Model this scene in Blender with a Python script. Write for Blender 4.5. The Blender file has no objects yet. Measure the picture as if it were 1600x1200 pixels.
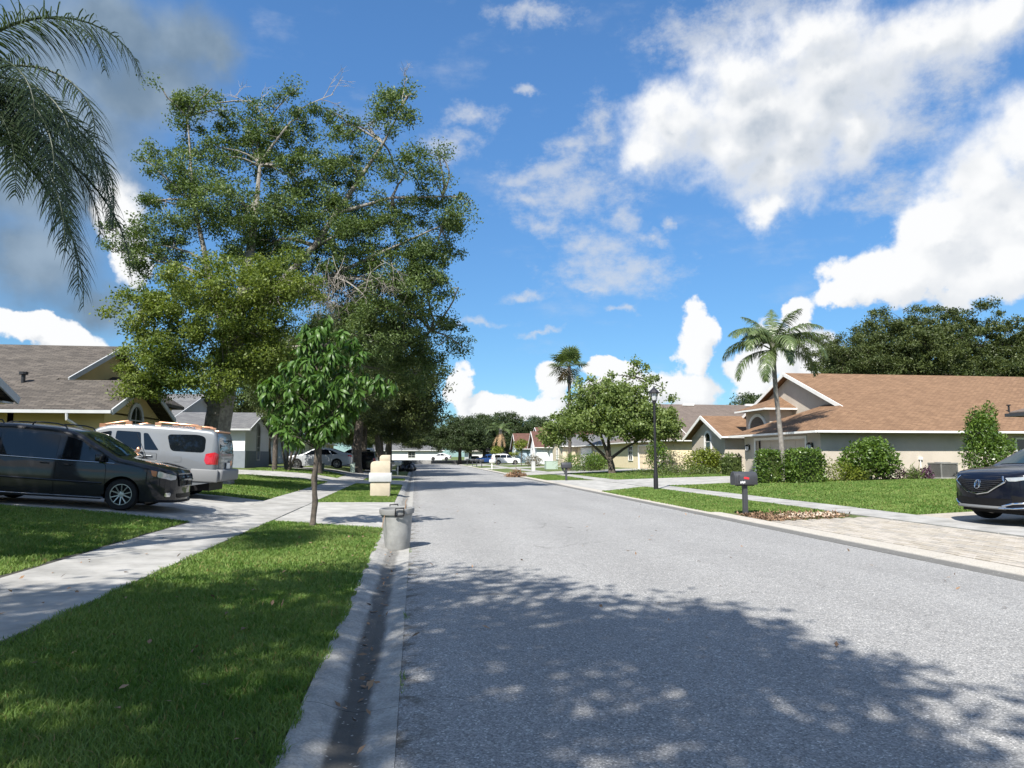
import bpy, bmesh, math, random
import numpy as np
from mathutils import Vector, Matrix
R = math.radians
S = bpy.context.scene
C = S.collection

# ------------------------------------------------------------------ camera
CAM_H = 1.6
cam_d = bpy.data.cameras.new('camera')
cam = bpy.data.objects.new('camera', cam_d); C.objects.link(cam)
cam_d.sensor_fit = 'HORIZONTAL'; cam_d.sensor_width = 36.0
cam_d.lens = 36.0 * 1109.0 / 1600.0
cam_d.clip_start = 0.05; cam_d.clip_end = 3000
cam.location = (0, 0, CAM_H)
cam.rotation_euler = (R(90 + 5.818), 0, R(-7.664))
S.camera = cam

# ------------------------------------------------------------------ sun, sky, exposure
SUN_EL = 48.0
LDIR = Vector((0.50, 0.866, 0)).normalized() * math.cos(R(SUN_EL)) + Vector((0, 0, -math.sin(R(SUN_EL))))   # way the light travels
sun_d = bpy.data.lights.new('sun', 'SUN'); sun_d.energy = 5.0; sun_d.angle = R(0.55); sun_d.color = (1.0, 0.955, 0.88)
sun = bpy.data.objects.new('sun', sun_d); C.objects.link(sun)
sun.rotation_euler = LDIR.to_track_quat('-Z', 'Y').to_euler()
sun.location = (-20, -35, 60)
S.view_settings.view_transform = 'Standard'; S.view_settings.look = 'None'
S.view_settings.exposure = 0.85; S.view_settings.gamma = 1.0
S.view_settings.use_curve_mapping = False
S.cycles.max_bounces = 6; S.cycles.diffuse_bounces = 3; S.cycles.glossy_bounces = 3
S.cycles.transmission_bounces = 3; S.cycles.transparent_max_bounces = 8
S.cycles.caustics_reflective = False; S.cycles.caustics_refractive = False
S.cycles.use_denoising = True

SKY_STRENGTH = 0.051
CLOUD_DENSE = [(26.0,28.4,4.2,2.5),(31.8,29.5,5.5,2.4),(30.2,23.9,6.0,4.7),(34.2,23.7,3.5,2.9),(19.9,26.5,2.6,1.8),(21.4,25.0,5.3,3.4),(18.8,23.6,2.3,2.1),(27.4,25.8,6.7,4.1),(33.0,26.8,7.5,4.1),(39.1,27.9,7.6,2.8),(29.1,21.6,5.1,4.0),(27.8,18.4,2.1,1.8),(25.9,23.6,5.8,3.6),(43.7,28.1,4.3,2.2),(42.3,17.9,4.0,4.5),(44.6,20.6,3.4,3.1),(38.9,15.3,2.9,2.6),(36.6,13.0,5.3,2.3),(42.7,13.2,5.3,3.3),(39.9,15.4,3.0,2.6),(33.6,12.0,2.6,1.1),(43.9,15.1,3.1,3.2),(22.7,10.1,2.0,1.7),(22.3,7.9,1.6,2.5),(21.9,5.1,2.4,2.0),(26.5,6.2,2.1,2.2),(28.4,8.3,1.8,2.4),(30.1,10.6,1.3,1.8),(30.4,6.8,3.1,2.9),(18.4,5.2,5.5,1.8),(11.0,5.8,1.4,1.8),(8.2,3.8,5.2,1.1),(3.3,5.3,1.1,2.3),(5.6,3.7,3.1,1.1),(15.4,7.0,3.1,0.8),(-26.0,8.3,4.0,1.0),(-22.1,17.3,2.0,2.6),(-21.1,14.6,1.6,2.7),(-27.5,9.0,3.2,0.8),(-23.0,7.5,2.3,0.9)]
CLOUD_WISP = [(13.0,20.9,5.8,2.2),(16.0,14.4,6.2,2.0),(36.1,18.6,2.9,2.2),(23.6,30.8,6.0,2.0),(27.7,31.8,6.8,1.6),(11.4,22.7,4.0,1.4),(14.9,25.5,1.7,2.5),(8.2,21.9,3.2,1.0),(9.3,20.5,2.9,1.1),(15.0,16.2,3.9,1.7),(18.1,14.8,3.1,1.1),(17.1,18.5,1.6,1.4),(18.9,17.0,1.5,0.9),(14.5,13.7,3.4,0.5),(12.5,24.2,2.1,1.4),(13.2,17.5,2.6,1.2),(10.1,18.8,2.1,0.9),(4.4,26.1,2.4,1.1),(8.9,28.4,1.5,0.4),(16.5,11.5,1.2,0.4),(5.0,11.0,3.1,0.4),(9.8,10.1,2.1,0.3),(34.5,21.1,2.1,1.7),(37.9,22.9,3.6,2.0),(41.3,25.4,3.4,2.3),(9.3,33.4,4.4,1.0),(22.6,30.9,3.1,1.6),(2.3,24.2,3.2,1.2),(20.5,17.9,0.7,0.6),(8.7,12.8,2.1,0.5),(36.9,25.6,3.3,2.4)]
CLOUD_GREY = [(-24.4,18.8,5.0,3.7),(-20.3,25.9,5.1,3.2),(-28.7,23.1,4.2,4.6),(-27.5,25.7,6.2,4.9),(-22.5,28.6,6.1,3.0),(-18.3,28.7,4.2,3.0),(-24.9,22.0,5.7,3.6),(-28.1,18.1,4.6,4.4),(-26.7,13.4,4.7,4.6),(-16.0,28.4,2.3,1.6),(-23.1,10.8,3.1,2.2),(-21.9,24.7,4.9,2.8)]

class NT:
    """small node-tree writer"""
    def __init__(s, nt): s.nt = nt; s.n = nt.nodes; s.l = nt.links
    def put(s, sock, v):
        if v is None: return
        if isinstance(v, bpy.types.NodeSocket): s.l.new(v, sock)
        elif isinstance(v, (tuple, list)) and sock.type == 'RGBA' and len(v) == 3: sock.default_value = (*v, 1)
        else: sock.default_value = v
    def math(s, op, a, b=None, c=None, clamp=False):
        n = s.n.new('ShaderNodeMath'); n.operation = op; n.use_clamp = clamp
        for i, v in enumerate((a, b, c)): s.put(n.inputs[i], v)
        return n.outputs[0]
    def vmath(s, op, a, b=None, scale=None):
        n = s.n.new('ShaderNodeVectorMath'); n.operation = op
        s.put(n.inputs[0], a); s.put(n.inputs[1], b)
        if scale is not None: s.put(n.inputs['Scale'], scale)
        return n.outputs['Value'] if op in ('LENGTH', 'DOT_PRODUCT', 'DISTANCE') else n.outputs['Vector']
    def mix(s, f, a, b, kind='MIX'):
        n = s.n.new('ShaderNodeMix'); n.data_type = 'RGBA'; n.blend_type = kind
        s.put(n.inputs[0], f); s.put(n.inputs[6], a); s.put(n.inputs[7], b)
        return n.outputs[2]
    def noise(s, vec, scale, detail=4, rough=0.55, dim='3D', dist=0.0):
        n = s.n.new('ShaderNodeTexNoise'); n.noise_dimensions = dim
        s.put(n.inputs['Vector'], vec); n.inputs['Scale'].default_value = scale
        n.inputs['Detail'].default_value = detail; n.inputs['Roughness'].default_value = rough; n.inputs['Distortion'].default_value = dist
        return n.outputs['Fac']
    def ramp(s, f, stops, interp='LINEAR'):
        n = s.n.new('ShaderNodeValToRGB'); s.put(n.inputs[0], f); cr = n.color_ramp; cr.interpolation = interp
        while len(cr.elements) < len(stops): cr.elements.new(0.5)
        for e, (p, c) in zip(cr.elements, stops):
            e.position = p; e.color = (*c, 1) if len(c) == 3 else c
        return n.outputs[0]
    def smooth(s, v, lo, hi, tmin=0.0, tmax=1.0):
        n = s.n.new('ShaderNodeMapRange'); n.interpolation_type = 'SMOOTHSTEP'
        s.put(n.inputs[0], v); s.put(n.inputs[1], lo); s.put(n.inputs[2], hi); s.put(n.inputs[3], tmin); s.put(n.inputs[4], tmax)
        return n.outputs[0]

world = bpy.data.worlds.new('World'); S.world = world; world.use_nodes = True
def build_world():
    w = NT(world.node_tree); w.n.clear()
    out = w.n.new('ShaderNodeOutputWorld'); bg = w.n.new('ShaderNodeBackground')
    bg.inputs['Strength'].default_value = SKY_STRENGTH; w.l.new(bg.outputs[0], out.inputs[0])
    sky = w.n.new('ShaderNodeTexSky'); sky.sky_type = 'NISHITA'; sky.sun_disc = False
    sky.sun_elevation = R(SUN_EL); sky.sun_rotation = math.atan2(-0.50, -0.866) % (2 * math.pi)
    sky.air_density = 1.0; sky.dust_density = 0.35; sky.ozone_density = 2.2
    tc = w.n.new('ShaderNodeTexCoord'); d = tc.outputs['Generated']
    sep = w.n.new('ShaderNodeSeparateXYZ'); w.l.new(d, sep.inputs[0])
    az = w.math('MULTIPLY', w.math('ARCTAN2', sep.outputs[0], sep.outputs[1]), 180 / math.pi)
    el = w.math('MULTIPLY', w.math('ARCSINE', sep.outputs[2]), 180 / math.pi)
    comb = w.n.new('ShaderNodeCombineXYZ'); w.l.new(az, comb.inputs[0]); w.l.new(el, comb.inputs[1])
    uv = comb.outputs[0]
    def field(vec, L):
        f = None
        for (a, e, ra, re) in L:
            v = w.vmath('SUBTRACT', vec, (a, e, 0)); v = w.vmath('MULTIPLY', v, (1 / ra, 1 / re, 0))
            r = w.vmath('LENGTH', v)
            f = r if f is None else w.math('SMOOTH_MIN', f, r, 0.35)
        return w.math('SUBTRACT', 1.0, f)
    # warped copy of the direction for ragged edges
    wn = w.n.new('ShaderNodeTexNoise'); wn.inputs['Scale'].default_value = 0.22; wn.inputs['Detail'].default_value = 5; wn.inputs['Roughness'].default_value = 0.6
    w.l.new(uv, wn.inputs['Vector'])
    warp = w.vmath('SCALE', w.vmath('SUBTRACT', wn.outputs['Color'], (0.5, 0.5, 0.5)), None, scale=4.2)
    uvw = w.vmath('ADD', uv, warp)
    off = (-0.55, 0.9, 0)
    def density(vec, vec0):
        f = field(vec, CLOUD_DENSE)
        nz = w.noise(vec0, 0.42, 8, 0.58)
        # unseen sky beyond the frame, with cloud added to temper the blue shade
        gen = w.math('SUBTRACT', w.noise(w.vmath('MULTIPLY', vec0, (1, 1.7, 1)), 0.07, 3, 0.5), 0.51)
        outside = w.smooth(w.math('ABSOLUTE', w.math('SUBTRACT', az, 7.0)), 42, 52)
        above = w.smooth(el, 36, 42)
        outside = w.math('MAXIMUM', outside, above)
        f = w.math('ADD', w.math('MULTIPLY', w.math('MAXIMUM', f, -1.0), w.math('SUBTRACT', 1.0, outside)), w.math('MULTIPLY', w.math('MULTIPLY', gen, 5.0), outside))
        return w.math('ADD', f, w.math('MULTIPLY', w.math('SUBTRACT', nz, 0.5), 1.25))
    d0 = density(uvw, uv)
    d1 = density(w.vmath('ADD', uvw, off), w.vmath('ADD', uv, off))
    soft = w.smooth(el, 13, 21)
    a_dense = w.smooth(d0, w.math('SUBTRACT', -0.02, w.math('MULTIPLY', soft, 0.22)), w.math('ADD', 0.26, w.math('MULTIPLY', soft, 0.5)))
    # broad soft shading: thinner towards the sun side means brighter
    def soft_d(vec, vec0): return w.math('ADD', w.math('MAXIMUM', field(vec, CLOUD_DENSE), -1.0), w.math('MULTIPLY', w.math('SUBTRACT', w.noise(vec0, 0.30, 3, 0.5), 0.5), 1.1))
    offs = (-1.3, 1.7, 0)
    lit = w.math('SUBTRACT', soft_d(uvw, uv), soft_d(w.vmath('ADD', uvw, offs), w.vmath('ADD', uv, offs)))
    lit = w.math('ADD', lit, w.math('MULTIPLY', w.math('SUBTRACT', d0, d1), 0.22))
    lit = w.smooth(lit, w.math('ADD', -0.70, w.math('MULTIPLY', soft, 0.32)), w.math('ADD', 0.27, w.math('MULTIPLY', soft, 0.30)))
    thick = w.smooth(d0, 0.35, 1.15)
    shade = w.math('SUBTRACT', 1.0, w.math('MULTIPLY', w.math('SUBTRACT', 1.0, lit), w.math('ADD', 0.35, w.math('MULTIPLY', thick, 0.65))))
    c_dense = w.mix(shade, (4.9, 5.7, 6.8), (10.7, 10.8, 10.9))
    # wisps
    fw = field(uvw, CLOUD_WISP)
    nw = w.noise(w.vmath('MULTIPLY', uv, (1, 1.5, 1)), 0.55, 9, 0.68)
    dw = w.math('ADD', fw, w.math('MULTIPLY', w.math('SUBTRACT', nw, 0.52), 2.2))
    a_w = w.math('MULTIPLY', w.smooth(dw, -0.25, 1.15), 0.72)
    veil = w.math('MULTIPLY', w.smooth(w.noise(w.vmath('MULTIPLY', uv, (1, 2.2, 1)), 0.12, 7, 0.62), 0.52, 0.82), 0.30)
    a_w = w.math('MAXIMUM', a_w, veil)
    # grey underside of the nearest cloud
    fg = field(uvw, CLOUD_GREY)
    ng = w.noise(uv, 0.22, 7, 0.56)
    dg = w.math('ADD', fg, w.math('MULTIPLY', w.math('SUBTRACT', ng, 0.5), 0.35))
    a_g = w.math('MULTIPLY', w.smooth(dg, -0.25, 0.75), 0.94)
    c_g = w.mix(w.smooth(w.noise(uv, 0.16, 5, 0.5), 0.35, 0.68), (2.05, 2.95, 4.0), (3.7, 4.8, 6.0))
    skyc = w.mix(1.0, sky.outputs[0], (0.73, 1.13, 1.43), 'MULTIPLY')
    skyc = w.vmath('SCALE', skyc, None, scale=w.smooth(el, 2, 34, 1.0, 1.5))
    col = w.mix(a_w, skyc, (7.6, 8.0, 8.6))
    col = w.mix(a_g, col, c_g)
    col = w.mix(a_dense, col, c_dense)
    w.l.new(col, bg.inputs['Color'])
    world.cycles.sampling_method = 'MANUAL'; world.cycles.sample_map_resolution = 512
build_world()

# ------------------------------------------------------------------ helpers
def ground_z(x, y):
    """height of the terrain (vectorised)"""
    x = np.asarray(x, float); y = np.asarray(y, float)
    z = np.interp(x, [-60, -30, -12, -8.5, -6.3, -4.7, -3.2, -0.70, -0.66, 8.33, 8.37, 10.9, 12.1, 20, 30, 80],
                     [0.8, 0.75, 0.70, 0.56, 0.39, 0.19, 0.13, 0.05, -0.12, -0.12, 0.05, 0.13, 0.16, 0.40, 0.5, 0.6])
    u = np.clip((y - 38) / 10, 0, 1); v = np.clip((-x - 3.2) / 3, 0, 1)
    return z + 0.22 * u * u * (3 - 2 * u) * v
def gz(x, y): return float(ground_z(x, y))

class MB:
    """collects geometry, then links it as ONE mesh object"""
    def __init__(s): s.v = []; s.f = []
    def add(s, vs, fs):
        b = len(s.v); s.v += [tuple(map(float, p)) for p in vs]; s.f += [tuple(i + b for i in q) for q in fs]; return s
    def box(s, c, size, rz=0.0, M=None):
        hx, hy, hz = size[0] / 2, size[1] / 2, size[2] / 2
        P = [Vector((x, y, z)) for z in (-hz, hz) for x, y in ((-hx, -hy), (hx, -hy), (hx, hy), (-hx, hy))]
        rot = Matrix.Rotation(rz, 3, 'Z') if M is None else M
        P = [rot @ p + Vector(c) for p in P]
        return s.add(P, [(3, 2, 1, 0), (4, 5, 6, 7), (0, 1, 5, 4), (1, 2, 6, 5), (2, 3, 7, 6), (3, 0, 4, 7)])
    def beam(s, a, b, w, h, up=(0, 0, 1)):
        """bar from a to b; w across, h along up; up side flush at a-b"""
        a = Vector(a); b = Vector(b); t = (b - a).normalized(); side = t.cross(Vector(up)).normalized(); u = side.cross(t)
        P = []
        for q in (a, b):
            for (i, j) in ((-1, -1), (1, -1), (1, 1), (-1, 1)): P.append(q + side * (w / 2 * i) + u * (h / 2 * j))
        return s.add(P, [(3, 2, 1, 0), (4, 5, 6, 7), (0, 1, 5, 4), (1, 2, 6, 5), (2, 3, 7, 6), (3, 0, 4, 7)])
    def tube(s, pts, rad, n=8, cap=True):
        pts = [Vector(p) for p in pts]
        if not hasattr(rad, '__len__'): rad = [rad] * len(pts)
        V = []; F = []; ref = None
        for i, p in enumerate(pts):
            t = (pts[min(i + 1, len(pts) - 1)] - pts[max(i - 1, 0)])
            t = t.normalized() if t.length > 1e-9 else Vector((0, 0, 1))
            if ref is None: ref = t.orthogonal().normalized()
            ref = (ref - t * ref.dot(t)); ref = ref.normalized() if ref.length > 1e-6 else t.orthogonal().normalized()
            bi = t.cross(ref)
            for k in range(n):
                a = 2 * math.pi * k / n; V.append(p + (ref * math.cos(a) + bi * math.sin(a)) * rad[i])
        for i in range(len(pts) - 1):
            for k in range(n):
                a = i * n + k; b = i * n + (k + 1) % n; F.append((a, b, b + n, a + n))
        if cap: F.append(tuple(range(n))[::-1]); F.append(tuple((len(pts) - 1) * n + k for k in range(n)))
        return s.add(V, F)
    def lathe(s, prof, n=24, axis='Z', c=(0, 0, 0), caps=True):
        V = []; F = []
        for (r, h) in prof:
            for k in range(n):
                a = 2 * math.pi * k / n; x, y = r * math.cos(a), r * math.sin(a)
                p = {'Z': (x, y, h), 'Y': (x, h, -y), 'X': (h, x, y)}[axis]
                V.append((p[0] + c[0], p[1] + c[1], p[2] + c[2]))
        for i in range(len(prof) - 1):
            for k in range(n):
                a = i * n + k; b = i * n + (k + 1) % n; F.append((a, b, b + n, a + n))
        if caps: F.append(tuple(range(n))[::-1]); F.append(tuple((len(prof) - 1) * n + k for k in range(n)))
        return s.add(V, F)
    def ext(s, poly, O, T, N, d0, d1, U=(0, 0, 1)):
        """2-D outline (u,v) on the plane O,T,U, pushed from d0 to d1 along N"""
        O = Vector(O); T = Vector(T); N = Vector(N); U = Vector(U); n = len(poly)
        V = [O + T * u + U * v + N * d for d in (d0, d1) for (u, v) in poly]
        F = [tuple(range(n))[::-1], tuple(range(n, 2 * n))] + [(i, (i + 1) % n, (i + 1) % n + n, i + n) for i in range(n)]
        return s.add(V, F)
    def ring(s, outer, inner, O, T, N, d0, d1, U=(0, 0, 1)):
        O = Vector(O); T = Vector(T); N = Vector(N); U = Vector(U); n = len(outer); V = []
        for d in (d0, d1):
            for L in (outer, inner): V += [O + T * u + U * v + N * d for (u, v) in L]
        F = []
        for i in range(n):
            j = (i + 1) % n
            F += [(2 * n + i, 2 * n + j, 3 * n + j, 3 * n + i), (i, n + i, n + j, j), (i, j, 2 * n + j, 2 * n + i), (n + i, 3 * n + i, 3 * n + j, n + j)]
        return s.add(V, F)
    def build(s, name, m, parent=None, origin=None, smooth=None, bevel=None, fix=True):
        me = bpy.data.meshes.new(name); o0 = Vector(origin) if origin is not None else None
        vs = s.v if o0 is None else [tuple(Vector(p) - o0) for p in s.v]
        me.from_pydata(vs, [], s.f)
        if fix or bevel:
            bm = bmesh.new(); bm.from_mesh(me)
            bmesh.ops.recalc_face_normals(bm, faces=bm.faces)
            if bevel:
                es = [e for e in bm.edges if len(e.link_faces) == 2 and e.calc_face_angle(0) > 0.5]
                bmesh.ops.bevel(bm, geom=es, offset=bevel, segments=2, affect='EDGES', profile=0.5)
            bm.to_mesh(me); bm.free()
        if smooth is not None:
            me.shade_smooth(); me.set_sharp_from_angle(angle=R(smooth))
        return link(name, me, m, parent)

def link(name, me, m, parent=None, loc=None):
    if m is not None and not me.materials: me.materials.append(m)
    o = bpy.data.objects.new(name, me); C.objects.link(o)
    if parent is not None: o.parent = parent
    if loc is not None: o.location = loc
    return o
def np_mesh(name, V, F):
    """fast mesh from arrays: F is (n, k)"""
    V = np.asarray(V, np.float32); F = np.asarray(F, np.int32); me = bpy.data.meshes.new(name)
    me.vertices.add(len(V)); me.vertices.foreach_set('co', V.ravel())
    k = F.shape[1]; me.loops.add(F.size); me.loops.foreach_set('vertex_index', F.ravel())
    me.polygons.add(len(F)); me.polygons.foreach_set('loop_start', np.arange(0, F.size, k, dtype=np.int32))
    me.update(calc_edges=True); return me
def thing(name, label, cat, loc=(0, 0, 0), rz=0.0, group=None):
    o = bpy.data.objects.new(name, None); C.objects.link(o); o.location = loc; o.rotation_euler = (0, 0, rz)
    o.empty_display_size = 0.2; o['label'] = label; o['category'] = cat
    if group: o['group'] = group
    return o
def tag(o, label, cat, group=None):
    o['label'] = label; o['category'] = cat
    if group: o['group'] = group
    return o
def setting(o, kind='structure', label=None):
    o['kind'] = kind
    if label: o['label'] = label
    return o
KIDS = {}
def copy_thing(root, loc, rz=None, label=None, scale=None):
    kids = [o for o in C.objects if o.parent == root]
    r = root.copy(); C.objects.link(r); r.location = loc
    if rz is not None: r.rotation_euler = (0, 0, rz)
    if scale is not None: r.scale = scale if hasattr(scale, '__len__') else (scale,) * 3
    if label: r['label'] = label
    for ch in kids:
        c = ch.copy(); C.objects.link(c); c.parent = r
        for g in [o for o in ch.children]:
            d = g.copy(); C.objects.link(d); d.parent = c
    return r

# ------------------------------------------------------------------ materials
def mat(name, col, rough=0.7, metal=0.0, spec=0.5, coat=0.0, var=0.0, vscale=3.0, col2=None, bump=0.0, bscale=20.0, bdetail=4, island=0.0, trans=0.0):
    m = bpy.data.materials.new(name); m.use_nodes = True; w = NT(m.node_tree)
    b = m.node_tree.nodes['Principled BSDF']
    b.inputs['Roughness'].default_value = rough; b.inputs['Metallic'].default_value = metal
    b.inputs['Specular IOR Level'].default_value = spec; b.inputs['Coat Weight'].default_value = coat
    b.inputs['Coat Roughness'].default_value = 0.05
    c = (*col, 1); tcn = w.n.new('ShaderNodeTexCoord'); P = tcn.outputs['Object']
    sock = None
    if var or col2:
        c2 = col2 or tuple(max(0, x * (1 - var)) for x in col); c1 = col if col2 else tuple(x * (1 + var) for x in col)
        f = w.smooth(w.noise(P, vscale, 6, 0.6), 0.32, 0.68)
        sock = w.mix(f, c1, c2)
    if island:
        g = w.n.new('ShaderNodeNewGeometry'); r = g.outputs['Random Per Island']
        k = w.math('ADD', 1 - island, w.math('MULTIPLY', r, 2 * island))
        sock = w.vmath('SCALE', sock if sock is not None else tuple(col), None, scale=k)
    if sock is not None: w.l.new(sock, b.inputs['Base Color'])
    else: b.inputs['Base Color'].default_value = c
    if bump:
        bn = w.n.new('ShaderNodeBump'); bn.inputs['Strength'].default_value = bump; bn.inputs['Distance'].default_value = 0.02
        w.l.new(w.noise(P, bscale, bdetail, 0.6), bn.inputs['Height']); w.l.new(bn.outputs[0], b.inputs['Normal'])
    m['w'] = 1
    return m

def leaf_mat(name, dark, light, trans=0.35, rough=0.45, cl=0.5, hue=None, spec=0.35):
    """leaf: every leaf its own tint, drifting slowly over the crown"""
    m = bpy.data.materials.new(name); m.use_nodes = True; w = NT(m.node_tree)
    b = m.node_tree.nodes['Principled BSDF']; out = m.node_tree.nodes['Material Output']
    g = w.n.new('ShaderNodeNewGeometry'); oi = w.n.new('ShaderNodeObjectInfo'); r = w.math('FRACT', w.math('ADD', g.outputs['Random Per Island'], oi.outputs['Random']))
    tcn = w.n.new('ShaderNodeTexCoord')
    n = w.noise(tcn.outputs['Object'], cl, 3, 0.6)
    f = w.math('ADD', w.math('MULTIPLY', r, 0.65), w.math('MULTIPLY', w.math('SUBTRACT', n, 0.5), 1.5)); f = w.math('ADD', f, 0.15, clamp=True)
    c = w.mix(f, dark, light)
    if hue: c = w.mix(w.smooth(r, 0.965, 0.975), c, hue)
    w.l.new(c, b.inputs['Base Color']); b.inputs['Roughness'].default_value = rough; b.inputs['Specular IOR Level'].default_value = spec
    tr = w.n.new('ShaderNodeBsdfTranslucent'); w.l.new(w.mix(1.0, c, (1.25, 1.3, 0.55), 'MULTIPLY'), tr.inputs['Color'])
    mx = w.n.new('ShaderNodeMixShader'); mx.inputs[0].default_value = trans
    w.l.new(b.outputs[0], mx.inputs[1]); w.l.new(tr.outputs[0], mx.inputs[2]); w.l.new(mx.outputs[0], out.inputs[0])
    return m

def shingle_mat(name, c1, c2, mortar, streak=0.25):
    """asphalt shingles: courses follow the slope, whatever way the roof plane faces"""
    m = bpy.data.materials.new(name); m.use_nodes = True; w = NT(m.node_tree); b = m.node_tree.nodes['Principled BSDF']
    g = w.n.new('ShaderNodeNewGeometry'); N = g.outputs['True Normal']; P = g.outputs['Position']
    T = w.vmath('NORMALIZE', w.vmath('CROSS_PRODUCT', N, (0, 0, 1)))
    u = w.vmath('DOT_PRODUCT', P, T)
    sp = w.n.new('ShaderNodeSeparateXYZ'); w.l.new(P, sp.inputs[0]); v = w.math('MULTIPLY', sp.outputs[2], 2.6)
    cb = w.n.new('ShaderNodeCombineXYZ'); w.l.new(u, cb.inputs[0]); w.l.new(v, cb.inputs[1])
    br = w.n.new('ShaderNodeTexBrick'); w.l.new(cb.outputs[0], br.inputs['Vector'])
    br.inputs['Scale'].default_value = 1.0; br.inputs['Brick Width'].default_value = 0.32; br.inputs['Row Height'].default_value = 0.145
    br.inputs['Mortar Size'].default_value = 0.012; br.inputs['Mortar Smooth'].default_value = 0.4; br.inputs['Bias'].default_value = 0.0
    br.inputs['Color1'].default_value = (*c1, 1); br.inputs['Color2'].default_value = (*c2, 1); br.inputs['Mortar'].default_value = (*mortar, 1)
    n1 = w.noise(P, 0.9, 6, 0.65); n2 = w.noise(P, 60, 3, 0.6)
    k = w.math('ADD', 1 - streak / 2, w.math('MULTIPLY', w.math('SUBTRACT', n1, 0.5), streak * 1.4))
    k = w.math('MULTIPLY', k, w.math('ADD', 0.72, w.math('MULTIPLY', n2, 0.56)))
    w.l.new(w.vmath('SCALE', br.outputs['Color'], None, scale=k), b.inputs['Base Color'])
    b.inputs['Roughness'].default_value = 0.92; b.inputs['Specular IOR Level'].default_value = 0.2
    bn = w.n.new('ShaderNodeBump'); bn.inputs['Strength'].default_value = 0.5; bn.inputs['Distance'].default_value = 0.01
    w.l.new(w.math('ADD', br.outputs['Fac'], w.math('MULTIPLY', n2, -0.8)), bn.inputs['Height']); bn.invert = True
    w.l.new(bn.outputs[0], b.inputs['Normal'])
    return m

def asphalt_mat():
    m = bpy.data.materials.new('asphalt'); m.use_nodes = True; w = NT(m.node_tree); b = m.node_tree.nodes['Principled BSDF']
    g = w.n.new('ShaderNodeTexCoord'); P = g.outputs['Object']
    vo = w.n.new('ShaderNodeTexVoronoi'); vo.inputs['Scale'].default_value = 95; w.l.new(P, vo.inputs['Vector'])
    rnd = w.n.new('ShaderNodeSeparateColor'); w.l.new(vo.outputs['Color'], rnd.inputs[0])
    sp = w.ramp(rnd.outputs[0], [(0.0, (0.17, 0.175, 0.18)), (0.3, (0.25, 0.255, 0.26)), (0.7, (0.335, 0.34, 0.345)), (0.94, (0.42, 0.42, 0.42)), (1.0, (0.66, 0.66, 0.65))])
    big = w.noise(w.vmath('MULTIPLY', P, (1, 0.35, 1)), 0.7, 6, 0.65); mid = w.noise(P, 9, 5, 0.7)
    k = w.math('ADD', 0.60, w.math('MULTIPLY', big, 0.36)); k = w.math('ADD', k, w.math('MULTIPLY', mid, 0.50))
    c = w.vmath('SCALE', sp, None, scale=k)
    c = w.mix(1.0, c, (0.85, 0.828, 0.795), 'MULTIPLY')
    # worn wheel paths, old patches and hairline cracks
    sx0 = w.n.new('ShaderNodeSeparateXYZ'); w.l.new(P, sx0.inputs[0])
    wp = w.math('SINE', w.math('MULTIPLY', w.math('ADD', sx0.outputs[0], 0.3), 2 * math.pi / 1.9)); c = w.vmath('SCALE', c, None, scale=w.math('ADD', 0.99, w.math('MULTIPLY', wp, 0.035)))
    ve = w.n.new('ShaderNodeTexVoronoi'); ve.feature = 'DISTANCE_TO_EDGE'; ve.inputs['Scale'].default_value = 0.33
    wob = w.n.new('ShaderNodeTexNoise'); wob.inputs['Scale'].default_value = 1.6; wob.inputs['Detail'].default_value = 6; w.l.new(P, wob.inputs['Vector'])
    w.l.new(w.vmath('ADD', P, w.vmath('SCALE', wob.outputs['Color'], None, scale=0.9)), ve.inputs['Vector'])
    crk = w.math('MULTIPLY', w.smooth(ve.outputs['Distance'], 0.007, 0.002), w.smooth(w.noise(P, 0.35, 3, 0.5), 0.48, 0.6))
    c = w.mix(w.math('MULTIPLY', crk, 0.55), c, (0.09, 0.088, 0.085))
    drip = w.math('MULTIPLY', w.smooth(w.noise(P, 5.5, 2, 0.5), 0.70, 0.76), w.smooth(w.noise(P, 0.22, 2, 0.5), 0.5, 0.62)); c = w.mix(w.math('MULTIPLY', drip, 0.6), c, (0.10, 0.098, 0.095))
    st = w.smooth(w.noise(w.vmath('MULTIPLY', P, (1.0, 0.5, 1)), 1.3, 8, 0.72), 0.69, 0.78)
    c = w.mix(w.math('MULTIPLY', st, 0.45), c, (0.11, 0.105, 0.10))
    # dusty tan strip along the gutter edge
    sx = w.n.new('ShaderNodeSeparateXYZ'); w.l.new(P, sx.inputs[0])
    e = w.math('MULTIPLY', w.smooth(sx.outputs[0], 0.22, -0.08), w.smooth(w.noise(P, 5, 5, 0.65), 0.45, 0.65))
    c = w.mix(w.math('MULTIPLY', e, 0.8), c, (0.075, 0.06, 0.04))
    w.l.new(c, b.inputs['Base Color']); b.inputs['Roughness'].default_value = 0.85; b.inputs['Specular IOR Level'].default_value = 0.3
    bn = w.n.new('ShaderNodeBump'); bn.inputs['Strength'].default_value = 0.7; bn.inputs['Distance'].default_value = 0.006
    w.l.new(w.math('ADD', vo.outputs['Distance'], w.math('MULTIPLY', mid, 0.6)), bn.inputs['Height']); w.l.new(bn.outputs[0], b.inputs['Normal'])
    return m

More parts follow.
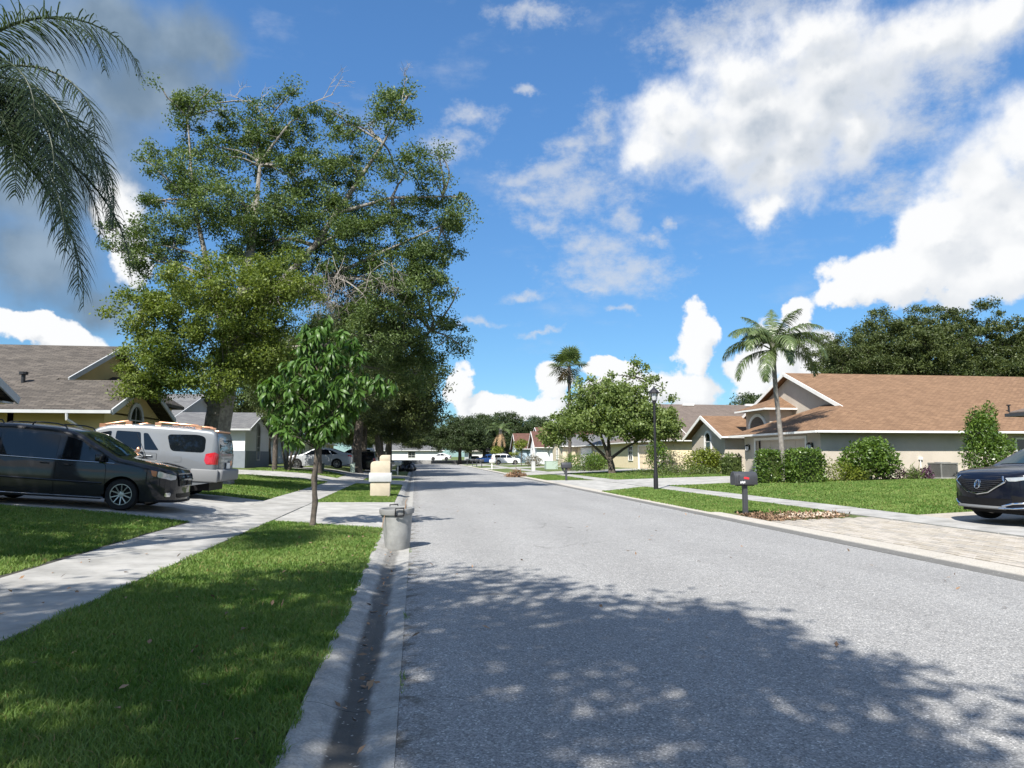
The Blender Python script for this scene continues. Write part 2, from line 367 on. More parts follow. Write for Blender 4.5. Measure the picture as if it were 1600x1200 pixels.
def gutter_mat():
    m = mat('gutter_concrete', (0.34, 0.33, 0.31), 0.85, spec=0.3, bump=0.3, bscale=70); w = NT(m.node_tree); b = m.node_tree.nodes['Principled BSDF']
    g = w.n.new('ShaderNodeNewGeometry'); P = g.outputs['Position']
    sx = w.n.new('ShaderNodeSeparateXYZ'); w.l.new(P, sx.inputs[0])
    n = w.noise(w.vmath('MULTIPLY', P, (1.6, 0.35, 1)), 3.0, 7, 0.65)
    x = w.math('ADD', sx.outputs[0], w.math('MULTIPLY', w.math('SUBTRACT', n, 0.5), 0.16))
    dirt = w.math('SUBTRACT', 1.0, w.math('MINIMUM', w.math('DIVIDE', w.math('ABSOLUTE', w.math('ADD', x, 0.37)), 0.135), 1.0))
    dirt = w.smooth(dirt, 0.0, 0.55)
    # the dirt strip gets darker towards the near end
    f = w.math('MULTIPLY', dirt, w.smooth(sx.outputs[1], 16, 4, 0.45, 0.92))
    vo = w.n.new('ShaderNodeTexVoronoi'); vo.inputs['Scale'].default_value = 75; w.l.new(P, vo.inputs['Vector'])
    sc = w.n.new('ShaderNodeSeparateColor'); w.l.new(vo.outputs['Color'], sc.inputs[0])
    base = w.mix(w.smooth(w.noise(P, 5, 6, 0.7), 0.3, 0.7), (0.37, 0.36, 0.335), (0.245, 0.24, 0.225))
    base = w.mix(w.math('MULTIPLY', w.smooth(sx.outputs[0], 7.9, 8.05), 0.7), base, (0.44, 0.40, 0.34))
    base = w.vmath('SCALE', base, None, scale=w.math('ADD', 0.85, w.math('MULTIPLY', sc.outputs[1], 0.3)))
    c = w.mix(f, base, (0.060, 0.056, 0.050))
    rk = w.math('MULTIPLY', w.smooth(sx.outputs[0], 7.0, 7.1), w.smooth(w.math('ADD', sx.outputs[0], w.math('MULTIPLY', w.math('SUBTRACT', n, 0.5), 0.06)), 8.02, 7.95))
    c = w.mix(w.math('MULTIPLY', rk, 0.85), c, (0.10, 0.098, 0.092))
    c = w.mix(w.math('MULTIPLY', w.smooth(sc.outputs[0], 0.982, 0.99), 0.6), c, (0.42, 0.40, 0.36))
    w.l.new(c, b.inputs['Base Color'])
    return m

def lawn_mat(name='lawn'):
    m = bpy.data.materials.new(name); m.use_nodes = True; w = NT(m.node_tree); b = m.node_tree.nodes['Principled BSDF']
    g = w.n.new('ShaderNodeNewGeometry'); P = g.outputs['Position']
    a = w.noise(P, 0.5, 6, 0.65); f = w.noise(P, 28, 4, 0.75); h = w.noise(P, 4.5, 5, 0.7)
    c = w.mix(w.smooth(a, 0.35, 0.65), (0.080, 0.112, 0.034), (0.135, 0.165, 0.062))
    c = w.mix(w.math('MULTIPLY', w.smooth(h, 0.55, 0.75), 0.5), c, (0.13, 0.14, 0.05))
    c = w.vmath('SCALE', c, None, scale=w.math('ADD', 0.45, w.math('MULTIPLY', f, 1.1)))
    w.l.new(c, b.inputs['Base Color']); b.inputs['Roughness'].default_value = 0.9; b.inputs['Specular IOR Level'].default_value = 0.15
    bn = w.n.new('ShaderNodeBump'); bn.inputs['Strength'].default_value = 0.9; bn.inputs['Distance'].default_value = 0.05
    w.l.new(w.math('ADD', f, h), bn.inputs['Height']); w.l.new(bn.outputs[0], b.inputs['Normal'])
    return m

M = {}
M['asphalt'] = asphalt_mat(); M['gutter'] = gutter_mat(); M['lawn'] = lawn_mat()
M['concrete'] = mat('concrete', (0.41, 0.40, 0.375), 0.9, spec=0.25, col2=(0.27, 0.265, 0.25), vscale=1.9, bump=0.25, bscale=60)
M['slab'] = mat('sidewalk_concrete', (0.385, 0.375, 0.355), 0.9, spec=0.25, col2=(0.25, 0.245, 0.23), vscale=1.7, bump=0.3, bscale=45)
M['joint'] = mat('joint_dirt', (0.05, 0.048, 0.038), 0.95)
M['paver'] = mat('paver', (0.345, 0.315, 0.27), 0.9, spec=0.2, island=0.20, bump=0.4, bscale=50)
M['mulch'] = mat('mulch', (0.20, 0.125, 0.075), 0.95, island=0.6)
M['blade'] = leaf_mat('grass_blade', (0.064, 0.150, 0.020), (0.245, 0.320, 0.092), 0.32, 0.55, 0.9, spec=0.25, hue=(0.30, 0.23, 0.10))
M['bark'] = mat('bark', (0.115, 0.095, 0.075), 0.95, col2=(0.05, 0.042, 0.035), vscale=9, bump=1.0, bscale=14)
M['pale_bark'] = mat('pale_bark', (0.27, 0.25, 0.22), 0.95, col2=(0.14, 0.125, 0.11), vscale=6, bump=0.8, bscale=18)
M['palm_trunk'] = mat('palm_trunk', (0.25, 0.23, 0.205), 0.95, col2=(0.15, 0.135, 0.12), vscale=5, bump=0.6, bscale=10)
M['twig'] = mat('grey_twig', (0.30, 0.27, 0.24), 0.95)
M['oak_leaf'] = leaf_mat('oak_leaf', (0.036, 0.068, 0.018), (0.170, 0.230, 0.080), 0.32, 0.5, 0.45, spec=0.3)
M['oak_leaf_sunlit'] = leaf_mat('oak_leaf_sunlit', (0.062, 0.104, 0.019), (0.215, 0.260, 0.056), 0.36, 0.5, 0.6, spec=0.3)  # paler copy of oak_leaf: sunlight on the front lobe put into its colour
M['dark_leaf'] = leaf_mat('dark_oak_leaf', (0.024, 0.040, 0.012), (0.115, 0.142, 0.044), 0.27, 0.5, 0.4, spec=0.3)
M['far_leaf'] = leaf_mat('far_oak_leaf', (0.022, 0.040, 0.014), (0.075, 0.105, 0.036), 0.25, 0.5, 0.25)
M['mango_leaf'] = leaf_mat('mango_leaf', (0.034, 0.090, 0.016), (0.110, 0.200, 0.040), 0.32, 0.42, 1.2, spec=0.35)
M['loose_leaf'] = leaf_mat('broad_leaf', (0.085, 0.135, 0.034), (0.25, 0.31, 0.105), 0.38, 0.45, 0.8, hue=None)
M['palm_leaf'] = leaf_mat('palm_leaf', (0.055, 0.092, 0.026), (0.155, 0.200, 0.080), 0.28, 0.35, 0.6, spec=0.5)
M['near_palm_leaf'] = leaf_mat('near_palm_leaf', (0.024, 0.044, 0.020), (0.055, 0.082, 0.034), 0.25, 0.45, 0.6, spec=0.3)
M['dead_frond'] = mat('dead_frond', (0.30, 0.20, 0.11), 0.9, island=0.3)
M['hedge_leaf'] = leaf_mat('hedge_leaf', (0.042, 0.088, 0.014), (0.155, 0.235, 0.042), 0.3, 0.35, 1.2, spec=0.5)
M['yellow_leaf'] = leaf_mat('yellow_green_leaf', (0.070, 0.110, 0.014), (0.24, 0.27, 0.040), 0.3, 0.4, 1.2)
M['low_leaf'] = leaf_mat('ground_cover_leaf', (0.055, 0.095, 0.020), (0.14, 0.18, 0.050), 0.3, 0.5, 1.5)
M['grey_leaf'] = leaf_mat('grey_brown_leaf', (0.10, 0.09, 0.06), (0.22, 0.20, 0.15), 0.2, 0.6, 1.5)
M['purple_leaf'] = leaf_mat('purple_leaf', (0.045, 0.016, 0.040), (0.12, 0.05, 0.10), 0.2, 0.5, 2)
M['white_trim'] = mat('white_trim', (0.74, 0.73, 0.70), 0.6, var=0.05)
M['grey_trim'] = mat('grey_trim', (0.46, 0.47, 0.47), 0.5, var=0.06)
M['tan_wall'] = mat('tan_stucco', (0.49, 0.435, 0.365), 0.92, spec=0.2, var=0.07, vscale=0.8, bump=0.35, bscale=55)
M['tan_door'] = mat('tan_door', (0.47, 0.42, 0.36), 0.7, var=0.03)
M['yellow_wall'] = mat('yellow_stucco', (0.56, 0.43, 0.19), 0.92, spec=0.2, var=0.05, vscale=0.8, bump=0.35, bscale=55)
M['white_wall'] = mat('white_stucco', (0.66, 0.675, 0.68), 0.92, spec=0.2, var=0.04, vscale=0.7, bump=0.3, bscale=50)
M['slate_wall'] = mat('slate_stucco', (0.20, 0.225, 0.255), 0.9, var=0.05)
M['cream_wall'] = mat('cream_stucco', (0.68, 0.58, 0.39), 0.92, var=0.05, bump=0.3, bscale=50)
M['beige_wall'] = mat('beige_stucco', (0.55, 0.475, 0.36), 0.92, var=0.05, bump=0.3, bscale=50)
M['blue_wall'] = mat('blue_siding', (0.36, 0.45, 0.52), 0.85, var=0.04)
M['tan_roof'] = shingle_mat('tan_shingle', (0.272, 0.165, 0.098), (0.190, 0.113, 0.067), (0.098, 0.060, 0.037))
M['brown_roof'] = shingle_mat('grey_brown_shingle', (0.165, 0.143, 0.122), (0.092, 0.081, 0.071), (0.05, 0.044, 0.039), 0.5)
M['taupe_roof'] = shingle_mat('taupe_shingle', (0.200, 0.160, 0.135), (0.155, 0.125, 0.107), (0.085, 0.07, 0.06), 0.3)
M['red_roof'] = shingle_mat('red_brown_shingle', (0.165, 0.085, 0.066), (0.125, 0.066, 0.052), (0.07, 0.037, 0.03), 0.3)
M['grey_roof'] = shingle_mat('grey_shingle', (0.20, 0.20, 0.20), (0.14, 0.14, 0.145), (0.08, 0.08, 0.08), 0.3)
M['glass'] = mat('window_glass', (0.012, 0.014, 0.016), 0.04, spec=0.8)
M['black'] = mat('black_metal', (0.018, 0.018, 0.02), 0.42, spec=0.4)
M['charcoal'] = mat('charcoal_paint', (0.048, 0.05, 0.056), 0.45, spec=0.4, var=0.08)
M['lamp_glass'] = mat('frosted_lamp_glass', (0.62, 0.64, 0.66), 0.3)
M['red_mark'] = mat('red_letters', (0.55, 0.025, 0.035), 0.6)
M['white_mark'] = mat('white_letters', (0.75, 0.75, 0.75), 0.6)
M['bin'] = mat('grey_plastic', (0.28, 0.28, 0.27), 0.55, spec=0.3, var=0.13, vscale=7)
M['bin_rim'] = mat('dark_grey_plastic', (0.22, 0.22, 0.215), 0.5, spec=0.4)
M['stucco_post'] = mat('cream_post_stucco', (0.50, 0.435, 0.33), 0.92, spec=0.2, var=0.06, vscale=4, bump=0.5, bscale=45)
M['stone_band'] = mat('pale_band', (0.45, 0.455, 0.45), 0.85, var=0.06)
M['green_box'] = mat('green_box', (0.03, 0.055, 0.04), 0.5)
M['pale_green'] = mat('pale_green_box', (0.36, 0.44, 0.38), 0.55)
M['ac_grey'] = mat('unit_grey', (0.20, 0.20, 0.19), 0.55, var=0.08)
M['ac_dark'] = mat('unit_dark', (0.05, 0.05, 0.05), 0.6)
M['wood'] = mat('bare_wood', (0.36, 0.29, 0.18), 0.9, var=0.15)
M['debris'] = mat('dry_brown_debris', (0.24, 0.15, 0.09), 0.95, island=0.45)
M['bag'] = mat('black_bag', (0.012, 0.012, 0.013), 0.28, spec=0.6, bump=0.7, bscale=9)
M['tyre'] = mat('tyre_rubber', (0.013, 0.013, 0.014), 0.75, spec=0.3)
M['rim'] = mat('alloy', (0.42, 0.42, 0.43), 0.28, metal=0.9)
M['rim_dark'] = mat('dark_alloy', (0.03, 0.03, 0.032), 0.35, metal=0.6)
M['chrome'] = mat('chrome', (0.62, 0.63, 0.64), 0.12, metal=1.0)
M['plastic'] = mat('black_plastic', (0.009, 0.009, 0.010), 0.5, spec=0.15)
M['car_glass'] = mat('car_glass', (0.005, 0.007, 0.010), 0.03, spec=0.45)
M['screen_glass'] = mat('green_tinted_glass', (0.020, 0.034, 0.032), 0.03, spec=0.5)
M['tail'] = mat('tail_lamp', (0.42, 0.012, 0.018), 0.15, coat=0.8)
M['head'] = mat('head_lamp', (0.42, 0.44, 0.46), 0.08, metal=0.4, coat=1.0)
M['amber'] = mat('amber_lens', (0.45, 0.12, 0.015), 0.2, coat=0.6)
M['copper'] = mat('copper_rail', (0.78, 0.40, 0.24), 0.28, metal=0.75)
M['stone'] = mat('pale_stones', (0.42, 0.34, 0.26), 0.9, island=0.4)
def paint(name, c, metal=0.35, rough=0.4): return mat(name, c, rough, metal, spec=0.12, coat=0.75)
M['p_graphite'] = paint('graphite_paint', (0.017, 0.0175, 0.021))
M['p_silver'] = paint('silver_paint', (0.170, 0.182, 0.195), 0.3, 0.4)
M['p_navy'] = mat('navy_paint', (0.004, 0.0055, 0.012), 0.3, 0.0, spec=0.10, coat=0.45)
M['p_white'] = paint('white_paint', (0.72, 0.73, 0.74), 0.0)
M['p_sedan'] = paint('pale_silver_paint', (0.40, 0.415, 0.43), 0.25)
M['p_blue'] = paint('blue_paint', (0.02, 0.06, 0.20))
M['p_black'] = paint('black_paint', (0.008, 0.008, 0.009))
M['dull_grey'] = mat('dull_bumper_grey', (0.16, 0.165, 0.17), 0.6)

# ------------------------------------------------------------------ ground, road, gutters, pavements
def build_ground():
    xs = [-400, -200, -100, -60, -45, -30, -22, -16, -12, -10.2, -8.5, -7.4, -6.3, -5.5, -4.7, -4, -3.2, -2, -0.70, -0.66, 8.33, 8.37, 9.6, 10.9, 12.1, 14, 17, 20, 25, 30, 45, 60, 80, 120, 200, 400]
    ys = list(np.arange(-60, 60, 2.0)) + list(np.arange(60, 150, 5.0)) + [150, 180, 220, 300, 450, 700, 1200]
    X, Y = np.meshgrid(xs, ys); Z = ground_z(X, Y)
    V = np.stack([X.ravel(), Y.ravel(), Z.ravel()], 1); n = len(xs); F = []
    for j in range(len(ys) - 1):
        for i in range(n - 1): a = j * n + i; F.append((a, a + 1, a + 1 + n, a + n))
    setting(link('ground', np_mesh('ground', V, F), M['lawn']))
build_ground()

def panel_mb(c, off=0.02, thick=0.14, step=0.6, tilt=0.0):
    """flat piece over the terrain between four corners (a,b,c,d in turn), with sides"""
    A, B, Cc, D = [np.array(p, float) for p in c]
    nu = max(1, int(round(np.linalg.norm(B - A) / step))); nv = max(1, int(round(np.linalg.norm(D - A) / step)))
    mb = MB(); V = []; F = []
    for j in range(nv + 1):
        for i in range(nu + 1):
            u, v = i / nu, j / nv; p = (A * (1 - u) + B * u) * (1 - v) + (D * (1 - u) + Cc * u) * v
            x = min(max(p[0], -1e9), 1e9)
            xx = -0.70 if -0.72 < x < 0 else (8.37 if 8 < x < 8.38 else x)
            V.append((p[0], p[1], gz(xx, p[1]) + off + tilt * (v - 0.5)))
    n = nu + 1
    for j in range(nv):
        for i in range(nu): a = j * n + i; F.append((a, a + 1, a + 1 + n, a + n))
    rim = [i for i in range(n)] + [j * n + nu for j in range(1, nv + 1)] + [nv * n + i for i in range(nu - 1, -1, -1)] + [j * n for j in range(nv - 1, 0, -1)]
    b = len(V); V += [(V[i][0], V[i][1], V[i][2] - thick) for i in rim]
    for k in range(len(rim)):
        q = (k + 1) % len(rim); F.append((rim[k], rim[q], b + q, b + k))
    return mb.add(V, F)
def panel(name, c, m, parent=None, **k): return panel_mb(c, **k).build(name, m, parent)

def build_road():
    xs = np.linspace(-0.088, 7.748, 12); ys = np.concatenate([np.arange(-30, 60, 3.0), np.arange(60, 153, 8.0), [153]])
    X, Y = np.meshgrid(xs, ys); Z = 0.045 * (1 - ((X - 3.83) / 3.92) ** 2)
    n = len(xs); V = np.stack([X.ravel(), Y.ravel(), Z.ravel()], 1); F = [(j * n + i, j * n + i + 1, (j + 1) * n + i + 1, (j + 1) * n + i) for j in range(len(ys) - 1) for i in range(n - 1)]
    setting(link('road', np_mesh('road', V, F), M['asphalt']))
    mb = MB(); mb.box((0, 157, 0.42), (160, 8.0, 0.7)); setting(mb.build('cross_road', M['asphalt']))
build_road()

def build_gutter(side):
    root = bpy.data.objects.new('gutter', None); C.objects.link(root); setting(root)
    if side < 0: P = [(-0.09, 0.006), (-0.22, -0.012), (-0.36, -0.022), (-0.44, -0.006), (-0.56, 0.040), (-0.63, 0.058), (-0.69, 0.062)]; root.location = (-0.4, 10, 0)
    else: P = [(7.75, 0.006), (7.86, 0.010), (7.97, 0.028), (8.02, 0.045), (8.14, 0.056), (8.25, 0.062), (8.355, 0.066)]; root.location = (8.05, 10, 0)
    def sec(y0, y1, jog=0.0):
        V = []; k = len(P)
        for y in (y0, y1):
            V += [(x, y, z + jog) for x, z in P] + [(P[-1][0], y, -0.16), (P[0][0], y, -0.16)]
        n = k + 2; F = [(i, (i + 1) % n, n + (i + 1) % n, n + i) for i in range(n)] + [tuple(range(n))[::-1], tuple(range(n, 2 * n))]
        MB().add(V, F).build('gutter_section', M['gutter'], root, origin=root.location)
    rng = random.Random(5 + side); y = -4.35 if side < 0 else -5
    y += 0.0
    while y < 60:
        sec(y + 0.006, y + 3.044, rng.uniform(-0.003, 0.003)); y += 3.05
    while y < 150: sec(y + 0.006, y + 12.0); y += 12.02
for s in (-1, 1): build_gutter(s)

def build_sidewalk(x0, x1, first, last, length, name='sidewalk'):
    root = bpy.data.objects.new(name, None); C.objects.link(root); setting(root); root.location = (x0, first, 0)
    rng = random.Random(int(x0 * 10) + 3); y = first
    while y < last:
        L = length if y < 70 else 12
        p = panel_mb([(x0, y + 0.016), (x1, y + 0.016), (x1, y + L - 0.016), (x0, y + L - 0.016)], off=0.028 + rng.uniform(-0.006, 0.006), tilt=rng.uniform(-0.006, 0.006), step=0.8 if y < 70 else 6)
        p.build('slab', M['slab'], root, origin=root.location); y += L
build_sidewalk(-4.70, -3.22, 8.35 - 3.25 * 4, 150, 3.25)
build_sidewalk(10.95, 12.10, -6.0, 150, 3.05)
# soil edge along the lawn side of the left pavement
mb = MB()
for (xa, xb, ya, yb) in ((-4.80, -4.71, -4, 16.1), (-3.21, -3.15, -4, 16.6), (12.11, 12.19, 17.0, 33.0)):
    n = 60; V = []; rng = random.Random(int(ya + xb * 10))
    for i in range(n + 1):
        y = ya + (yb - ya) * i / n; j = rng.uniform(-0.03, 0.03)
        V += [(xa + (j if abs(xa) > abs(xb) else 0), y, gz(xa, y) + 0.012), (xb + (j if abs(xb) > abs(xa) else 0), y, gz(xb, y) + 0.012)]
    mb.add(V, [(2 * i, 2 * i + 1, 2 * i + 3, 2 * i + 2) for i in range(n)])
setting(mb.build('soil_edge', M['joint'], fix=False), 'stuff')

def driveway(label_name, aprons, slabs, m=None):
    root = bpy.data.objects.new('driveway', None); C.objects.link(root); setting(root)
    c0 = aprons[0][0] if aprons else slabs[0][0]; root.location = (c0[0], c0[1], 0)
    for a in aprons: panel_mb(a, off=0.016).build('apron', m or M['concrete'], root, origin=root.location)
    for a in slabs: panel_mb(a, off=0.016).build('driveway_slab', m or M['concrete'], root, origin=root.location)
    return root
# left: the drive with the two parked vehicles, then the next drive along
driveway('d', [[(-3.20, 16.9), (-0.695, 15.7), (-0.695, 24.4), (-3.20, 23.5)]],
         [[(-8.0, 16.0), (-4.72, 16.2), (-4.72, 20.0), (-8.0, 20.0)], [(-8.0, 20.02), (-4.72, 20.02), (-4.72, 23.5), (-8.0, 23.5)],
          [(-11.6, 15.8), (-8.02, 16.0), (-8.02, 20.0), (-11.6, 20.0)], [(-11.6, 20.02), (-8.02, 20.02), (-8.02, 23.5), (-11.6, 23.5)]])
driveway('d', [[(-3.20, 40.0), (-0.695, 39.0), (-0.695, 46.0), (-3.20, 44.6)]], [[(-9.0, 40.0), (-4.72, 40.0), (-4.72, 44.4), (-9.0, 44.4)], [(-16.0, 40.0), (-9.02, 40.0), (-9.02, 44.4), (-16.0, 44.4)]])
driveway('d', [[(-3.20, 50.4), (-0.695, 49.6), (-0.695, 57.0), (-3.20, 56.2)]], [[(-10.6, 50.4), (-4.72, 50.4), (-4.72, 56.2), (-10.6, 56.2)]])
driveway('d', [[(-3.20, 74.0), (-0.695, 73.0), (-0.695, 81.0), (-3.20, 80.0)]], [[(-12.0, 74.0), (-4.72, 74.0), (-4.72, 80.0), (-12.0, 80.0)]])
# right
driveway('d', [[(8.365, 31.0), (10.93, 33.2), (10.93, 42.6), (8.365, 45.4)]], [[(12.12, 33.4), (16.2, 34.6), (16.2, 42.4), (12.12, 42.6)], [(16.22, 34.6), (20.9, 35.0), (20.9, 41.4), (16.22, 42.4)]])
driveway('d', [[(8.365, 56.5), (10.93, 58.2), (10.93, 65.4), (8.365, 67.0)]], [[(12.12, 58.4), (21.6, 60.6), (21.6, 67.4), (12.12, 65.4)]])
for y0 in (86, 111, 134): driveway('d', [[(8.365, y0 - 1.2), (10.93, y0), (10.93, y0 + 7), (8.365, y0 + 8.2)]], [[(12.12, y0), (21.6, y0), (21.6, y0 + 7), (12.12, y0 + 7)]])
# the near right drive: pavers, each a piece of its own where they show
def paver_drive():
    root = bpy.data.objects.new('paver_driveway', None); C.objects.link(root); setting(root); root.location = (8.365, 2.0, 0)
    bed = panel_mb([(8.365, -2), (10.93, -2), (10.93, 16.15), (8.365, 16.3)], off=0.002).build('paver_bed', M['joint'], root, origin=root.location)
    w, l, g = 0.155, 0.31, 0.014; rng = random.Random(9)
    base = []
    for k in range(4):
        mb = MB(); h = 0.02; e = 0.006; a, b = (w - g) / 2, (l - g) / 2
        V = [(-a, -b, -0.03), (a, -b, -0.03), (a, b, -0.03), (-a, b, -0.03), (-a, -b, h - e), (a, -b, h - e), (a, b, h - e), (-a, b, h - e), (-a + e, -b + e, h), (a - e, -b + e, h), (a - e, b - e, h), (-a + e, b - e, h)]
        F = [(8, 9, 10, 11)] + [(i, (i + 1) % 4, 4 + (i + 1) % 4, 4 + i) for i in range(4)] + [(4 + i, 4 + (i + 1) % 4, 8 + (i + 1) % 4, 8 + i) for i in range(4)]
        c = [(0.375, 0.340, 0.29), (0.32, 0.295, 0.26), (0.395, 0.360, 0.315), (0.335, 0.30, 0.25)][k]
        o = mb.add(V, F).build('paver', mat('paver_tone', c, 0.9, spec=0.2, var=0.1, vscale=6, bump=0.4, bscale=60), root); base.append(o)
    spots = []
    y = 16.1; r = 0
    while y > 3:
        x = 8.365 + w / 2 + 0.002
        while x < 10.85: spots.append((x, y - l / 2 - (l / 2 if r % 2 else 0))); x += w; r += 1
        y -= l; r = 0
    vis = [s for s in spots if s[1] < 16.1 and math.degrees(math.atan2(s[0], s[1])) < 7.66 + 36.5]
    vis.sort(key=lambda s: s[1])
    step = 0
    for i, (x, y) in enumerate(vis[:300]):
        if i < 4: o = base[i]
        else: o = base[rng.randrange(4)].copy(); C.objects.link(o)
        o.parent = root; o.location = (x - 8.365, y - 2.0, gz(x, y) + 0.006 + rng.uniform(-0.003, 0.002)); o.rotation_euler = (rng.uniform(-.008, .008), rng.uniform(-.008, .008), rng.uniform(-.012, .012))
    rest = vis[300:] + [s for s in spots if s not in set(vis)]
    mb = MB()
    for (x, y) in rest:
        z = gz(x, y) + 0.006 + rng.uniform(-0.003, 0.002); a, b, h, e = (w - g) / 2, (l - g) / 2, 0.02, 0.006
        V = [(x - a, y - b, z), (x + a, y - b, z), (x + a, y + b, z), (x - a, y + b, z), (x - a + e, y - b + e, z + h), (x + a - e, y - b + e, z + h), (x + a - e, y + b - e, z + h), (x - a + e, y + b - e, z + h)]
        mb.add(V, [(4, 5, 6, 7)] + [(i, (i + 1) % 4, 4 + (i + 1) % 4, 4 + i) for i in range(4)])
    setting(mb.build('paver_field', M['paver'], root, origin=root.location, fix=False), 'stuff')
    for c in ([(12.12, 2.0), (17.5, 2.0), (17.5, 16.6), (12.12, 16.1)], [(17.52, 2.0), (24, 2.0), (24, 16.9), (17.52, 16.6)]):
        panel_mb(c, off=0.018).build('driveway_slab', mat('cream_concrete', (0.40, 0.36, 0.30), 0.9, col2=(0.32, 0.285, 0.24), vscale=2.2, bump=0.3, bscale=50), root, origin=root.location)
paver_drive()

# ------------------------------------------------------------------ houses
def slab_roof(mb, pts, t=0.14):
    n = len(pts); V = [tuple(p) for p in pts] + [(p[0], p[1], p[2] - t) for p in pts]
    return mb.add(V, [tuple(range(n)), tuple(range(n, 2 * n))[::-1]] + [(i, n + i, n + (i + 1) % n, (i + 1) % n) for i in range(n)])
def arch_poly(w, h0, h1, n=10):
    """outline with straight sides to h1 - w/2*k and a round head"""
    r = w / 2; k = min(1.0, (h1 - h0) * 0.8 / r)
    return [(-r, h0), (r, h0)] + [(r * math.cos(math.pi * i / n), h1 - r * k + r * k * math.sin(math.pi * i / n)) for i in range(n + 1)]
def window(parent, org, O, T, N, w, z0, z1, arched=False, trim='white_trim', bars=(1, 2), tw=0.09, flat=0.4):
    """window part (frame + bars) with its pane as a sub-part, on the wall plane O,T,N"""
    if arched:
        out = arch_poly(w + 2 * tw, z0 - tw, z1 + tw); inn = arch_poly(w, z0, z1)
    else:
        out = [(-w / 2 - tw, z0 - tw), (w / 2 + tw, z0 - tw), (w / 2 + tw, z1 + tw), (-w / 2 - tw, z1 + tw)]; inn = [(-w / 2, z0), (w / 2, z0), (w / 2, z1), (-w / 2, z1)]
    mb = MB(); mb.ring(out, inn, O, T, N, -0.02, 0.07)
    Ov, Tv, Nv = Vector(O), Vector(T), Vector(N)
    for i in range(1, bars[0] + 1):
        u = -w / 2 + w * i / (bars[0] + 1); mb.ext([(u - .015, z0), (u + .015, z0), (u + .015, z1 - 0.05), (u - .015, z1 - 0.05)], O, T, N, 0.012, 0.035)
    for i in range(1, bars[1] + 1):
        v = z0 + (z1 - z0) * i / (bars[1] + 1); mb.ext([(-w / 2, v - .02), (w / 2, v - .02), (w / 2, v + .02), (-w / 2, v + .02)], O, T, N, 0.010, 0.038)
    f = mb.build('window', M[trim], parent, origin=org)
    p = MB().ext(inn, O, T, N, -0.015, 0.008).build('pane', M['glass'], f, origin=org)
    return f
def garage_door(parent, org, xf, ya, yb, z0, z1, nx, m, trim='white_trim', cols=4):
    """sectional door of single panels facing along nx, with trim"""
    T = (0, 1, 0); N = (nx, 0, 0); rows = 4; O = (xf, 0, 0)
    root = MB().ext([(ya, z0), (yb, z0), (yb, z1), (ya, z1)], O, T, N, -0.10, -0.07).build('garage_door', m, parent, origin=org)
    for r in range(rows):
        for c in range(cols):
            u0 = ya + (yb - ya) * c / cols; u1 = ya + (yb - ya) * (c + 1) / cols; v0 = z0 + (z1 - z0) * r / rows; v1 = z0 + (z1 - z0) * (r + 1) / rows
            mb = MB(); mb.ext([(u0 + .002, v0 + .006), (u1 - .002, v0 + .006), (u1 - .002, v1 - .006), (u0 + .002, v1 - .006)], O, T, N, -0.07, -0.045)
            mb.ext([(u0 + .12, v0 + .1), (u1 - .12, v0 + .1), (u1 - .12, v1 - .1), (u0 + .12, v1 - .1)], O, T, N, -0.045, -0.028)
            mb.build('door_panel', m, root, origin=org)
    mb = MB(); tw = 0.14; z2 = z1 + tw
    mb.ring([(ya - tw, z0 - .01), (yb + tw, z0 - .01), (yb + tw, z2), (ya - tw, z2)], [(ya, z0), (yb, z0), (yb, z1), (ya, z1)], O, T, N, -0.12, 0.05)
    mb.build('door_trim', M[trim], parent, origin=org)
def front_with_hole(mb, xa, xb, y0, y1, z0, z1, ha, hb, hz):
    """wall between x=xa..xb and y0..y1 with one opening ha..hb up to hz"""
    for (a, b, c, d) in ((y0, ha, z0, z1), (hb, y1, z0, z1), (ha, hb, hz, z1)):
        mb.box(((xa + xb) / 2, (a + b) / 2, (c + d) / 2), (abs(xb - xa), b - a, d - c))
def gutter_run(parent, org, segs, m='white_trim', w=0.11, h=0.11, name='roof_gutter'):
    mb = MB()
    for a, b in segs: mb.beam(a, b, w, h)
    return mb.build(name, M[m], parent, origin=org)
def lantern(parent, org, p, nx):
    mb = MB(); x, y, z = p
    mb.box((x + nx * .02, y, z), (.04, .12, .3)); mb.tube([(x, y, z + .12), (x + nx * .12, y, z + .2), (x + nx * .2, y, z + .12)], .015, 6)
    mb.lathe([(.02, .18), (.14, .08), (.15, .06)], 8, c=(x + nx * .2, y, z)); mb.lathe([(.10, -.2), (.07, -.24)], 8, c=(x + nx * .2, y, z))
    for k in range(4): a = math.pi / 4 + k * math.pi / 2; mb.tube([(x + nx * .2 + .10 * math.cos(a), y + .10 * math.sin(a), z - .2), (x + nx * .2 + .13 * math.cos(a), y + .13 * math.sin(a), z + .07)], .01, 5)
    o = mb.build('wall_lantern', M['black'], parent, origin=org)
    MB().lathe([(.08, -.19), (.115, .06)], 8, c=(x + nx * .2, y, z)).build('lantern_glass', M['lamp_glass'], o, origin=org)

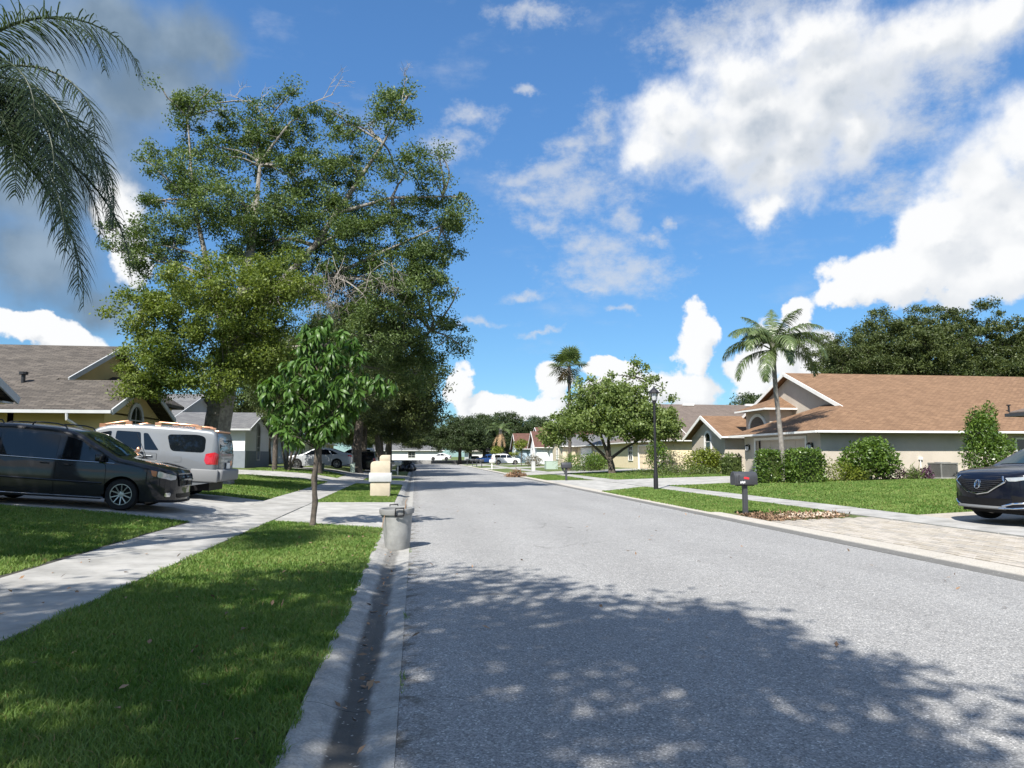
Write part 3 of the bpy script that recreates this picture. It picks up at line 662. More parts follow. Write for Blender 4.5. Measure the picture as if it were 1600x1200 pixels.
def tan_house():
    org = (20.5, 34, 0.30); h = thing('tan_house', 'tan stucco house with orange-brown shingle roof and a wide side wall behind the hedges', 'house', org)
    s = 0.414; ze = 2.95; zr = ze + s * 9.8
    mb = MB()
    mb.box((33.0, 43.2, 1.55), (17.8, 18.4, 2.9)); mb.box((22.5, 38.25, 1.55), (3.2, 8.49, 2.9))
    front_with_hole(mb, 20.5, 20.9, 34.0, 42.5, 0.1, 3.0, 35.4, 41.0, 2.55)
    mb.box((23.6, 49.45, 1.55), (5.2, 5.9, 2.9))
    mb.ext([(33.9, 2.9), (43.2, zr - 0.24), (52.5, 2.9)], (24.1, 0, 0), (0, 1, 0), (-1, 0, 0), -0.25, 0.0)
    mb.ext([(46.45, 2.98), (49.45, 4.28), (52.45, 2.98)], (21.0, 0, 0), (0, 1, 0), (-1, 0, 0), -0.25, 0.0)
    mb.box((23.3, 44.65, 3.55), (1.6, 3.3, 2.1))
    mb.build('wall', M['tan_wall'], h, origin=org)
    rf = MB(); slab = lambda *p: slab_roof(rf, p)
    slab((23.7, 43.2, zr), (23.7, 37.1, ze + s * 3.7), (20, 33.4, ze), (50.8, 33.4, ze), (41, 43.2, zr))
    slab((23.7, 43.2, zr), (41, 43.2, zr), (50.8, 53, ze), (23.7, 53, ze))
    slab((41, 43.2, zr), (50.8, 33.4, ze), (50.8, 53, ze))
    zt = ze + s * 4.1
    slab((20, 33.4, ze), (24.1, 37.5, zt), (24.1, 39.4, zt), (20, 43.5, ze))
    slab((20, 43.5, ze), (24.1, 39.4, zt), (24.1, 43.5, ze))
    a = 5.60
    slab((22.0, 42.55, 4.72), (24.12, 44.65, a), (22.0, 46.75, 4.72)); slab((22.0, 42.55, 4.72), (24.12, 42.55, 4.72), (24.12, 44.65, a)); slab((22.0, 46.75, 4.72), (24.12, 44.65, a), (24.12, 46.75, 4.72))
    slab((20.55, 46.0, 2.98), (20.55, 49.45, 4.54), (27, 49.45, 4.54), (27, 46.0, 2.98)); slab((20.55, 52.9, 2.98), (27, 52.9, 2.98), (27, 49.45, 4.54), (20.55, 49.45, 4.54))
    rf.build('roof', M['tan_roof'], h, origin=org)
    gutter_run(h, org, [((19.94, 33.33, ze - .1), (50.8, 33.33, ze - .1)), ((19.94, 33.4, ze - .1), (19.94, 43.5, ze - .1)), ((21.95, 42.5, 4.62), (21.95, 46.8, 4.62)), ((21.9, 42.49, 4.62), (24.1, 42.49, 4.62)), ((20.5, 45.94, 2.9), (24.5, 45.94, 2.9))])
    mb = MB()
    for (x, p, q) in ((23.66, (43.2, zr - .1), (36.9, ze + s * 3.5 - .1)), (23.66, (43.2, zr - .1), (53, ze - .1)), (20.5, (49.45, 4.44), (45.95, 2.86)), (20.5, (49.45, 4.44), (52.95, 2.86))):
        mb.beam((x, p[0], p[1]), (x, q[0], q[1]), 0.05, 0.22)
    mb.build('rake_board', M['white_trim'], h, origin=org)
    garage_door(h, org, 20.75, 35.4, 41.0, 0.38, 2.55, -1, M['tan_door'])
    mb = MB(); mb.ring([(35.25, 0.3), (41.15, 0.3), (41.15, 2.7), (35.25, 2.7)], [(35.4, 0.3), (41.0, 0.3), (41.0, 2.55), (35.4, 2.55)], (20.5, 0, 0), (0, 1, 0), (-1, 0, 0), -0.03, 0.05); mb.build('opening_trim', M['white_trim'], h, origin=org)
    window(h, org, (21.0, 49.3, 0), (0, 1, 0), (-1, 0, 0), 0.95, 1.35, 3.3, True, bars=(0, 2), tw=0.16)
    # arched opening of the entry tower
    O = (22.5, 44.65, 0); mb = MB(); mb.ring(arch_poly(2.5, 3.2, 4.42, 12), arch_poly(2.1, 3.2, 4.22, 12), O, (0, 1, 0), (-1, 0, 0), -0.02, 0.06); t = mb.build('entry_arch', M['white_trim'], h, origin=org)
    MB().ext(arch_poly(2.1, 3.2, 4.22, 12), O, (0, 1, 0), (-1, 0, 0), -0.01, 0.012).build('arch_opening', M['taupe_roof'], t, origin=org)
    lantern(h, org, (20.5, 34.75, 2.15), -1); lantern(h, org, (20.5, 41.8, 2.15), -1)
    window(h, org, (32.4, 34.0, 0), (1, 0, 0), (0, -1, 0), 1.5, 1.0, 2.5, False, bars=(1, 1))
    mb = MB(); mb.lathe([(.05, 0), (.05, .35), (.11, .36), (.11, .42)], 10, c=(33.4, 36.2, ze + s * 2.8)); mb.build('roof_vent', M['black'], h, origin=org)
    mb = MB(); mb.tube([(26.0, 33.95, 0.4), (26.0, 33.95, 1.5)], .03, 6); mb.box((26.0, 33.96, 1.5), (.2, .12, .14)); mb.build('service_pipe', M['white_trim'], h, origin=org)
    MB().box((22.1, 33.95, 0.75), (.38, .1, .5)).build('meter_box', M['white_trim'], h, origin=org)
tan_house()

def simple_house(name, label, side, xf, y0, y1, depth, zb, ze, slope, wall, roof, wing=None, door=None, wins=(), front_gable=True, base_trim=None, doorm=None, ridge_vents=(), rake='white_trim', swins=()):
    """house whose front at x=xf faces the road; side=+1 runs to +x"""
    org = (xf, y0, zb); h = thing(name, label, 'house', org); n = -side; xb = xf + side * depth; ym = (y0 + y1) / 2; o = 0.5
    zt = ze; zr = zt + slope * (ym - y0 + o); mb = MB()
    mb.box(((xf + xb) / 2, ym, (zb - .3 + zt) / 2), (depth, y1 - y0, zt - zb + .3))
    g0 = xf + side * 2.8 if front_gable else xf
    rf = MB(); rb = MB(); gut = []
    if front_gable:
        mb.ext([(y0 - .05, zt - .05), (ym, zr - .22), (y1 + .05, zt - .05)], (g0, 0, 0), (0, 1, 0), (n, 0, 0), -0.25, 0)
        rb.beam((g0 + n * .42, ym, zr - .1), (g0 + n * .42, y0 - o, zt - .1), .05, .2); rb.beam((g0 + n * .42, ym, zr - .1), (g0 + n * .42, y1 + o, zt - .1), .05, .2)
        e = g0 + n * .4
        slab_roof(rf, [(e, y0 - o, zt), (e, ym, zr), (xb, ym, zr), (xb + side * .4, y0 - o, zt)]); slab_roof(rf, [(e, y1 + o, zt), (xb + side * .4, y1 + o, zt), (xb, ym, zr), (e, ym, zr)])
        k = slope * (2.8 + .5); yy = 2.8 + .5
        slab_roof(rf, [(xf + n * .5, y0 - o, zt), (g0, y0 - o + yy, zt + k), (g0, y1 + o - yy, zt + k), (xf + n * .5, y1 + o, zt)])
        slab_roof(rf, [(xf + n * .5, y0 - o, zt), (e, y0 - o, zt), (e, y0 - o + 2.9, zt + slope * 2.9)]); slab_roof(rf, [(xf + n * .5, y1 + o, zt), (e, y1 + o - 2.9, zt + slope * 2.9), (e, y1 + o, zt)])
    else:
        d = ym - y0 + o
        slab_roof(rf, [(xf + n * .5, y0 - o, zt), (xf + n * .5 + side * d, ym, zr), (xb, ym, zr), (xb, y0 - o, zt)]); slab_roof(rf, [(xf + n * .5, y1 + o, zt), (xb, y1 + o, zt), (xb, ym, zr), (xf + n * .5 + side * d, ym, zr)])
        slab_roof(rf, [(xf + n * .5, y0 - o, zt), (xf + n * .5, y1 + o, zt), (xf + n * .5 + side * d, ym, zr)])
    gut += [((xf + n * .55, y0 - o, zt - .08), (xf + n * .55, y1 + o, zt - .08)), ((xf + n * .55, y0 - o - .05, zt - .08), (xb, y0 - o - .05, zt - .08))]
    if wing:
        ya, yb, pr, ws = wing; xw = xf + n * pr; yc = (ya + yb) / 2; zw = zt + 0.02; zp = zw + ws * ((yb - ya) / 2 + .4)
        mb.box(((xw + xf) / 2 + side * .05, yc, (zb - .3 + zw) / 2), (pr + .1, yb - ya, zw - zb + .28))
        mb.ext([(ya, zw - .04), (yc, zp - .22), (yb, zw - .04)], (xw, 0, 0), (0, 1, 0), (n, 0, 0), -0.25, 0)
        back = xf + side * min(depth * .6, (zp - zw) / slope + .5)
        slab_roof(rf, [(xw + n * .4, ya - .4, zw), (xw + n * .4, yc, zp), (back, yc, zp), (back, ya - .4, zw)]); slab_roof(rf, [(xw + n * .4, yb + .4, zw), (back, yb + .4, zw), (back, yc, zp), (xw + n * .4, yc, zp)])
        rb.beam((xw + n * .42, yc, zp - .1), (xw + n * .42, ya - .42, zw - .1), .05, .2); rb.beam((xw + n * .42, yc, zp - .1), (xw + n * .42, yb + .42, zw - .1), .05, .2)
        gut.append(((xw + n * .4, ya - .46, zw - .08), (xf, ya - .46, zw - .08)))
    mb.build('wall', wall, h, origin=org); rf.build('roof', roof, h, origin=org)
    if rb.v: rb.build('rake_board', M[rake], h, origin=org)
    gutter_run(h, org, gut, rake)
    if door: garage_door(h, org, xf + n * .13, door[0], door[1], zb + .05, zb + 2.2, n, doorm or M['white_trim'], rake)
    for (y, w, z0, z1, a, px) in wins: window(h, org, (xf + n * px, y, 0), (0, 1, 0), (n, 0, 0), w, zb + z0, zb + z1, a, rake)
    for (x, w, z0, z1) in swins: window(h, org, (x, y0, 0), (1, 0, 0), (0, -1, 0), w, zb + z0, zb + z1, False, rake)
    if base_trim and wing:
        ya, yb, pr, ws = wing; xw = xf + n * pr; mb = MB(); t = 0.035; zc = zb + .55
        mb.box((xw + n * t / 2, (ya + yb) / 2, zc), (t, yb - ya + 2 * t, 1.1)); mb.box(((xw + xf) / 2, ya - t / 2, zc), (pr, t, 1.1)); mb.box(((xw + xf) / 2, yb + t / 2, zc), (pr, t, 1.1))
        mb.build('wall_base', base_trim, h, origin=org)
    for (x, y) in ridge_vents:
        MB().box((x, y, zt + slope * (y - y0 + o) + .12), (1.15, .35, .22)).build('ridge_vent', M['white_trim'], h, origin=org)
    return h
simple_house('cream_house', 'cream house with taupe roof and two white ridge vents beside the tan house', 1, 21.5, 60, 78, 20, 0.35, 3.05, 0.40, M['cream_wall'], M['taupe_roof'], None, (61.2, 66.8), [(69.8, 1.3, .9, 2.2, False, 0)], doorm=mat('cream_door', (0.72, 0.60, 0.42), 0.7), ridge_vents=[(27.2, 68.6), (33.9, 68.6)])
simple_house('beige_house', 'low beige house with grey shingle roof behind the sago palm', 1, 21.5, 84, 102, 18, 0.35, 3.0, 0.38, M['beige_wall'], M['grey_roof'], (94, 101, 2.0, .42), (85.5, 91), [(97.5, 1.2, .9, 2.3, False, 2.0)], front_gable=False)
simple_house('white_gable_house', 'pale blue-white house with narrow gable and red-brown roof', 1, 20.5, 108, 124, 18, 0.35, 3.0, 0.55, M['white_wall'], M['red_roof'], (109, 115, 2.0, .75), (117, 122.5), [(112, 1.1, .9, 2.6, True, 2.0)])
simple_house('blue_house', 'blue sided house with red-brown roof and white gable trim', 1, 20.5, 129, 145, 18, 0.35, 3.0, 0.50, M['blue_wall'], M['red_roof'], (130, 137, 2.0, .75), (139, 144), [(133.5, 1.2, .9, 2.6, False, 2.0)])
simple_house('tall_grey_house', 'tall grey house beyond the blue house at the far end', 1, 19.5, 163, 176, 14, 0.3, 5.6, 0.5, M['slate_wall'], M['grey_roof'], None, None, [(166, 1.2, 3.4, 4.8, False, 0), (171, 1.2, 3.4, 4.8, False, 0)], front_gable=False)
simple_house('white_end_house', 'low white house across the far end of the street', -1, 6, 166, 182, 16, 0.4, 3.0, 0.3, M['white_wall'], M['grey_roof'], None, None, [(170, 1.4, .9, 2.2, False, 0)], front_gable=False, swins=[(-7, 1.6, .9, 2.2), (-1, 1.6, .9, 2.2)])
simple_house('pale_long_house', 'long low pale house behind the far parked cars', 1, 12, 164, 178, 30, 0.4, 2.9, 0.3, M['white_wall'], M['taupe_roof'], None, None, [], front_gable=False, swins=[(16, 1.6, .9, 2.2), (24, 1.6, .9, 2.2), (33, 1.6, .9, 2.2)])
simple_house('white_gable_cottage', 'white house with slate base and tall arched gable window behind the big oak', -1, -13.5, 47.2, 66, 16, 0.85, 3.35, 0.30, M['white_wall'], M['grey_roof'], (47.2, 54.6, 2.7, .30), (57, 62.4), [(50.9, 0.85, .55, 2.9, True, 2.7)], base_trim=M['slate_wall'], rake='grey_trim')
simple_house('pale_grey_house', 'pale grey house behind the dark street trees on the left', -1, -13.0, 72, 90, 16, 0.85, 3.4, 0.35, M['white_wall'], M['taupe_roof'], None, (74, 79.5), [(84, 1.4, .9, 2.3, False, 0)], front_gable=False)
simple_house('far_cream_house', 'cream house far down the left side behind the trees', -1, -13.0, 98, 116, 16, 0.85, 3.4, 0.35, M['cream_wall'], M['brown_roof'], None, (100, 105.5), [(110, 1.4, .9, 2.3, False, 0)], front_gable=False)

def yellow_house():
    org = (-10.75, 26.3, 0.7); h = thing('yellow_house', 'yellow stucco house with grey-brown shingle roof behind the parked minivan', 'house', org)
    s = 0.41; ze = 3.2; g = -13.66; mb = MB(); zr2 = ze + s * 8.2
    mb.box((-18.9, 34.0, 1.8), (10.5, 15.4, 2.72)); mb.box((-12.3, 29.0, 1.8), (3.1, 5.4, 2.72))
    mb.ext([(26.3, 3.1), (29.0, 4.25), (31.7, 3.1)], (-10.75, 0, 0), (0, 1, 0), (1, 0, 0), -0.25, 0)
    mb.ext([(26.0, 3.1), (34.0, zr2 - .24), (42, 3.1)], (g, 0, 0), (0, 1, 0), (1, 0, 0), -0.25, 0)
    mb.box((-12.6, 34.6, 1.8), (2.4, 5.2, 2.72)); mb.box((-12.75, 34.2, 3.5), (1.8, 4.6, .8))
    mb.build('wall', M['yellow_wall'], h, origin=org)
    rf = MB(); zr = ze + s * 3.2
    e = -10.3
    slab_roof(rf, [(e, 25.8, ze), (e, 29.0, zr), (g, 29.0, zr), (g + .02, 29.2, zr + .08), (g + .4, 29.2, zr + .08), (g + .4, 34.0, zr2), (-30, 34.0, zr2), (-30, 25.8, ze)])
    slab_roof(rf, [(e, 29.0, zr), (e, 32.2, ze), (g, 32.2, ze), (g, 29.0, zr)])
    slab_roof(rf, [(g + .4, 34.0, zr2), (g + .4, 42.2, ze), (-30, 42.2, ze), (-30, 34.0, zr2)])
    # small hip over the entry
    slab_roof(rf, [(g + .05, 31.3, 4.0), (-11.3, 31.3, 4.0), (-12.6, 33.9, 5.15), (g + .05, 33.9, 5.15)]); slab_roof(rf, [(-11.3, 31.3, 4.0), (-11.3, 36.6, 4.0), (-12.6, 33.9, 5.15)]); slab_roof(rf, [(-11.3, 36.6, 4.0), (g + .05, 36.6, 4.0), (g + .05, 33.9, 5.15), (-12.6, 33.9, 5.15)])
    rf.build('roof', M['brown_roof'], h, origin=org)
    gutter_run(h, org, [((e, 25.73, ze - .09), (-30, 25.73, ze - .09))], 'grey_trim')
    rb = MB()
    for (x, p, q) in ((e + .02, (29.0, zr - .1), (25.75, ze - .1)), (e + .02, (29.0, zr - .1), (32.2, ze - .1)), (g + .42, (34, zr2 - .1), (29.1, zr + .0)), (g + .42, (34, zr2 - .1), (42.2, ze - .1))): rb.beam((x, p[0], p[1]), (x, q[0], q[1]), .05, .2)
    rb.build('rake_board', M['grey_trim'], h, origin=org)
    mb = MB(); mb.tube([(-11.7, 25.72, 3.05), (-11.7, 25.74, 2.85), (-11.4, 26.18, 2.55), (-11.4, 26.22, 2.3), (-11.4, 26.22, .75)], [.055] * 5, 8); mb.build('downspout', M['grey_trim'], h, origin=org)
    window(h, org, (-10.75, 29.05, 0), (0, 1, 0), (1, 0, 0), 1.15, 1.9, 3.5, True, 'grey_trim', tw=0.16)
    mb = MB(); mb.lathe([(.07, 0), (.07, .3), (.15, .32), (.15, .42)], 10, c=(-14.6, 28.6, ze + s * 2.75)); mb.build('roof_vent', M['black'], h, origin=org)
yellow_house()

def garage_wing():
    org = (-11.6, 13.4, 0.7); h = thing('garage_wing', 'grey-brown gable corner with yellow wall poking in at the far left', 'house wing', org)
    ze = 3.2; s = .44; mb = MB(); yc = 16.9; zr = ze + s * 3.9
    mb.box((-15.6, yc, 1.8), (7.8, 6.6, 2.75)); front_with_hole(mb, -11.7, -11.3, 13.6, 20.2, .4, 3.17, 14.6, 19.2, 2.8)
    mb.ext([(13.6, 3.1), (yc, zr - .26), (20.2, 3.1)], (-11.3, 0, 0), (0, 1, 0), (1, 0, 0), -.25, 0); mb.build('wall', M['yellow_wall'], h, origin=org)
    rf = MB(); e = -10.75
    slab_roof(rf, [(e, yc - 3.9, ze), (e, yc, zr), (-20, yc, zr), (-20, yc - 3.9, ze)]); slab_roof(rf, [(e, yc + 3.9, ze), (-20, yc + 3.9, ze), (-20, yc, zr), (e, yc, zr)]); rf.build('roof', M['brown_roof'], h, origin=org)
    rb = MB(); rb.beam((e + .03, yc, zr - .1), (e + .03, yc + 3.95, ze - .1), .05, .2); rb.beam((e + .03, yc, zr - .1), (e + .03, yc - 3.95, ze - .1), .05, .2); rb.build('rake_board', M['grey_trim'], h, origin=org); MB().box((-11.05, yc + 3.6, ze - .17), (.5, .5, .05)).build('soffit', M['grey_trim'], h, origin=org)
    garage_door(h, org, -11.55, 14.6, 19.2, .75, 2.8, 1, M['white_trim'])
garage_wing()
def right_house():
    org = (20.6, 6, 0.3); h = thing('shingled_house', 'dark eave corner of the house beside the dark parked car', 'house', org); mb = MB()
    mb.box((27, 12.2, 1.6), (12.8, 18, 2.9)); mb.build('wall', M['tan_wall'], h, origin=org)
    rf = MB(); slab_roof(rf, [(20.1, 2.6, 3.1), (26.6, 9.1, 5.7), (26.6, 15.3, 5.7), (20.1, 21.8, 3.1)]); slab_roof(rf, [(20.1, 21.8, 3.1), (26.6, 15.3, 5.7), (27.4, 15.3, 5.7), (33.9, 21.8, 3.1)]); slab_roof(rf, [(20.1, 2.6, 3.1), (33.9, 2.6, 3.1), (27.4, 9.1, 5.7), (26.6, 9.1, 5.7)]); slab_roof(rf, [(33.9, 2.6, 3.1), (33.9, 21.8, 3.1), (27.4, 15.3, 5.7), (27.4, 9.1, 5.7)])
    rf.build('roof', M['taupe_roof'], h, origin=org); gutter_run(h, org, [((20.04, 2.6, 3.0), (20.04, 21.85, 3.0)), ((20.04, 21.86, 3.0), (33.9, 21.86, 3.0))], 'charcoal')
right_house()

# ------------------------------------------------------------------ vehicles
class Car:
    def __init__(s, L, W, H, top, belt, axles, Rw, sill=0.24, rf=0.5, rr=0.35, p=3.0, pr=4.0, tum=0.17, front_low=0.26, rear_low=0.34, archk=1.16):
        s.L, s.W, s.H, s.belt, s.axles, s.Rw, s.sill, s.rf, s.rr, s.p, s.pr, s.tum = L, W, H, belt, axles, Rw, sill, rf, rr, p, pr, tum
        t = sorted(top); s.tx = [a for a, _ in t]; s.tz = [b for _, b in t]; s.fl, s.rl = front_low, rear_low; s.Ra = Rw * archk
        # smooth the outline a little
        xs = np.linspace(-L / 2, L / 2, 241); zs = np.interp(xs, s.tx, s.tz); k = np.ones(9) / 9
        zz = np.convolve(np.pad(zs, 4, 'edge'), k, 'valid'); wgt = np.clip(np.minimum(xs + L / 2, L / 2 - xs) / 0.12, 0, 1)
        s.sx = xs; s.sz = zs * (1 - wgt) + zz * wgt
    def ztop(s, x): return float(np.interp(x, s.sx, s.sz))
    def zlow(s, x):
        z = s.sill
        f = s.axles[0] + s.Ra; r = s.axles[1] - s.Ra
        if x > f: z = s.sill + (s.fl - s.sill) * min(1, (x - f) / max(.05, s.L / 2 - f))
        if x < r: z = s.sill + (s.rl - s.sill) * min(1, (r - x) / max(.05, s.L / 2 + r))
        for a in s.axles:
            d = abs(x - a)
            if d < s.Ra - 1e-4: z = max(z, s.Rw + math.sqrt(s.Ra ** 2 - d * d))
        return min(z, s.ztop(x) - 0.03)
    def base(s, z):
        if z <= s.belt: return s.W / 2 * (1 - 0.055 * ((z - 0.62 * s.belt) / s.belt) ** 2 * 3)
        b = s.W / 2 * (1 - 0.055 * 0.38 ** 2 * 3); return b * (1 - s.tum * (z - s.belt) / (s.H - s.belt))
    def endf(s, x):
        t = (x - (s.L / 2 - s.rf)) / s.rf
        if t > 0: return max(0.0, 1 - min(t, 1) ** s.p) ** (1 / s.p)
        t = ((-s.L / 2 + s.rr) - x) / s.rr
        if t > 0: return max(0.0, 1 - min(t, 1) ** s.pr) ** (1 / s.pr)
        return 1.0
    def w(s, x, z): return s.base(z) * s.endf(x)
    def shell(s):
        xs = set(np.round(np.linspace(-s.L / 2, s.L / 2, 72), 4))
        for a in s.axles:
            for k in range(15): xs.add(round(a + s.Ra * math.cos(math.pi * k / 14), 4))
            xs.add(round(a + s.Ra + .004, 4)); xs.add(round(a - s.Ra - .004, 4))
        for k in range(10):
            q = 1 - (1 - k / 9) ** 2
            xs.add(round(s.L / 2 - s.rf + s.rf * q, 4)); xs.add(round(-s.L / 2 + s.rr - s.rr * q, 4))
        xs = sorted(x for x in xs if -s.L / 2 <= x <= s.L / 2)
        V = []; F = []; nrow = 12; half = []
        for x in xs:
            z0, z1 = s.zlow(x), s.ztop(x); rr = min(0.11, 0.32 * (z1 - z0)); e = s.endf(x); ring = []
            zs = [z0 + (z1 - rr - z0) * i / nrow for i in range(nrow + 1)]
            for z in zs: ring.append((s.w(x, z), z))
            yb = ring[-1][0]
            for a in (30, 60, 90): ring.append((max(0, yb - rr * (1 - math.cos(math.radians(a))) * min(1, e * 1.2)), z1 - rr + rr * math.sin(math.radians(a))))
            yt = ring[-1][0]
            for q in (0.6, 0.25): ring.append((yt * q, z1 + 0.035 * (1 - q * q) * e))
            ring = ring + [(0, z1 + .035 * e)] + [(-y, z) for y, z in ring[::-1]]
            half.append([(x, y, z) for y, z in ring])
        n = len(half[0])
        for r in half: V += r
        for i in range(len(xs) - 1):
            for k in range(n - 1): a = i * n + k; F.append((a, a + 1, a + 1 + n, a + n))
        F.append(tuple(range(n))); F.append(tuple((len(xs) - 1) * n + k for k in range(n)))
        mb = MB(); mb.add(V, F); return mb
    # surface look-ups
    def m_side(s, sg, off): return lambda x, z: (x, sg * (s.w(x, z) + off), z)
    def m_front(s, off):
        def f(y, z):
            q = min(0.999, abs(y) / s.base(z)); t = (1 - q ** s.p) ** (1 / s.p); return (min(s.L / 2 - s.rf + s.rf * t, s.L / 2 - s.nose(z)) + off, y, z)
        return f
    def nose(s, z):
        # how far the outline has run back at height z
        xs = np.linspace(s.L / 2, 0, 200); zt = np.interp(xs, s.sx, s.sz); i = int(np.argmax(zt >= z)); return s.L / 2 - xs[i]
    def tailback(s, z):
        xs = np.linspace(-s.L / 2, 0, 200); zt = np.interp(xs, s.sx, s.sz); i = int(np.argmax(zt >= z)); return xs[i] + s.L / 2
    def m_rear(s, off):
        def f(y, z):
            q = min(0.999, abs(y) / s.base(z)); t = (1 - q ** s.pr) ** (1 / s.pr); return (max(-s.L / 2 + s.rr - s.rr * t, -s.L / 2 + s.tailback(z)) - off, y, z)
        return f
    def m_top(s, off):
        def f(x, y):
            z = s.ztop(x); yt = max(.05, s.w(x, z)); q = min(1, abs(y) / yt); return (x, y, z + .035 * (1 - q * q) * s.endf(x) + off)
        return f
def patch(mb, poly, fn, rings=4, dens=0.07):
    pts = []
    n = len(poly)
    for i in range(n):
        a, b = poly[i], poly[(i + 1) % n]; k = max(1, int(math.hypot(b[0] - a[0], b[1] - a[1]) / dens))
        pts += [(a[0] + (b[0] - a[0]) * j / k, a[1] + (b[1] - a[1]) * j / k) for j in range(k)]
    cx = sum(p[0] for p in pts) / len(pts); cy = sum(p[1] for p in pts) / len(pts); m = len(pts); V = []; F = []
    for r in range(rings):
        q = 1 - r / rings; V += [fn(cx + (x - cx) * q, cy + (y - cy) * q) for x, y in pts]
    V.append(fn(cx, cy))
    for r in range(rings - 1):
        for i in range(m): a = r * m + i; b = r * m + (i + 1) % m; F.append((a, b, b + m, a + m))
    o = (rings - 1) * m
    for i in range(m): F.append((o + i, o + (i + 1) % m, rings * m))
    return mb.add(V, F)
def grow(poly, d):
    n = len(poly); cx = sum(p[0] for p in poly) / n; cy = sum(p[1] for p in poly) / n
    out = []
    for x, y in poly:
        l = math.hypot(x - cx, y - cy); out.append((x + (x - cx) / l * d, y + (y - cy) / l * d))
    return out
def rounded(poly, r=0.05, k=3):
    out = []; n = len(poly)
    for i in range(n):
        p = Vector(poly[i]); a = Vector(poly[i - 1]); b = Vector(poly[(i + 1) % n]); da = (a - p); db = (b - p); q = min(r, da.length * .45, db.length * .45)
        A = p + da.normalized() * q; B = p + db.normalized() * q
        for j in range(k + 1):
            t = j / k; v = A * (1 - t) ** 2 + p * 2 * t * (1 - t) + B * t * t; out.append((v.x, v.y))
    return out
WHEEL = {}
def wheel_meshes(Rw, wd, style):
    key = (Rw, wd, style)
    if key in WHEEL: return WHEEL[key]
    ri = Rw * (0.67 if style != 'suv' else 0.62); h = wd / 2; mb = MB()
    mb.lathe([(ri * .98, -h * .8), (ri, -h), (Rw * .93, -h), (Rw * .985, -h * .8), (Rw, -h * .4), (Rw, h * .4), (Rw * .985, h * .8), (Rw * .93, h), (ri, h), (ri * .98, h * .8)], 32, 'Y', caps=False)
    t = mb
    mb = MB(); mb.lathe([(ri * .99, -h * .9), (ri * .99, h * .9)], 32, 'Y', caps=False)
    for sg in (1, -1):
        mb.ring([(ri * math.cos(a * .19635), ri * math.sin(a * .19635)) for a in range(32)], [(ri * .93 * math.cos(a * .19635), ri * .93 * math.sin(a * .19635)) for a in range(32)], (0, 0, 0), (1, 0, 0), (0, sg, 0), h * .84, h * .95)
        ns = 5
        for k in range(ns):
            for da in ((-.16, .16) if style != 'suv' else (-.2, .2)):
                a = 2 * math.pi * k / ns + da; a2 = 2 * math.pi * k / ns + da * (1.9 if style == 'twin' else .8)
                p0 = (.05 * math.cos(a), sg * h * .78, .05 * math.sin(a)); p1 = (ri * .95 * math.cos(a2), sg * h * .88, ri * .95 * math.sin(a2)); mb.beam(p0, p1, .020 if style == 'twin' else .05, .035, (0, 1, 0))
        mb.lathe([(.07, sg * h * .70), (.065, sg * h * .88), (.03, sg * h * .9)], 16, 'Y')
    r = mb
    mb = MB(); mb.lathe([(ri * .98, -h * .5), (ri * .98, h * .5)], 24, 'Y'); d = mb
    WHEEL[key] = (t, r, d); return WHEEL[key]
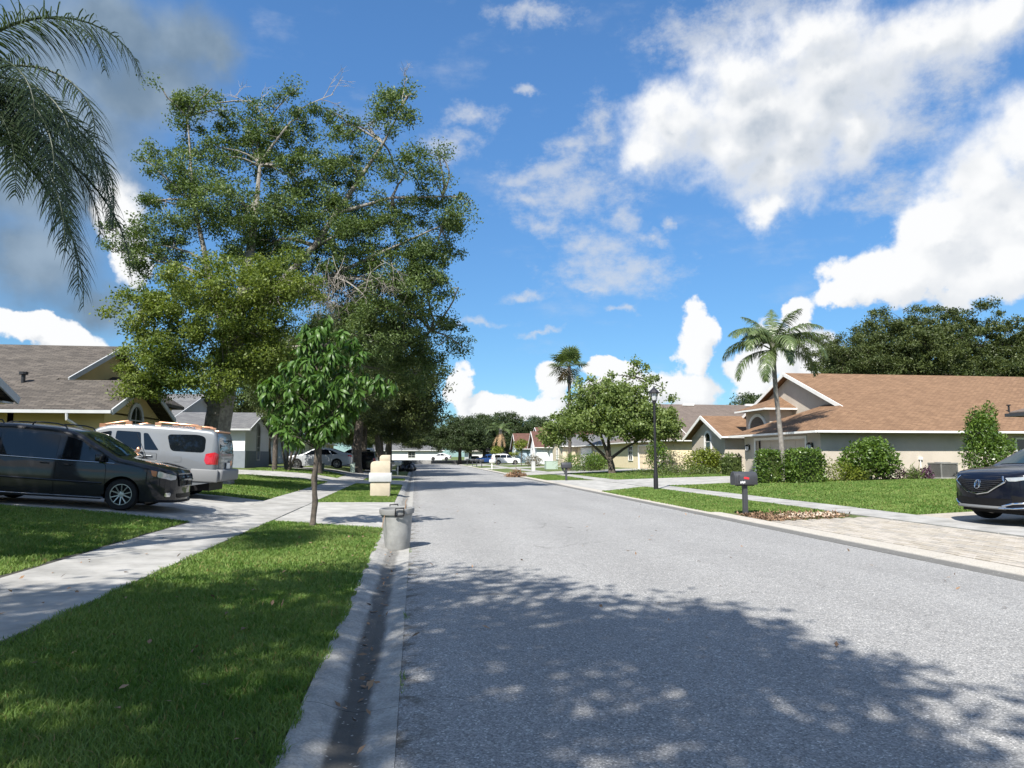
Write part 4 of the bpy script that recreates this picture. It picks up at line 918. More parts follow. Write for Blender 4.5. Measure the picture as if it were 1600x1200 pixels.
def make_car(name, label, car, body_m, loc, rz, feats, style='twin', group=None, pitch=0.0, wheel_w=0.235, rim_m='rim', extra=None, clad=None):
    h = thing(name, label, 'car', loc, rz, group)
    h.rotation_euler = (0, pitch, rz)
    car.shell().build('body', body_m, h, smooth=38)
    # dark underside and wheel wells
    mb = MB(); mb.box((0, 0, 0.40), (car.L - .5, car.W - .56, .36)); mb.box(((car.axles[0] + car.axles[1]) / 2, 0, .30), (car.axles[0] - car.axles[1] - 2 * car.Ra - .02, car.W - .12, .14))
    for a in car.axles: mb.box((a, 0, car.Rw + .1), (2 * car.Ra + .06, car.W - .62, .6))
    mb.build('chassis', M['plastic'], h)
    t, r, d = wheel_meshes(car.Rw, wheel_w, style); first = None
    for a in car.axles:
        for sg in (1, -1):
            y = sg * (car.W / 2 - wheel_w / 2 - .035)
            if first is None:
                o = t.build('wheel', M['tyre'], h, smooth=40); rm = r.build('rim', M[rim_m], o, smooth=30); di = d.build('wheel_disc', M['plastic'], o, smooth=30); first = (o, rm, di)
            else:
                o = first[0].copy(); C.objects.link(o); o.parent = h
                for q in first[1:]:
                    c = q.copy(); C.objects.link(c); c.parent = o
            o.location = (a, y, car.Rw)
    if clad:
        for a in car.axles:
            for sg in (1, -1):
                mb = MB(); V = []; n = 16
                for k in range(n + 1):
                    an = math.pi * k / n
                    for rr_, of in ((car.Ra - .004, .012), (car.Ra + .07, .014), (car.Ra + .075, .002)):
                        x = a + rr_ * math.cos(an); z = max(car.sill - .01, car.Rw + rr_ * math.sin(an)); V.append((x, sg * (car.w(x, z) + of), z))
                mb.add(V, [(3 * i + j, 3 * i + j + 1, 3 * i + j + 4, 3 * i + j + 3) for i in range(n) for j in range(2)]).build('wheel_arch', M[clad], h, smooth=50)
    made = {}
    for ft in feats:
        kind, nm, poly, m, off = ft[:5]; both = ft[5] if len(ft) > 5 else True; par = h
        if kind == 'side':
            for sg in ((1, -1) if both is True else (both,)):
                if nm in ('door', 'tailgate'):
                    o = patch(MB(), poly, car.m_side(sg, off)).build(nm, body_m, h, smooth=60)
                    P = [(x, z) for x, z in poly]; mb = MB(); pts = []
                    for i in range(len(P)):
                        a, b = P[i], P[(i + 1) % len(P)]; k = max(1, int(math.hypot(b[0] - a[0], b[1] - a[1]) / .1)); pts += [(a[0] + (b[0] - a[0]) * j / k, a[1] + (b[1] - a[1]) * j / k) for j in range(k)]
                    fn = car.m_side(sg, .003); pts.append(pts[0]); mb.tube([fn(x, z) for x, z in pts], .0055, 4, cap=False); mb.build('door_seam', M['plastic'], o)
                    if len(ft) > 6:
                        hx, hz = ft[6]; f2 = car.m_side(sg, .035); f1 = car.m_side(sg, .0)
                        mb = MB(); mb.tube([f1(hx - .09, hz), f2(hx - .075, hz), f2(hx + .075, hz), f1(hx + .09, hz)], .014, 6); mb.build('handle', ft[7] if len(ft) > 7 else body_m, o)
                else: patch(MB(), poly, car.m_side(sg, off)).build(nm, m, h, smooth=60)
        elif kind in ('front', 'rear'):
            fn = car.m_front(off) if kind == 'front' else car.m_rear(off)
            patch(MB(), poly, fn, dens=.05).build(nm, m, h, smooth=60)
            if both is True: patch(MB(), [(-y, z) for y, z in poly], fn, dens=.05).build(nm, m, h, smooth=60)
        elif kind == 'top': patch(MB(), poly, car.m_top(off)).build(nm, m, h, smooth=60)
        elif kind == 'line':      # a bar along the side
            for sg in (1, -1):
                fn = car.m_side(sg, off); P = []
                for (a, b) in zip(poly[:-1], poly[1:]):
                    for j in range(8): P.append((a[0] + (b[0] - a[0]) * j / 8, a[1] + (b[1] - a[1]) * j / 8))
                P.append(poly[-1]); MB().tube([fn(x, z) for x, z in P], ft[6] if len(ft) > 6 else .012, 6).build(nm, m, h, smooth=50)
        elif kind in ('fline', 'rline'):
            fn = car.m_front(off) if kind == 'fline' else car.m_rear(off); P = []
            for (a, b) in zip(poly[:-1], poly[1:]):
                for j in range(6): P.append((a[0] + (b[0] - a[0]) * j / 6, a[1] + (b[1] - a[1]) * j / 6))
            P.append(poly[-1]); MB().tube([fn(y, z) for y, z in P], ft[6] if len(ft) > 6 else .012, 6).build(nm, m, h, smooth=50)
    if extra: extra(h, car)
    return h
def mirrors(h, car, x, z, m, size=(.12, .2, .15)):
    for sg in (1, -1):
        mb = MB(); y = sg * (car.w(x, z) + .12); mb.box((x, y, z), size); o = mb.build('mirror', m, h, bevel=.035, smooth=60); MB().beam((x + .02, sg * (car.w(x, z) - .03), z - .05), (x + .01, y, z - .04), .06, .04).build('mirror_arm', M['plastic'], o)

# --- graphite minivan
def van_extra(h, c):
    mirrors(h, c, 1.02, 1.12, M['p_graphite'], (.13, .22, .17))
    for sg in (1, -1):          # two cross bars folded along each side, on short feet
        for (x0, x1) in ((-.62, .12), (-1.9, -1.2)):
            f = lambda x: (x, sg * (c.w(x, c.ztop(x)) - .12), c.ztop(x))
            a, b = f(x0), f(x1); mb = MB(); mb.tube([(a[0], a[1], a[2] - .02), (a[0] + .04, a[1], a[2] + .07), (x0 * .7 + x1 * .3, a[1], f(x0 * .7 + x1 * .3)[2] + .085), (x0 * .3 + x1 * .7, b[1], f(x0 * .3 + x1 * .7)[2] + .085), (b[0] - .04, b[1], b[2] + .07), (b[0] + .02, b[1], b[2] - .02)], .016, 6); mb.build('roof_rail', M['black'], h, smooth=50)
    mb = MB(); mb.tube([(1.42, .62, 1.08), (1.1, .64, 1.72)], .006, 5); mb.build('aerial', M['black'], h)
van = Car(5.15, 1.98, 1.75, [(-2.575, .80), (-2.55, 1.05), (-2.46, 1.5), (-2.32, 1.65), (-2.0, 1.71), (-.9, 1.75), (0, 1.72), (.42, 1.64), (.8, 1.43), (1.35, 1.13), (1.75, 1.07), (2.1, 1.01), (2.38, .94), (2.50, .86), (2.555, .74), (2.575, .52)], 1.02, (1.50, -1.58), .345, rf=.75, p=2.4, front_low=.2, sill=.22)
gl = M['car_glass']
vf = [('side', 'window', rounded([(-2.25, 1.09), (-1.12, 1.07), (-1.12, 1.56), (-2.2, 1.58)], .06), gl, .005), ('side', 'window', rounded([(-1.05, 1.07), (.08, 1.05), (.08, 1.56), (-1.05, 1.57)], .05), gl, .005),
      ('side', 'window', rounded([(.18, 1.05), (1.08, 1.04), (.92, 1.20), (.52, 1.47), (.18, 1.55)], .04), gl, .005), ('side', 'window', rounded([(1.12, 1.04), (1.36, 1.03), (.98, 1.2)], .02), gl, .005),
      ('top', 'windshield', [(1.30, -.70), (1.30, .70), (.5, .60), (.5, -.60)], M['screen_glass'], .007),
      ('side', 'door', rounded([(.14, .33), (1.16, .33), (1.14, .9), (1.1, 1.0), (.14, 1.01)], .04), None, .006, True, (.34, .93)), ('side', 'door', rounded([(-1.08, .33), (.1, .33), (.1, 1.01), (-1.08, 1.03)], .04), None, .006, True, (-.12, .94)),
      ('line', 'side_moulding', [(-.98, .60), (.12, .58), (1.1, .57)], M['p_graphite'], .008, True, .018), ('line', 'sill_trim', [(-1.05, .27), (1.15, .26)], M['chrome'], .004, True, .012), ('line', 'window_trim', [(-2.2, 1.055), (-1.0, 1.04), (.4, 1.018), (1.3, 1.01)], M['chrome'], .004, True, .010),
      ('front', 'headlight', rounded([(.56, .80), (.80, .85), (.90, .90), (.91, .76), (.70, .70), (.56, .72)], .03), M['head'], .012), ('front', 'indicator', rounded([(.91, .89), (.955, .91), (.95, .79), (.92, .77)], .01), M['amber'], .012),
      ('front', 'grille', rounded([(-.48, .83), (.48, .83), (.42, .58), (-.42, .58)], .05), M['plastic'], .012, False), ('fline', 'grille_bar', [(0, .59), (0, .82)], M['p_graphite'], .02, False, .03), ('fline', 'grille_bar', [(-.44, .71), (.44, .71)], M['p_graphite'], .02, False, .03), ('fline', 'grille_surround', [(-.48, .835), (.48, .835), (.42, .575), (-.42, .575), (-.48, .835)], M['p_graphite'], .014, False, .018),
      ('front', 'air_intake', rounded([(-.5, .40), (.5, .40), (.46, .30), (-.46, .30)], .03), M['plastic'], .008, False), ('front', 'fog_lamp', rounded([(.66, .42), (.78, .42), (.78, .33), (.66, .33)], .03), M['chrome'], .010), ('fline', 'chin_spoiler', [(-.9, .235), (-.5, .225), (.5, .225), (.9, .235)], M['plastic'], .0, False, .03)]
Yv, Xv = 17.72, -7.94
zr_, zf_ = gz(Xv - 1.58, Yv) + .02, gz(Xv + 1.50, Yv) + .02
make_car('minivan', 'dark graphite minivan with black roof rails parked nose to the street', van, M['p_graphite'], (Xv, Yv, zr_ + (zf_ - zr_) * 1.58 / 3.08), 0, vf, 'twin', pitch=math.atan((zr_ - zf_) / 3.08), extra=van_extra)

# --- silver suv seen from its tail
def suv_extra(h, c):
    for sg in (1, -1):
        for (x0, x1, mt) in ((-2.0, -.75, 'copper'), (-.1, .72, 'copper')):
            f = lambda x: (x, sg * (c.w(x, c.ztop(x)) - .10), c.ztop(x)); mb = MB(); a, b = f(x0), f(x1)
            mb.tube([(x0, a[1], a[2] + .0), (x0 + .1, a[1], a[2] + .09), (x1 - .1, b[1], b[2] + .09), (x1, b[1], b[2])], .03, 8)
            for x in (x0 + .07, x1 - .07): p = f(x); mb.box((x, p[1], p[2] + .03), (.16, .07, .11))
            mb.build('roof_rail', M[mt], h, smooth=50)
    mirrors(h, c, 1.05, 1.28, M['p_silver'], (.13, .24, .2))
    mb = MB(); mb.box((-2.60, 0, .68), (.34, 1.86, .34)); mb.build('rear_bumper', M['dull_grey'], h, bevel=.06, smooth=50)
    for sg in (1, -1): mb = MB(); mb.box((-2.28, sg * .985, .66), (.75, .09, .36)); mb.build('bumper_corner', M['dull_grey'], h, bevel=.03, smooth=50)
    mb = MB(); mb.box((-2.32, 0, 1.93), (.32, 1.3, .05)); mb.build('rear_spoiler', M['copper'], h, bevel=.015)
    mb = MB(); mb.lathe([(.085, 0), (.085, .02)], 14, 'X', c=(-2.66, -.32, 1.02)); mb.build('emblem', M['copper'], h)
    mb = MB(); mb.box((-2.66, 0, .95), (.02, .34, .17)); mb.build('number_plate', M['white_trim'], h)
    # hand mirror like marker on the near side flank
    mb = MB(); mb.tube([(-.62, 1.03, .97), (-.50, 1.08, 1.20)], .009, 6); mb.lathe([(.001, -.09), (.045, -.05), (.055, 0), (.045, .05), (.001, .09)], 10, c=(-.485, 1.085, 1.28)); mb.build('flank_marker', M['copper'], h, smooth=50)
suv = Car(5.25, 2.0, 2.0, [(-2.625, .86), (-2.60, 1.25), (-2.50, 1.86), (-2.38, 1.95), (-1.6, 1.99), (-.4, 2.0), (.4, 1.95), (.75, 1.84), (1.35, 1.28), (1.8, 1.22), (2.35, 1.14), (2.55, .98), (2.625, .75)], 1.20, (1.65, -1.48), .395, rf=.5, rr=.30, sill=.36, rear_low=.5, front_low=.4, tum=.15)
sf = [('side', 'window', rounded([(-2.22, 1.30), (-1.30, 1.30), (-1.14, 1.76), (-1.98, 1.80), (-2.2, 1.74)], .12, 4), gl, .006), ('side', 'window', rounded([(-.52, 1.28), (.22, 1.27), (.22, 1.78), (-.42, 1.78)], .05), gl, .006), ('side', 'window', rounded([(-.98, 1.30), (-.60, 1.29), (-.50, 1.76), (-.62, 1.76)], .04), gl, .006), ('side', 'window', rounded([(.34, 1.27), (1.15, 1.26), (.78, 1.66), (.34, 1.77)], .05), gl, .006),
      ('side', 'door', rounded([(.28, .5), (1.25, .5), (1.25, 1.18), (.28, 1.2)], .05), None, .006, True, (.45, 1.12)), ('side', 'door', rounded([(-.95, .86), (-.80, .62), (-.62, .5), (.24, .5), (.24, 1.2), (-.95, 1.21)], .05), None, .006, True, (-.75, 1.13)),
      ('rear', 'rear_window', rounded([(-.72, 1.30), (.72, 1.30), (.66, 1.78), (-.66, 1.78)], .06), gl, .010, False), ('rear', 'tailgate', rounded([(-.80, .84), (.80, .84), (.79, 1.22), (-.79, 1.22)], .04), M['p_silver'], .006, False),
      ('side', 'tail_light', rounded([(-2.54, .98), (-2.30, .98), (-2.24, 1.08), (-2.26, 1.27), (-2.50, 1.33)], .02), M['tail'], .012), ('rear', 'tail_light', rounded([(.84, .98), (.955, .98), (.945, 1.33), (.84, 1.28)], .02), M['tail'], .012),
      ('top', 'windshield', [(1.30, -.74), (1.30, .74), (.82, .66), (.82, -.66)], gl, .008), ('side', 'fuel_flap', rounded([(-1.62, 1.0), (-1.42, 1.0), (-1.42, 1.16), (-1.62, 1.16)], .03), M['p_silver'], .007), ('line', 'sill_trim', [(-1.0, .40), (1.15, .40)], M['dull_grey'], .0, True, .03)]
Xs, Ys = -8.25, 22.2
zf_, zr_ = gz(Xs - 1.65, Ys), gz(Xs + 1.48, Ys)
make_car('silver_suv', 'silver sport utility wagon with copper roof rails and red tail light', suv, M['p_silver'], (Xs, Ys, .02 + zr_ + (zf_ - zr_) * 1.48 / 3.13), math.pi, sf, 'suv', pitch=-math.atan((zf_ - zr_) / 3.13), extra=suv_extra)

# --- navy suv on the right
def navy_extra(h, c):
    mirrors(h, c, .98, 1.14, M['p_navy'], (.12, .22, .15))
    fn = c.m_front(.022); z0 = .80
    # caliper emblem: a ring with two legs leaning together and a short cross bar
    mb = MB(); rim = []
    for k in range(25):
        a = 2 * math.pi * k / 24; q = (abs(math.cos(a)) ** 3 + abs(math.sin(a)) ** 3) ** (-1 / 3); rim.append(fn(.082 * q * math.cos(a) * .88, z0 + .088 * q * math.sin(a)))
    mb.tube(rim, .008, 6, cap=False)
    for sg in (1, -1): mb.tube([fn(sg * .055, z0 - .075), fn(sg * .018, z0 + .075), fn(sg * .014, z0 + .085)], .011, 6)
    mb.tube([fn(-.036, z0 - .008), fn(.036, z0 - .008)], .007, 6)
    mb.build('emblem', M['chrome'], h, smooth=50)
    f = c.m_front(.012); mb = MB()
    for k in range(9):          # mesh of the grille
        z = .965 - k * .040; hw = .56 if z > .86 else .56 * max(0.05, (z - .60) / .26)
        hw = max(.06, min(.60, .60 - abs(z - .88) * (1.9 if z < .88 else 1.2))); mb.tube([f(y, z) for y in np.linspace(-hw, hw, 12)], .006, 4)
    mb.build('grille_bar', M['charcoal'], h)
navy = Car(5.04, 2.0, 1.71, [(-2.52, .85), (-2.48, 1.1), (-2.2, 1.52), (-1.6, 1.66), (-.3, 1.71), (.3, 1.66), (.7, 1.53), (1.38, 1.155), (1.8, 1.12), (2.15, 1.07), (2.38, 1.0), (2.47, .9), (2.52, .72)], 1.03, (1.55, -1.34), .385, rf=.62, p=2.5, sill=.30, front_low=.30, tum=.2)
nf = [('top', 'windshield', [(1.32, -.74), (1.32, .74), (.52, .62), (.52, -.62)], M['screen_glass'], .008), ('side', 'window', rounded([(.02, 1.08), (1.02, 1.07), (.55, 1.44), (.02, 1.55)], .04), gl, .006), ('side', 'window', rounded([(-1.0, 1.10), (-.06, 1.08), (-.06, 1.55), (-.9, 1.55)], .04), gl, .006), ('side', 'window', rounded([(-1.8, 1.13), (-1.08, 1.11), (-1.0, 1.54), (-1.6, 1.48)], .04), gl, .006),
      ('side', 'door', rounded([(-.02, .38), (1.08, .38), (1.1, 1.04), (-.02, 1.05)], .04), None, .006, True, (.2, .95)), ('side', 'door', rounded([(-1.0, .7), (-.8, .38), (-.06, .38), (-.06, 1.05), (-1.02, 1.07)], .04), None, .006, True, (-.85, .97)),
      ('front', 'grille', [(-.56, .965), (.56, .965), (.64, .86), (.28, .645), (0, .60), (-.28, .645), (-.64, .86)], M['plastic'], .006, False), ('fline', 'grille_surround', [(.56, .965), (.64, .86), (.28, .645), (0, .60), (-.28, .645), (-.64, .86), (-.56, .965)], M['chrome'], .014, False, .019),
      ('front', 'headlight', rounded([(.64, .945), (.80, .955), (.93, .975), (.95, .92), (.80, .875), (.69, .875)], .02), M['head'], .012), ('front', 'air_intake', rounded([(-.82, .52), (.82, .52), (.74, .37), (-.74, .37)], .03), M['plastic'], .008, False), ('front', 'fog_recess', rounded([(.72, .60), (.90, .56), (.90, .42), (.74, .42)], .03), M['plastic'], .008),
      ('fline', 'chin_trim', [(-.62, .335), (.62, .335)], M['dull_grey'], .0, False, .035), ('fline', 'bumper_trim', [(.56, .37), (.74, .43), (.93, .45)], M['chrome'], .014, False, .02), ('fline', 'bumper_trim', [(-.56, .37), (-.74, .43), (-.93, .45)], M['chrome'], .014, False, .02), ('fline', 'chrome_lip', [(.5, .33), (.75, .335), (.95, .36)], M['chrome'], .02, False, .016)]
navy_suv = make_car('navy_suv', 'shiny navy blue sport utility car with pentagon grille on the paver drive', navy, M['p_navy'], (11.72 + 2.52, 13.65, gz(13.5, 13.6) + .02), math.pi, nf, 'twin', extra=navy_extra, clad='plastic')

# --- cars further down the street
sedan = Car(4.8, 1.84, 1.47, [(-2.4, .78), (-2.36, .98), (-2.2, 1.06), (-1.75, 1.12), (-1.0, 1.40), (-.3, 1.47), (.2, 1.44), (1.1, 1.0), (1.8, .92), (2.25, .80), (2.36, .68), (2.4, .5)], .92, (1.42, -1.35), .33, rf=.55, p=2.6, sill=.2)
def sedan_feats(): return [('side', 'window', rounded([(.0, .97), (.92, .96), (.42, 1.28), (.0, 1.37)], .03), gl, .005), ('side', 'window', rounded([(-.95, .99), (-.08, .97), (-.08, 1.37), (-.7, 1.34)], .03), gl, .005), ('side', 'window', rounded([(-1.45, 1.02), (-1.02, 1.0), (-.82, 1.31), (-.95, 1.28)], .03), gl, .005), ('side', 'door', rounded([(-.04, .28), (1.0, .28), (1.0, .93), (-.04, .94)], .04), None, .005, True, (.12, .86)), ('side', 'door', rounded([(-.95, .6), (-.8, .28), (-.08, .28), (-.08, .94), (-1.0, .95)], .04), None, .005, True, (-.85, .87)),
    ('rear', 'tail_light', rounded([(.5, .80), (.86, .82), (.86, .95), (.5, .95)], .03), M['tail'], .010), ('side', 'tail_light', rounded([(-2.33, .84), (-2.1, .86), (-2.14, .97), (-2.3, .97)], .02), M['tail'], .010), ('top', 'windshield', [(1.08, -.66), (1.08, .66), (.3, .56), (.3, -.56)], gl, .007), ('top', 'rear_window', [(-1.72, -.60), (-1.72, .60), (-1.05, .54), (-1.05, -.54)], gl, .007), ('front', 'headlight', rounded([(.5, .66), (.82, .72), (.82, .60), (.5, .58)], .02), M['head'], .010)]
make_car('silver_sedan', 'pale silver sedan parked behind the thick oak trunk', sedan, M['p_sedan'], (-6.95, 53.0, gz(-7, 53) + .08), math.pi, sedan_feats(), 'twin')
far_suv = Car(4.75, 1.88, 1.72, [(-2.375, .85), (-2.35, 1.1), (-2.2, 1.6), (-1.9, 1.69), (-.5, 1.72), (.2, 1.66), (1.15, 1.08), (1.9, 1.0), (2.25, .9), (2.375, .65)], 1.02, (1.42, -1.32), .36, rf=.5, sill=.28)
def far_feats(): return [('side', 'window', rounded([(.05, 1.08), (1.02, 1.07), (.5, 1.5), (.05, 1.56)], .03), gl, .005), ('side', 'window', rounded([(-.95, 1.1), (-.03, 1.08), (-.03, 1.56), (-.9, 1.57)], .03), gl, .005), ('side', 'window', rounded([(-1.95, 1.13), (-1.03, 1.1), (-.98, 1.57), (-1.8, 1.54)], .03), gl, .005), ('rear', 'rear_window', rounded([(-.66, 1.12), (.66, 1.12), (.6, 1.52), (-.6, 1.52)], .04), gl, .010, False), ('rear', 'tail_light', rounded([(.7, .85), (.9, .85), (.88, 1.15), (.72, 1.15)], .02), M['tail'], .012), ('front', 'headlight', rounded([(.5, .74), (.86, .80), (.86, .68), (.5, .64)], .02), M['head'], .010), ('front', 'grille', rounded([(-.45, .78), (.45, .78), (.4, .55), (-.4, .55)], .03), M['plastic'], .008, False), ('top', 'windshield', [(1.1, -.68), (1.1, .68), (.32, .58), (.32, -.58)], gl, .007), ('side', 'door', rounded([(0, .36), (1.05, .36), (1.05, 1.04), (0, 1.05)], .04), None, .005, True, (.2, .95)), ('side', 'door', rounded([(-.95, .6), (-.8, .36), (-.04, .36), (-.04, 1.05), (-1.0, 1.06)], .04), None, .005, True, (-.85, .95))]
make_car('white_suv', 'white sport utility car half hidden between dark trunks', far_suv, M['p_white'], (-6.6, 77.0, gz(-7, 77) + .08), math.pi, far_feats(), 'suv')
make_car('black_car', 'black car in the shade behind the cream mailbox pillar', far_suv, M['p_black'], (-4.3, 64.0, gz(-4.3, 64) + .04), math.pi / 2, far_feats(), 'suv')
make_car('silver_white_suv', 'white sport utility car parked side-on near the leaning sapling', far_suv, M['p_white'], (14.4, 114.5, gz(14.4, 114) + .04), 0.0, far_feats(), 'suv')
make_car('blue_car', 'bright blue car beyond the white parked car', far_suv, M['p_blue'], (13.6, 137.0, gz(13.6, 137) + .04), math.pi, far_feats(), 'suv')
make_car('red_tailed_car', 'dark blue car with red tail lamps beside the bright blue car', sedan, M['p_navy'], (11.6, 141.5, gz(11.6, 141) + .04), -math.pi / 2, sedan_feats(), 'twin')
make_car('far_white_car', 'tiny white car under the far oaks at the street end', sedan, M['p_white'], (5.0, 151.5, .77), math.pi, sedan_feats(), 'twin')

# ------------------------------------------------------------------ vegetation
def leaf_cards(P, length, width, rng, up=0.5, dirs=None, jit=0.35):
    """one small folded leaf per point"""
    n = len(P); d = rng.normal(size=(n, 3)) if dirs is None else dirs + rng.normal(size=(n, 3)) * 0.5
    d /= np.linalg.norm(d, axis=1, keepdims=True)
    nv = rng.normal(size=(n, 3)); nv[:, 2] += up * 2; s = np.cross(d, nv); s /= np.maximum(np.linalg.norm(s, axis=1, keepdims=True), 1e-6)
    L = length * (1 + jit * (rng.random((n, 1)) * 2 - 1)); W = width * (1 + jit * (rng.random((n, 1)) * 2 - 1))
    up_ = np.cross(s, d)
    a = P; b = P + d * L * 0.45 + s * W / 2 + up_ * W * .12; c = P + d * L; e = P + d * L * 0.45 - s * W / 2 + up_ * W * .12
    V = np.stack([a, b, c, e], 1).reshape(-1, 3); F = np.arange(4 * n).reshape(n, 4)
    return V, F
def cloud_points(lobes, clumps, per, cr, rng, flat=0.65, shell=0.45, total_gap=0.0):
    """points gathered in clumps that fill the lobes; returns points and clump centres"""
    vol = np.array([l[3] * l[4] * (l[5] if len(l) > 5 else min(l[3], l[4])) for l in lobes]) ** 0.72; vol = vol / vol.sum()
    cen = []
    for l, k in zip(lobes, np.maximum(1, (vol * clumps).astype(int))):
        rx, ry = l[3], l[3]; rz = l[4]
        if len(l) > 5: ry = l[4]; rz = l[5]
        v = rng.normal(size=(k, 3)); v /= np.linalg.norm(v, axis=1, keepdims=True); r = rng.random((k, 1)) ** shell
        cen.append(np.array(l[:3]) + v * r * np.array([rx, ry, rz]))
    cen = np.concatenate(cen); n = len(cen); k = (per * (0.5 + rng.random(n))).astype(int)
    idx = np.repeat(np.arange(n), k); crs = cr * (0.6 + 0.8 * rng.random((n, 1)))
    g = rng.normal(size=(len(idx), 3)); g *= (rng.random((len(idx), 1)) ** 0.45 * (1 + .15 * rng.normal(size=(len(idx), 1)))) / np.linalg.norm(g, axis=1, keepdims=True)
    P = cen[idx] + g * crs[idx] * np.array([1, 1, flat])
    return P, cen
def branch(mb, a, b, r0, r1, rng, sag=0.12, n=5, sides=6):
    a = Vector(a); b = Vector(b); d = b - a; L = d.length; off = Vector((rng.normal(), rng.normal(), abs(rng.normal()) * .6 + .3)) * L * sag
    pts = []; rad = []
    for i in range(n + 1):
        t = i / n; w = 4 * t * (1 - t) * (1 - .35 * t); j = Vector((rng.normal(), rng.normal(), rng.normal())) * L * .012 * (1 if 0 < i < n else 0)
        pts.append(a + d * t + off * w + j); rad.append(r0 + (r1 - r0) * t)
    mb.tube(pts, rad, sides, cap=False); return pts
def trunk_mb(pts, flare=1.7, sides=12, seed=0):
    """pts: (x,y,z,r); swollen, ribbed foot"""
    mb = MB(); rng = np.random.default_rng(seed); P = []; Rr = []
    for i in range(len(pts) - 1):
        a, b = np.array(pts[i], float), np.array(pts[i + 1], float)
        for k in range(4):
            t = k / 4; q = a * (1 - t) + b * t; P.append(q[:3]); Rr.append(q[3])
    P.append(np.array(pts[-1][:3], float)); Rr.append(pts[-1][3])
    z0 = P[0][2]
    for i in range(len(P)): Rr[i] *= 1 + (flare - 1) * math.exp(-(P[i][2] - z0) / (pts[0][3] * 1.6))
    b0 = len(mb.v); mb.tube([tuple(p) for p in P], Rr, sides, cap=True)
    ph = rng.random(4) * 6.28
    for i, p in enumerate(P):
        for k in range(sides):
            a = 2 * math.pi * k / sides; f = 1 + .10 * math.sin(3 * a + ph[0] + i * .2) + .06 * math.sin(5 * a + ph[1] - i * .3) + .03 * rng.normal()
            v = Vector(mb.v[b0 + i * sides + k]); c = Vector(p); mb.v[b0 + i * sides + k] = tuple(c + (v - c) * f)
    return mb
def tree(name, label, loc, trunk, lobes, clumps, per, cr, leaf, lmat, bmat, seed, limb_r=0.16, twig_every=2, group=None, cat='tree', flat=0.65, shell=0.45, limbs=None, second=None, up=0.5, width=0.5, from_t=0.55, cluster=None):
    rng = np.random.default_rng(seed); h = thing(name, label, cat, loc, 0, group)
    trunk_mb(trunk, seed=seed).build('trunk', bmat, h, smooth=60, fix=False)
    mb = MB(); T = [np.array(t[:3]) for t in trunk]; top = T[-1]; ends = []
    if limbs:
        for L in limbs:
            pts = [tuple(p[:3]) for p in L]; mb.tube(pts, [p[3] for p in L], 8, cap=False)
            for p in L: ends.append(np.array(p[:3]))
    sets = [(lobes, clumps, lmat, 'crown')] + ([(second[0], second[1], second[2], 'crown')] if second else [])
    for (lb, cl, lm, nm) in sets:
        tips = []
        for l in lb:
            c = np.array(l[:3], float); cand = [top + (T[-2] - top) * u for u in (0, .3, .6)] + ends
            cand = [q for q in cand if q[2] < c[2] + 1.0] or cand
            s = min(cand, key=lambda q: np.linalg.norm(q - c) + (0.6 if True else 0))
            p = branch(mb, s, c, limb_r * min(1, .35 + l[3] / 4), limb_r * .25, rng, .10); tips.append(p)
        P, cen = cloud_points(lb, cl, per, cr, rng, flat, shell)
        allp = [np.array(q) for p in tips for q in p[2:]]; A = np.array(allp)
        for i in range(0, len(cen), twig_every):
            j = int(np.argmin(((A - cen[i]) ** 2).sum(1))); branch(mb, A[j], cen[i], limb_r * .16, limb_r * .05, rng, .08, 3, 4)
        V, F = leaf_cards(P, leaf, leaf * width, rng, up)
        setting(link(nm, np_mesh(nm, V, F), lm, h), 'stuff')
    mb.build('limbs', bmat, h, smooth=60, fix=False)
    return h

UP = [(-2.0,1.0,16.2,1.1,1.0),(-2.1,1.0,13.4,1.7,1.3),(0.5,2.0,14.9,2.4,1.7),(2.6,1.0,15.8,1.6,1.2),(4.9,1.0,14.1,1.9,1.4),(0.5,1.0,11.6,3.3,1.6),(4.1,2.0,12.2,3.0,1.7),(6.7,0.0,15.7,1.1,1.2),(7.6,0.0,13.3,1.3,1.1),(9.4,0.0,11.5,0.9,1.2),(7.0,1.0,11.7,1.9,1.1),(7.7,1.0,9.7,1.7,1.4),(-3.1,1.0,9.9,1.7,1.6),(5.3,2.0,9.0,2.5,1.7),(2.0,2.0,9.2,3.1,1.7),(6.8,2.0,7.0,1.7,1.7)]
LO = [(0.2,-2.0,6.8,2.9,1.7),(-2.3,-2.0,6.5,1.4,1.1),(2.3,-2.0,7.4,2.1,1.5),(-0.7,-2.0,4.6,2.2,1.3),(2.1,-1.5,5.1,1.9,1.5),(0.7,-2.0,3.9,2.2,0.8),(-1.6,-2.6,4.4,1.2,1.1),(-1.6,-2.8,3.4,1.1,0.8)]
_r = random.Random(4)
UP = UP + [(1.5, 1.5, 10.2, 2.6, 1.5), (4.5, 1.0, 10.6, 2.2, 1.3), (-1.2, .6, 11.4, 1.7, 1.3), (7.0, .5, 8.2, 1.6, 1.4), (5.6, .2, 6.0, 1.8, 1.5), (2.6, 1.2, 13.2, 1.9, 1.2), (8.2, 1, 8.6, 1.4, 1.4), (8.5, 3, 6.7, 1.5, 1.6), (7.7, 4, 4.7, 1.8, 1.7), (5.4, 3, 6.6, 2.4, 1.8), (8.8, 1, 10.2, 1.1, 1.0)]
UP2 = [(x, y, z, r * .95, q * .92) for x, y, z, r, q in UP]
for (x, y, z, r, q) in UP:      # small outlying sprays
    for _ in range(3):
        a = _r.uniform(-.5, 3.6); UP2.append((x + math.cos(a) * r * 1.12, y + _r.uniform(-.6, .6), z + math.sin(a) * q * 1.12, _r.uniform(.35, .6), _r.uniform(.25, .42)))
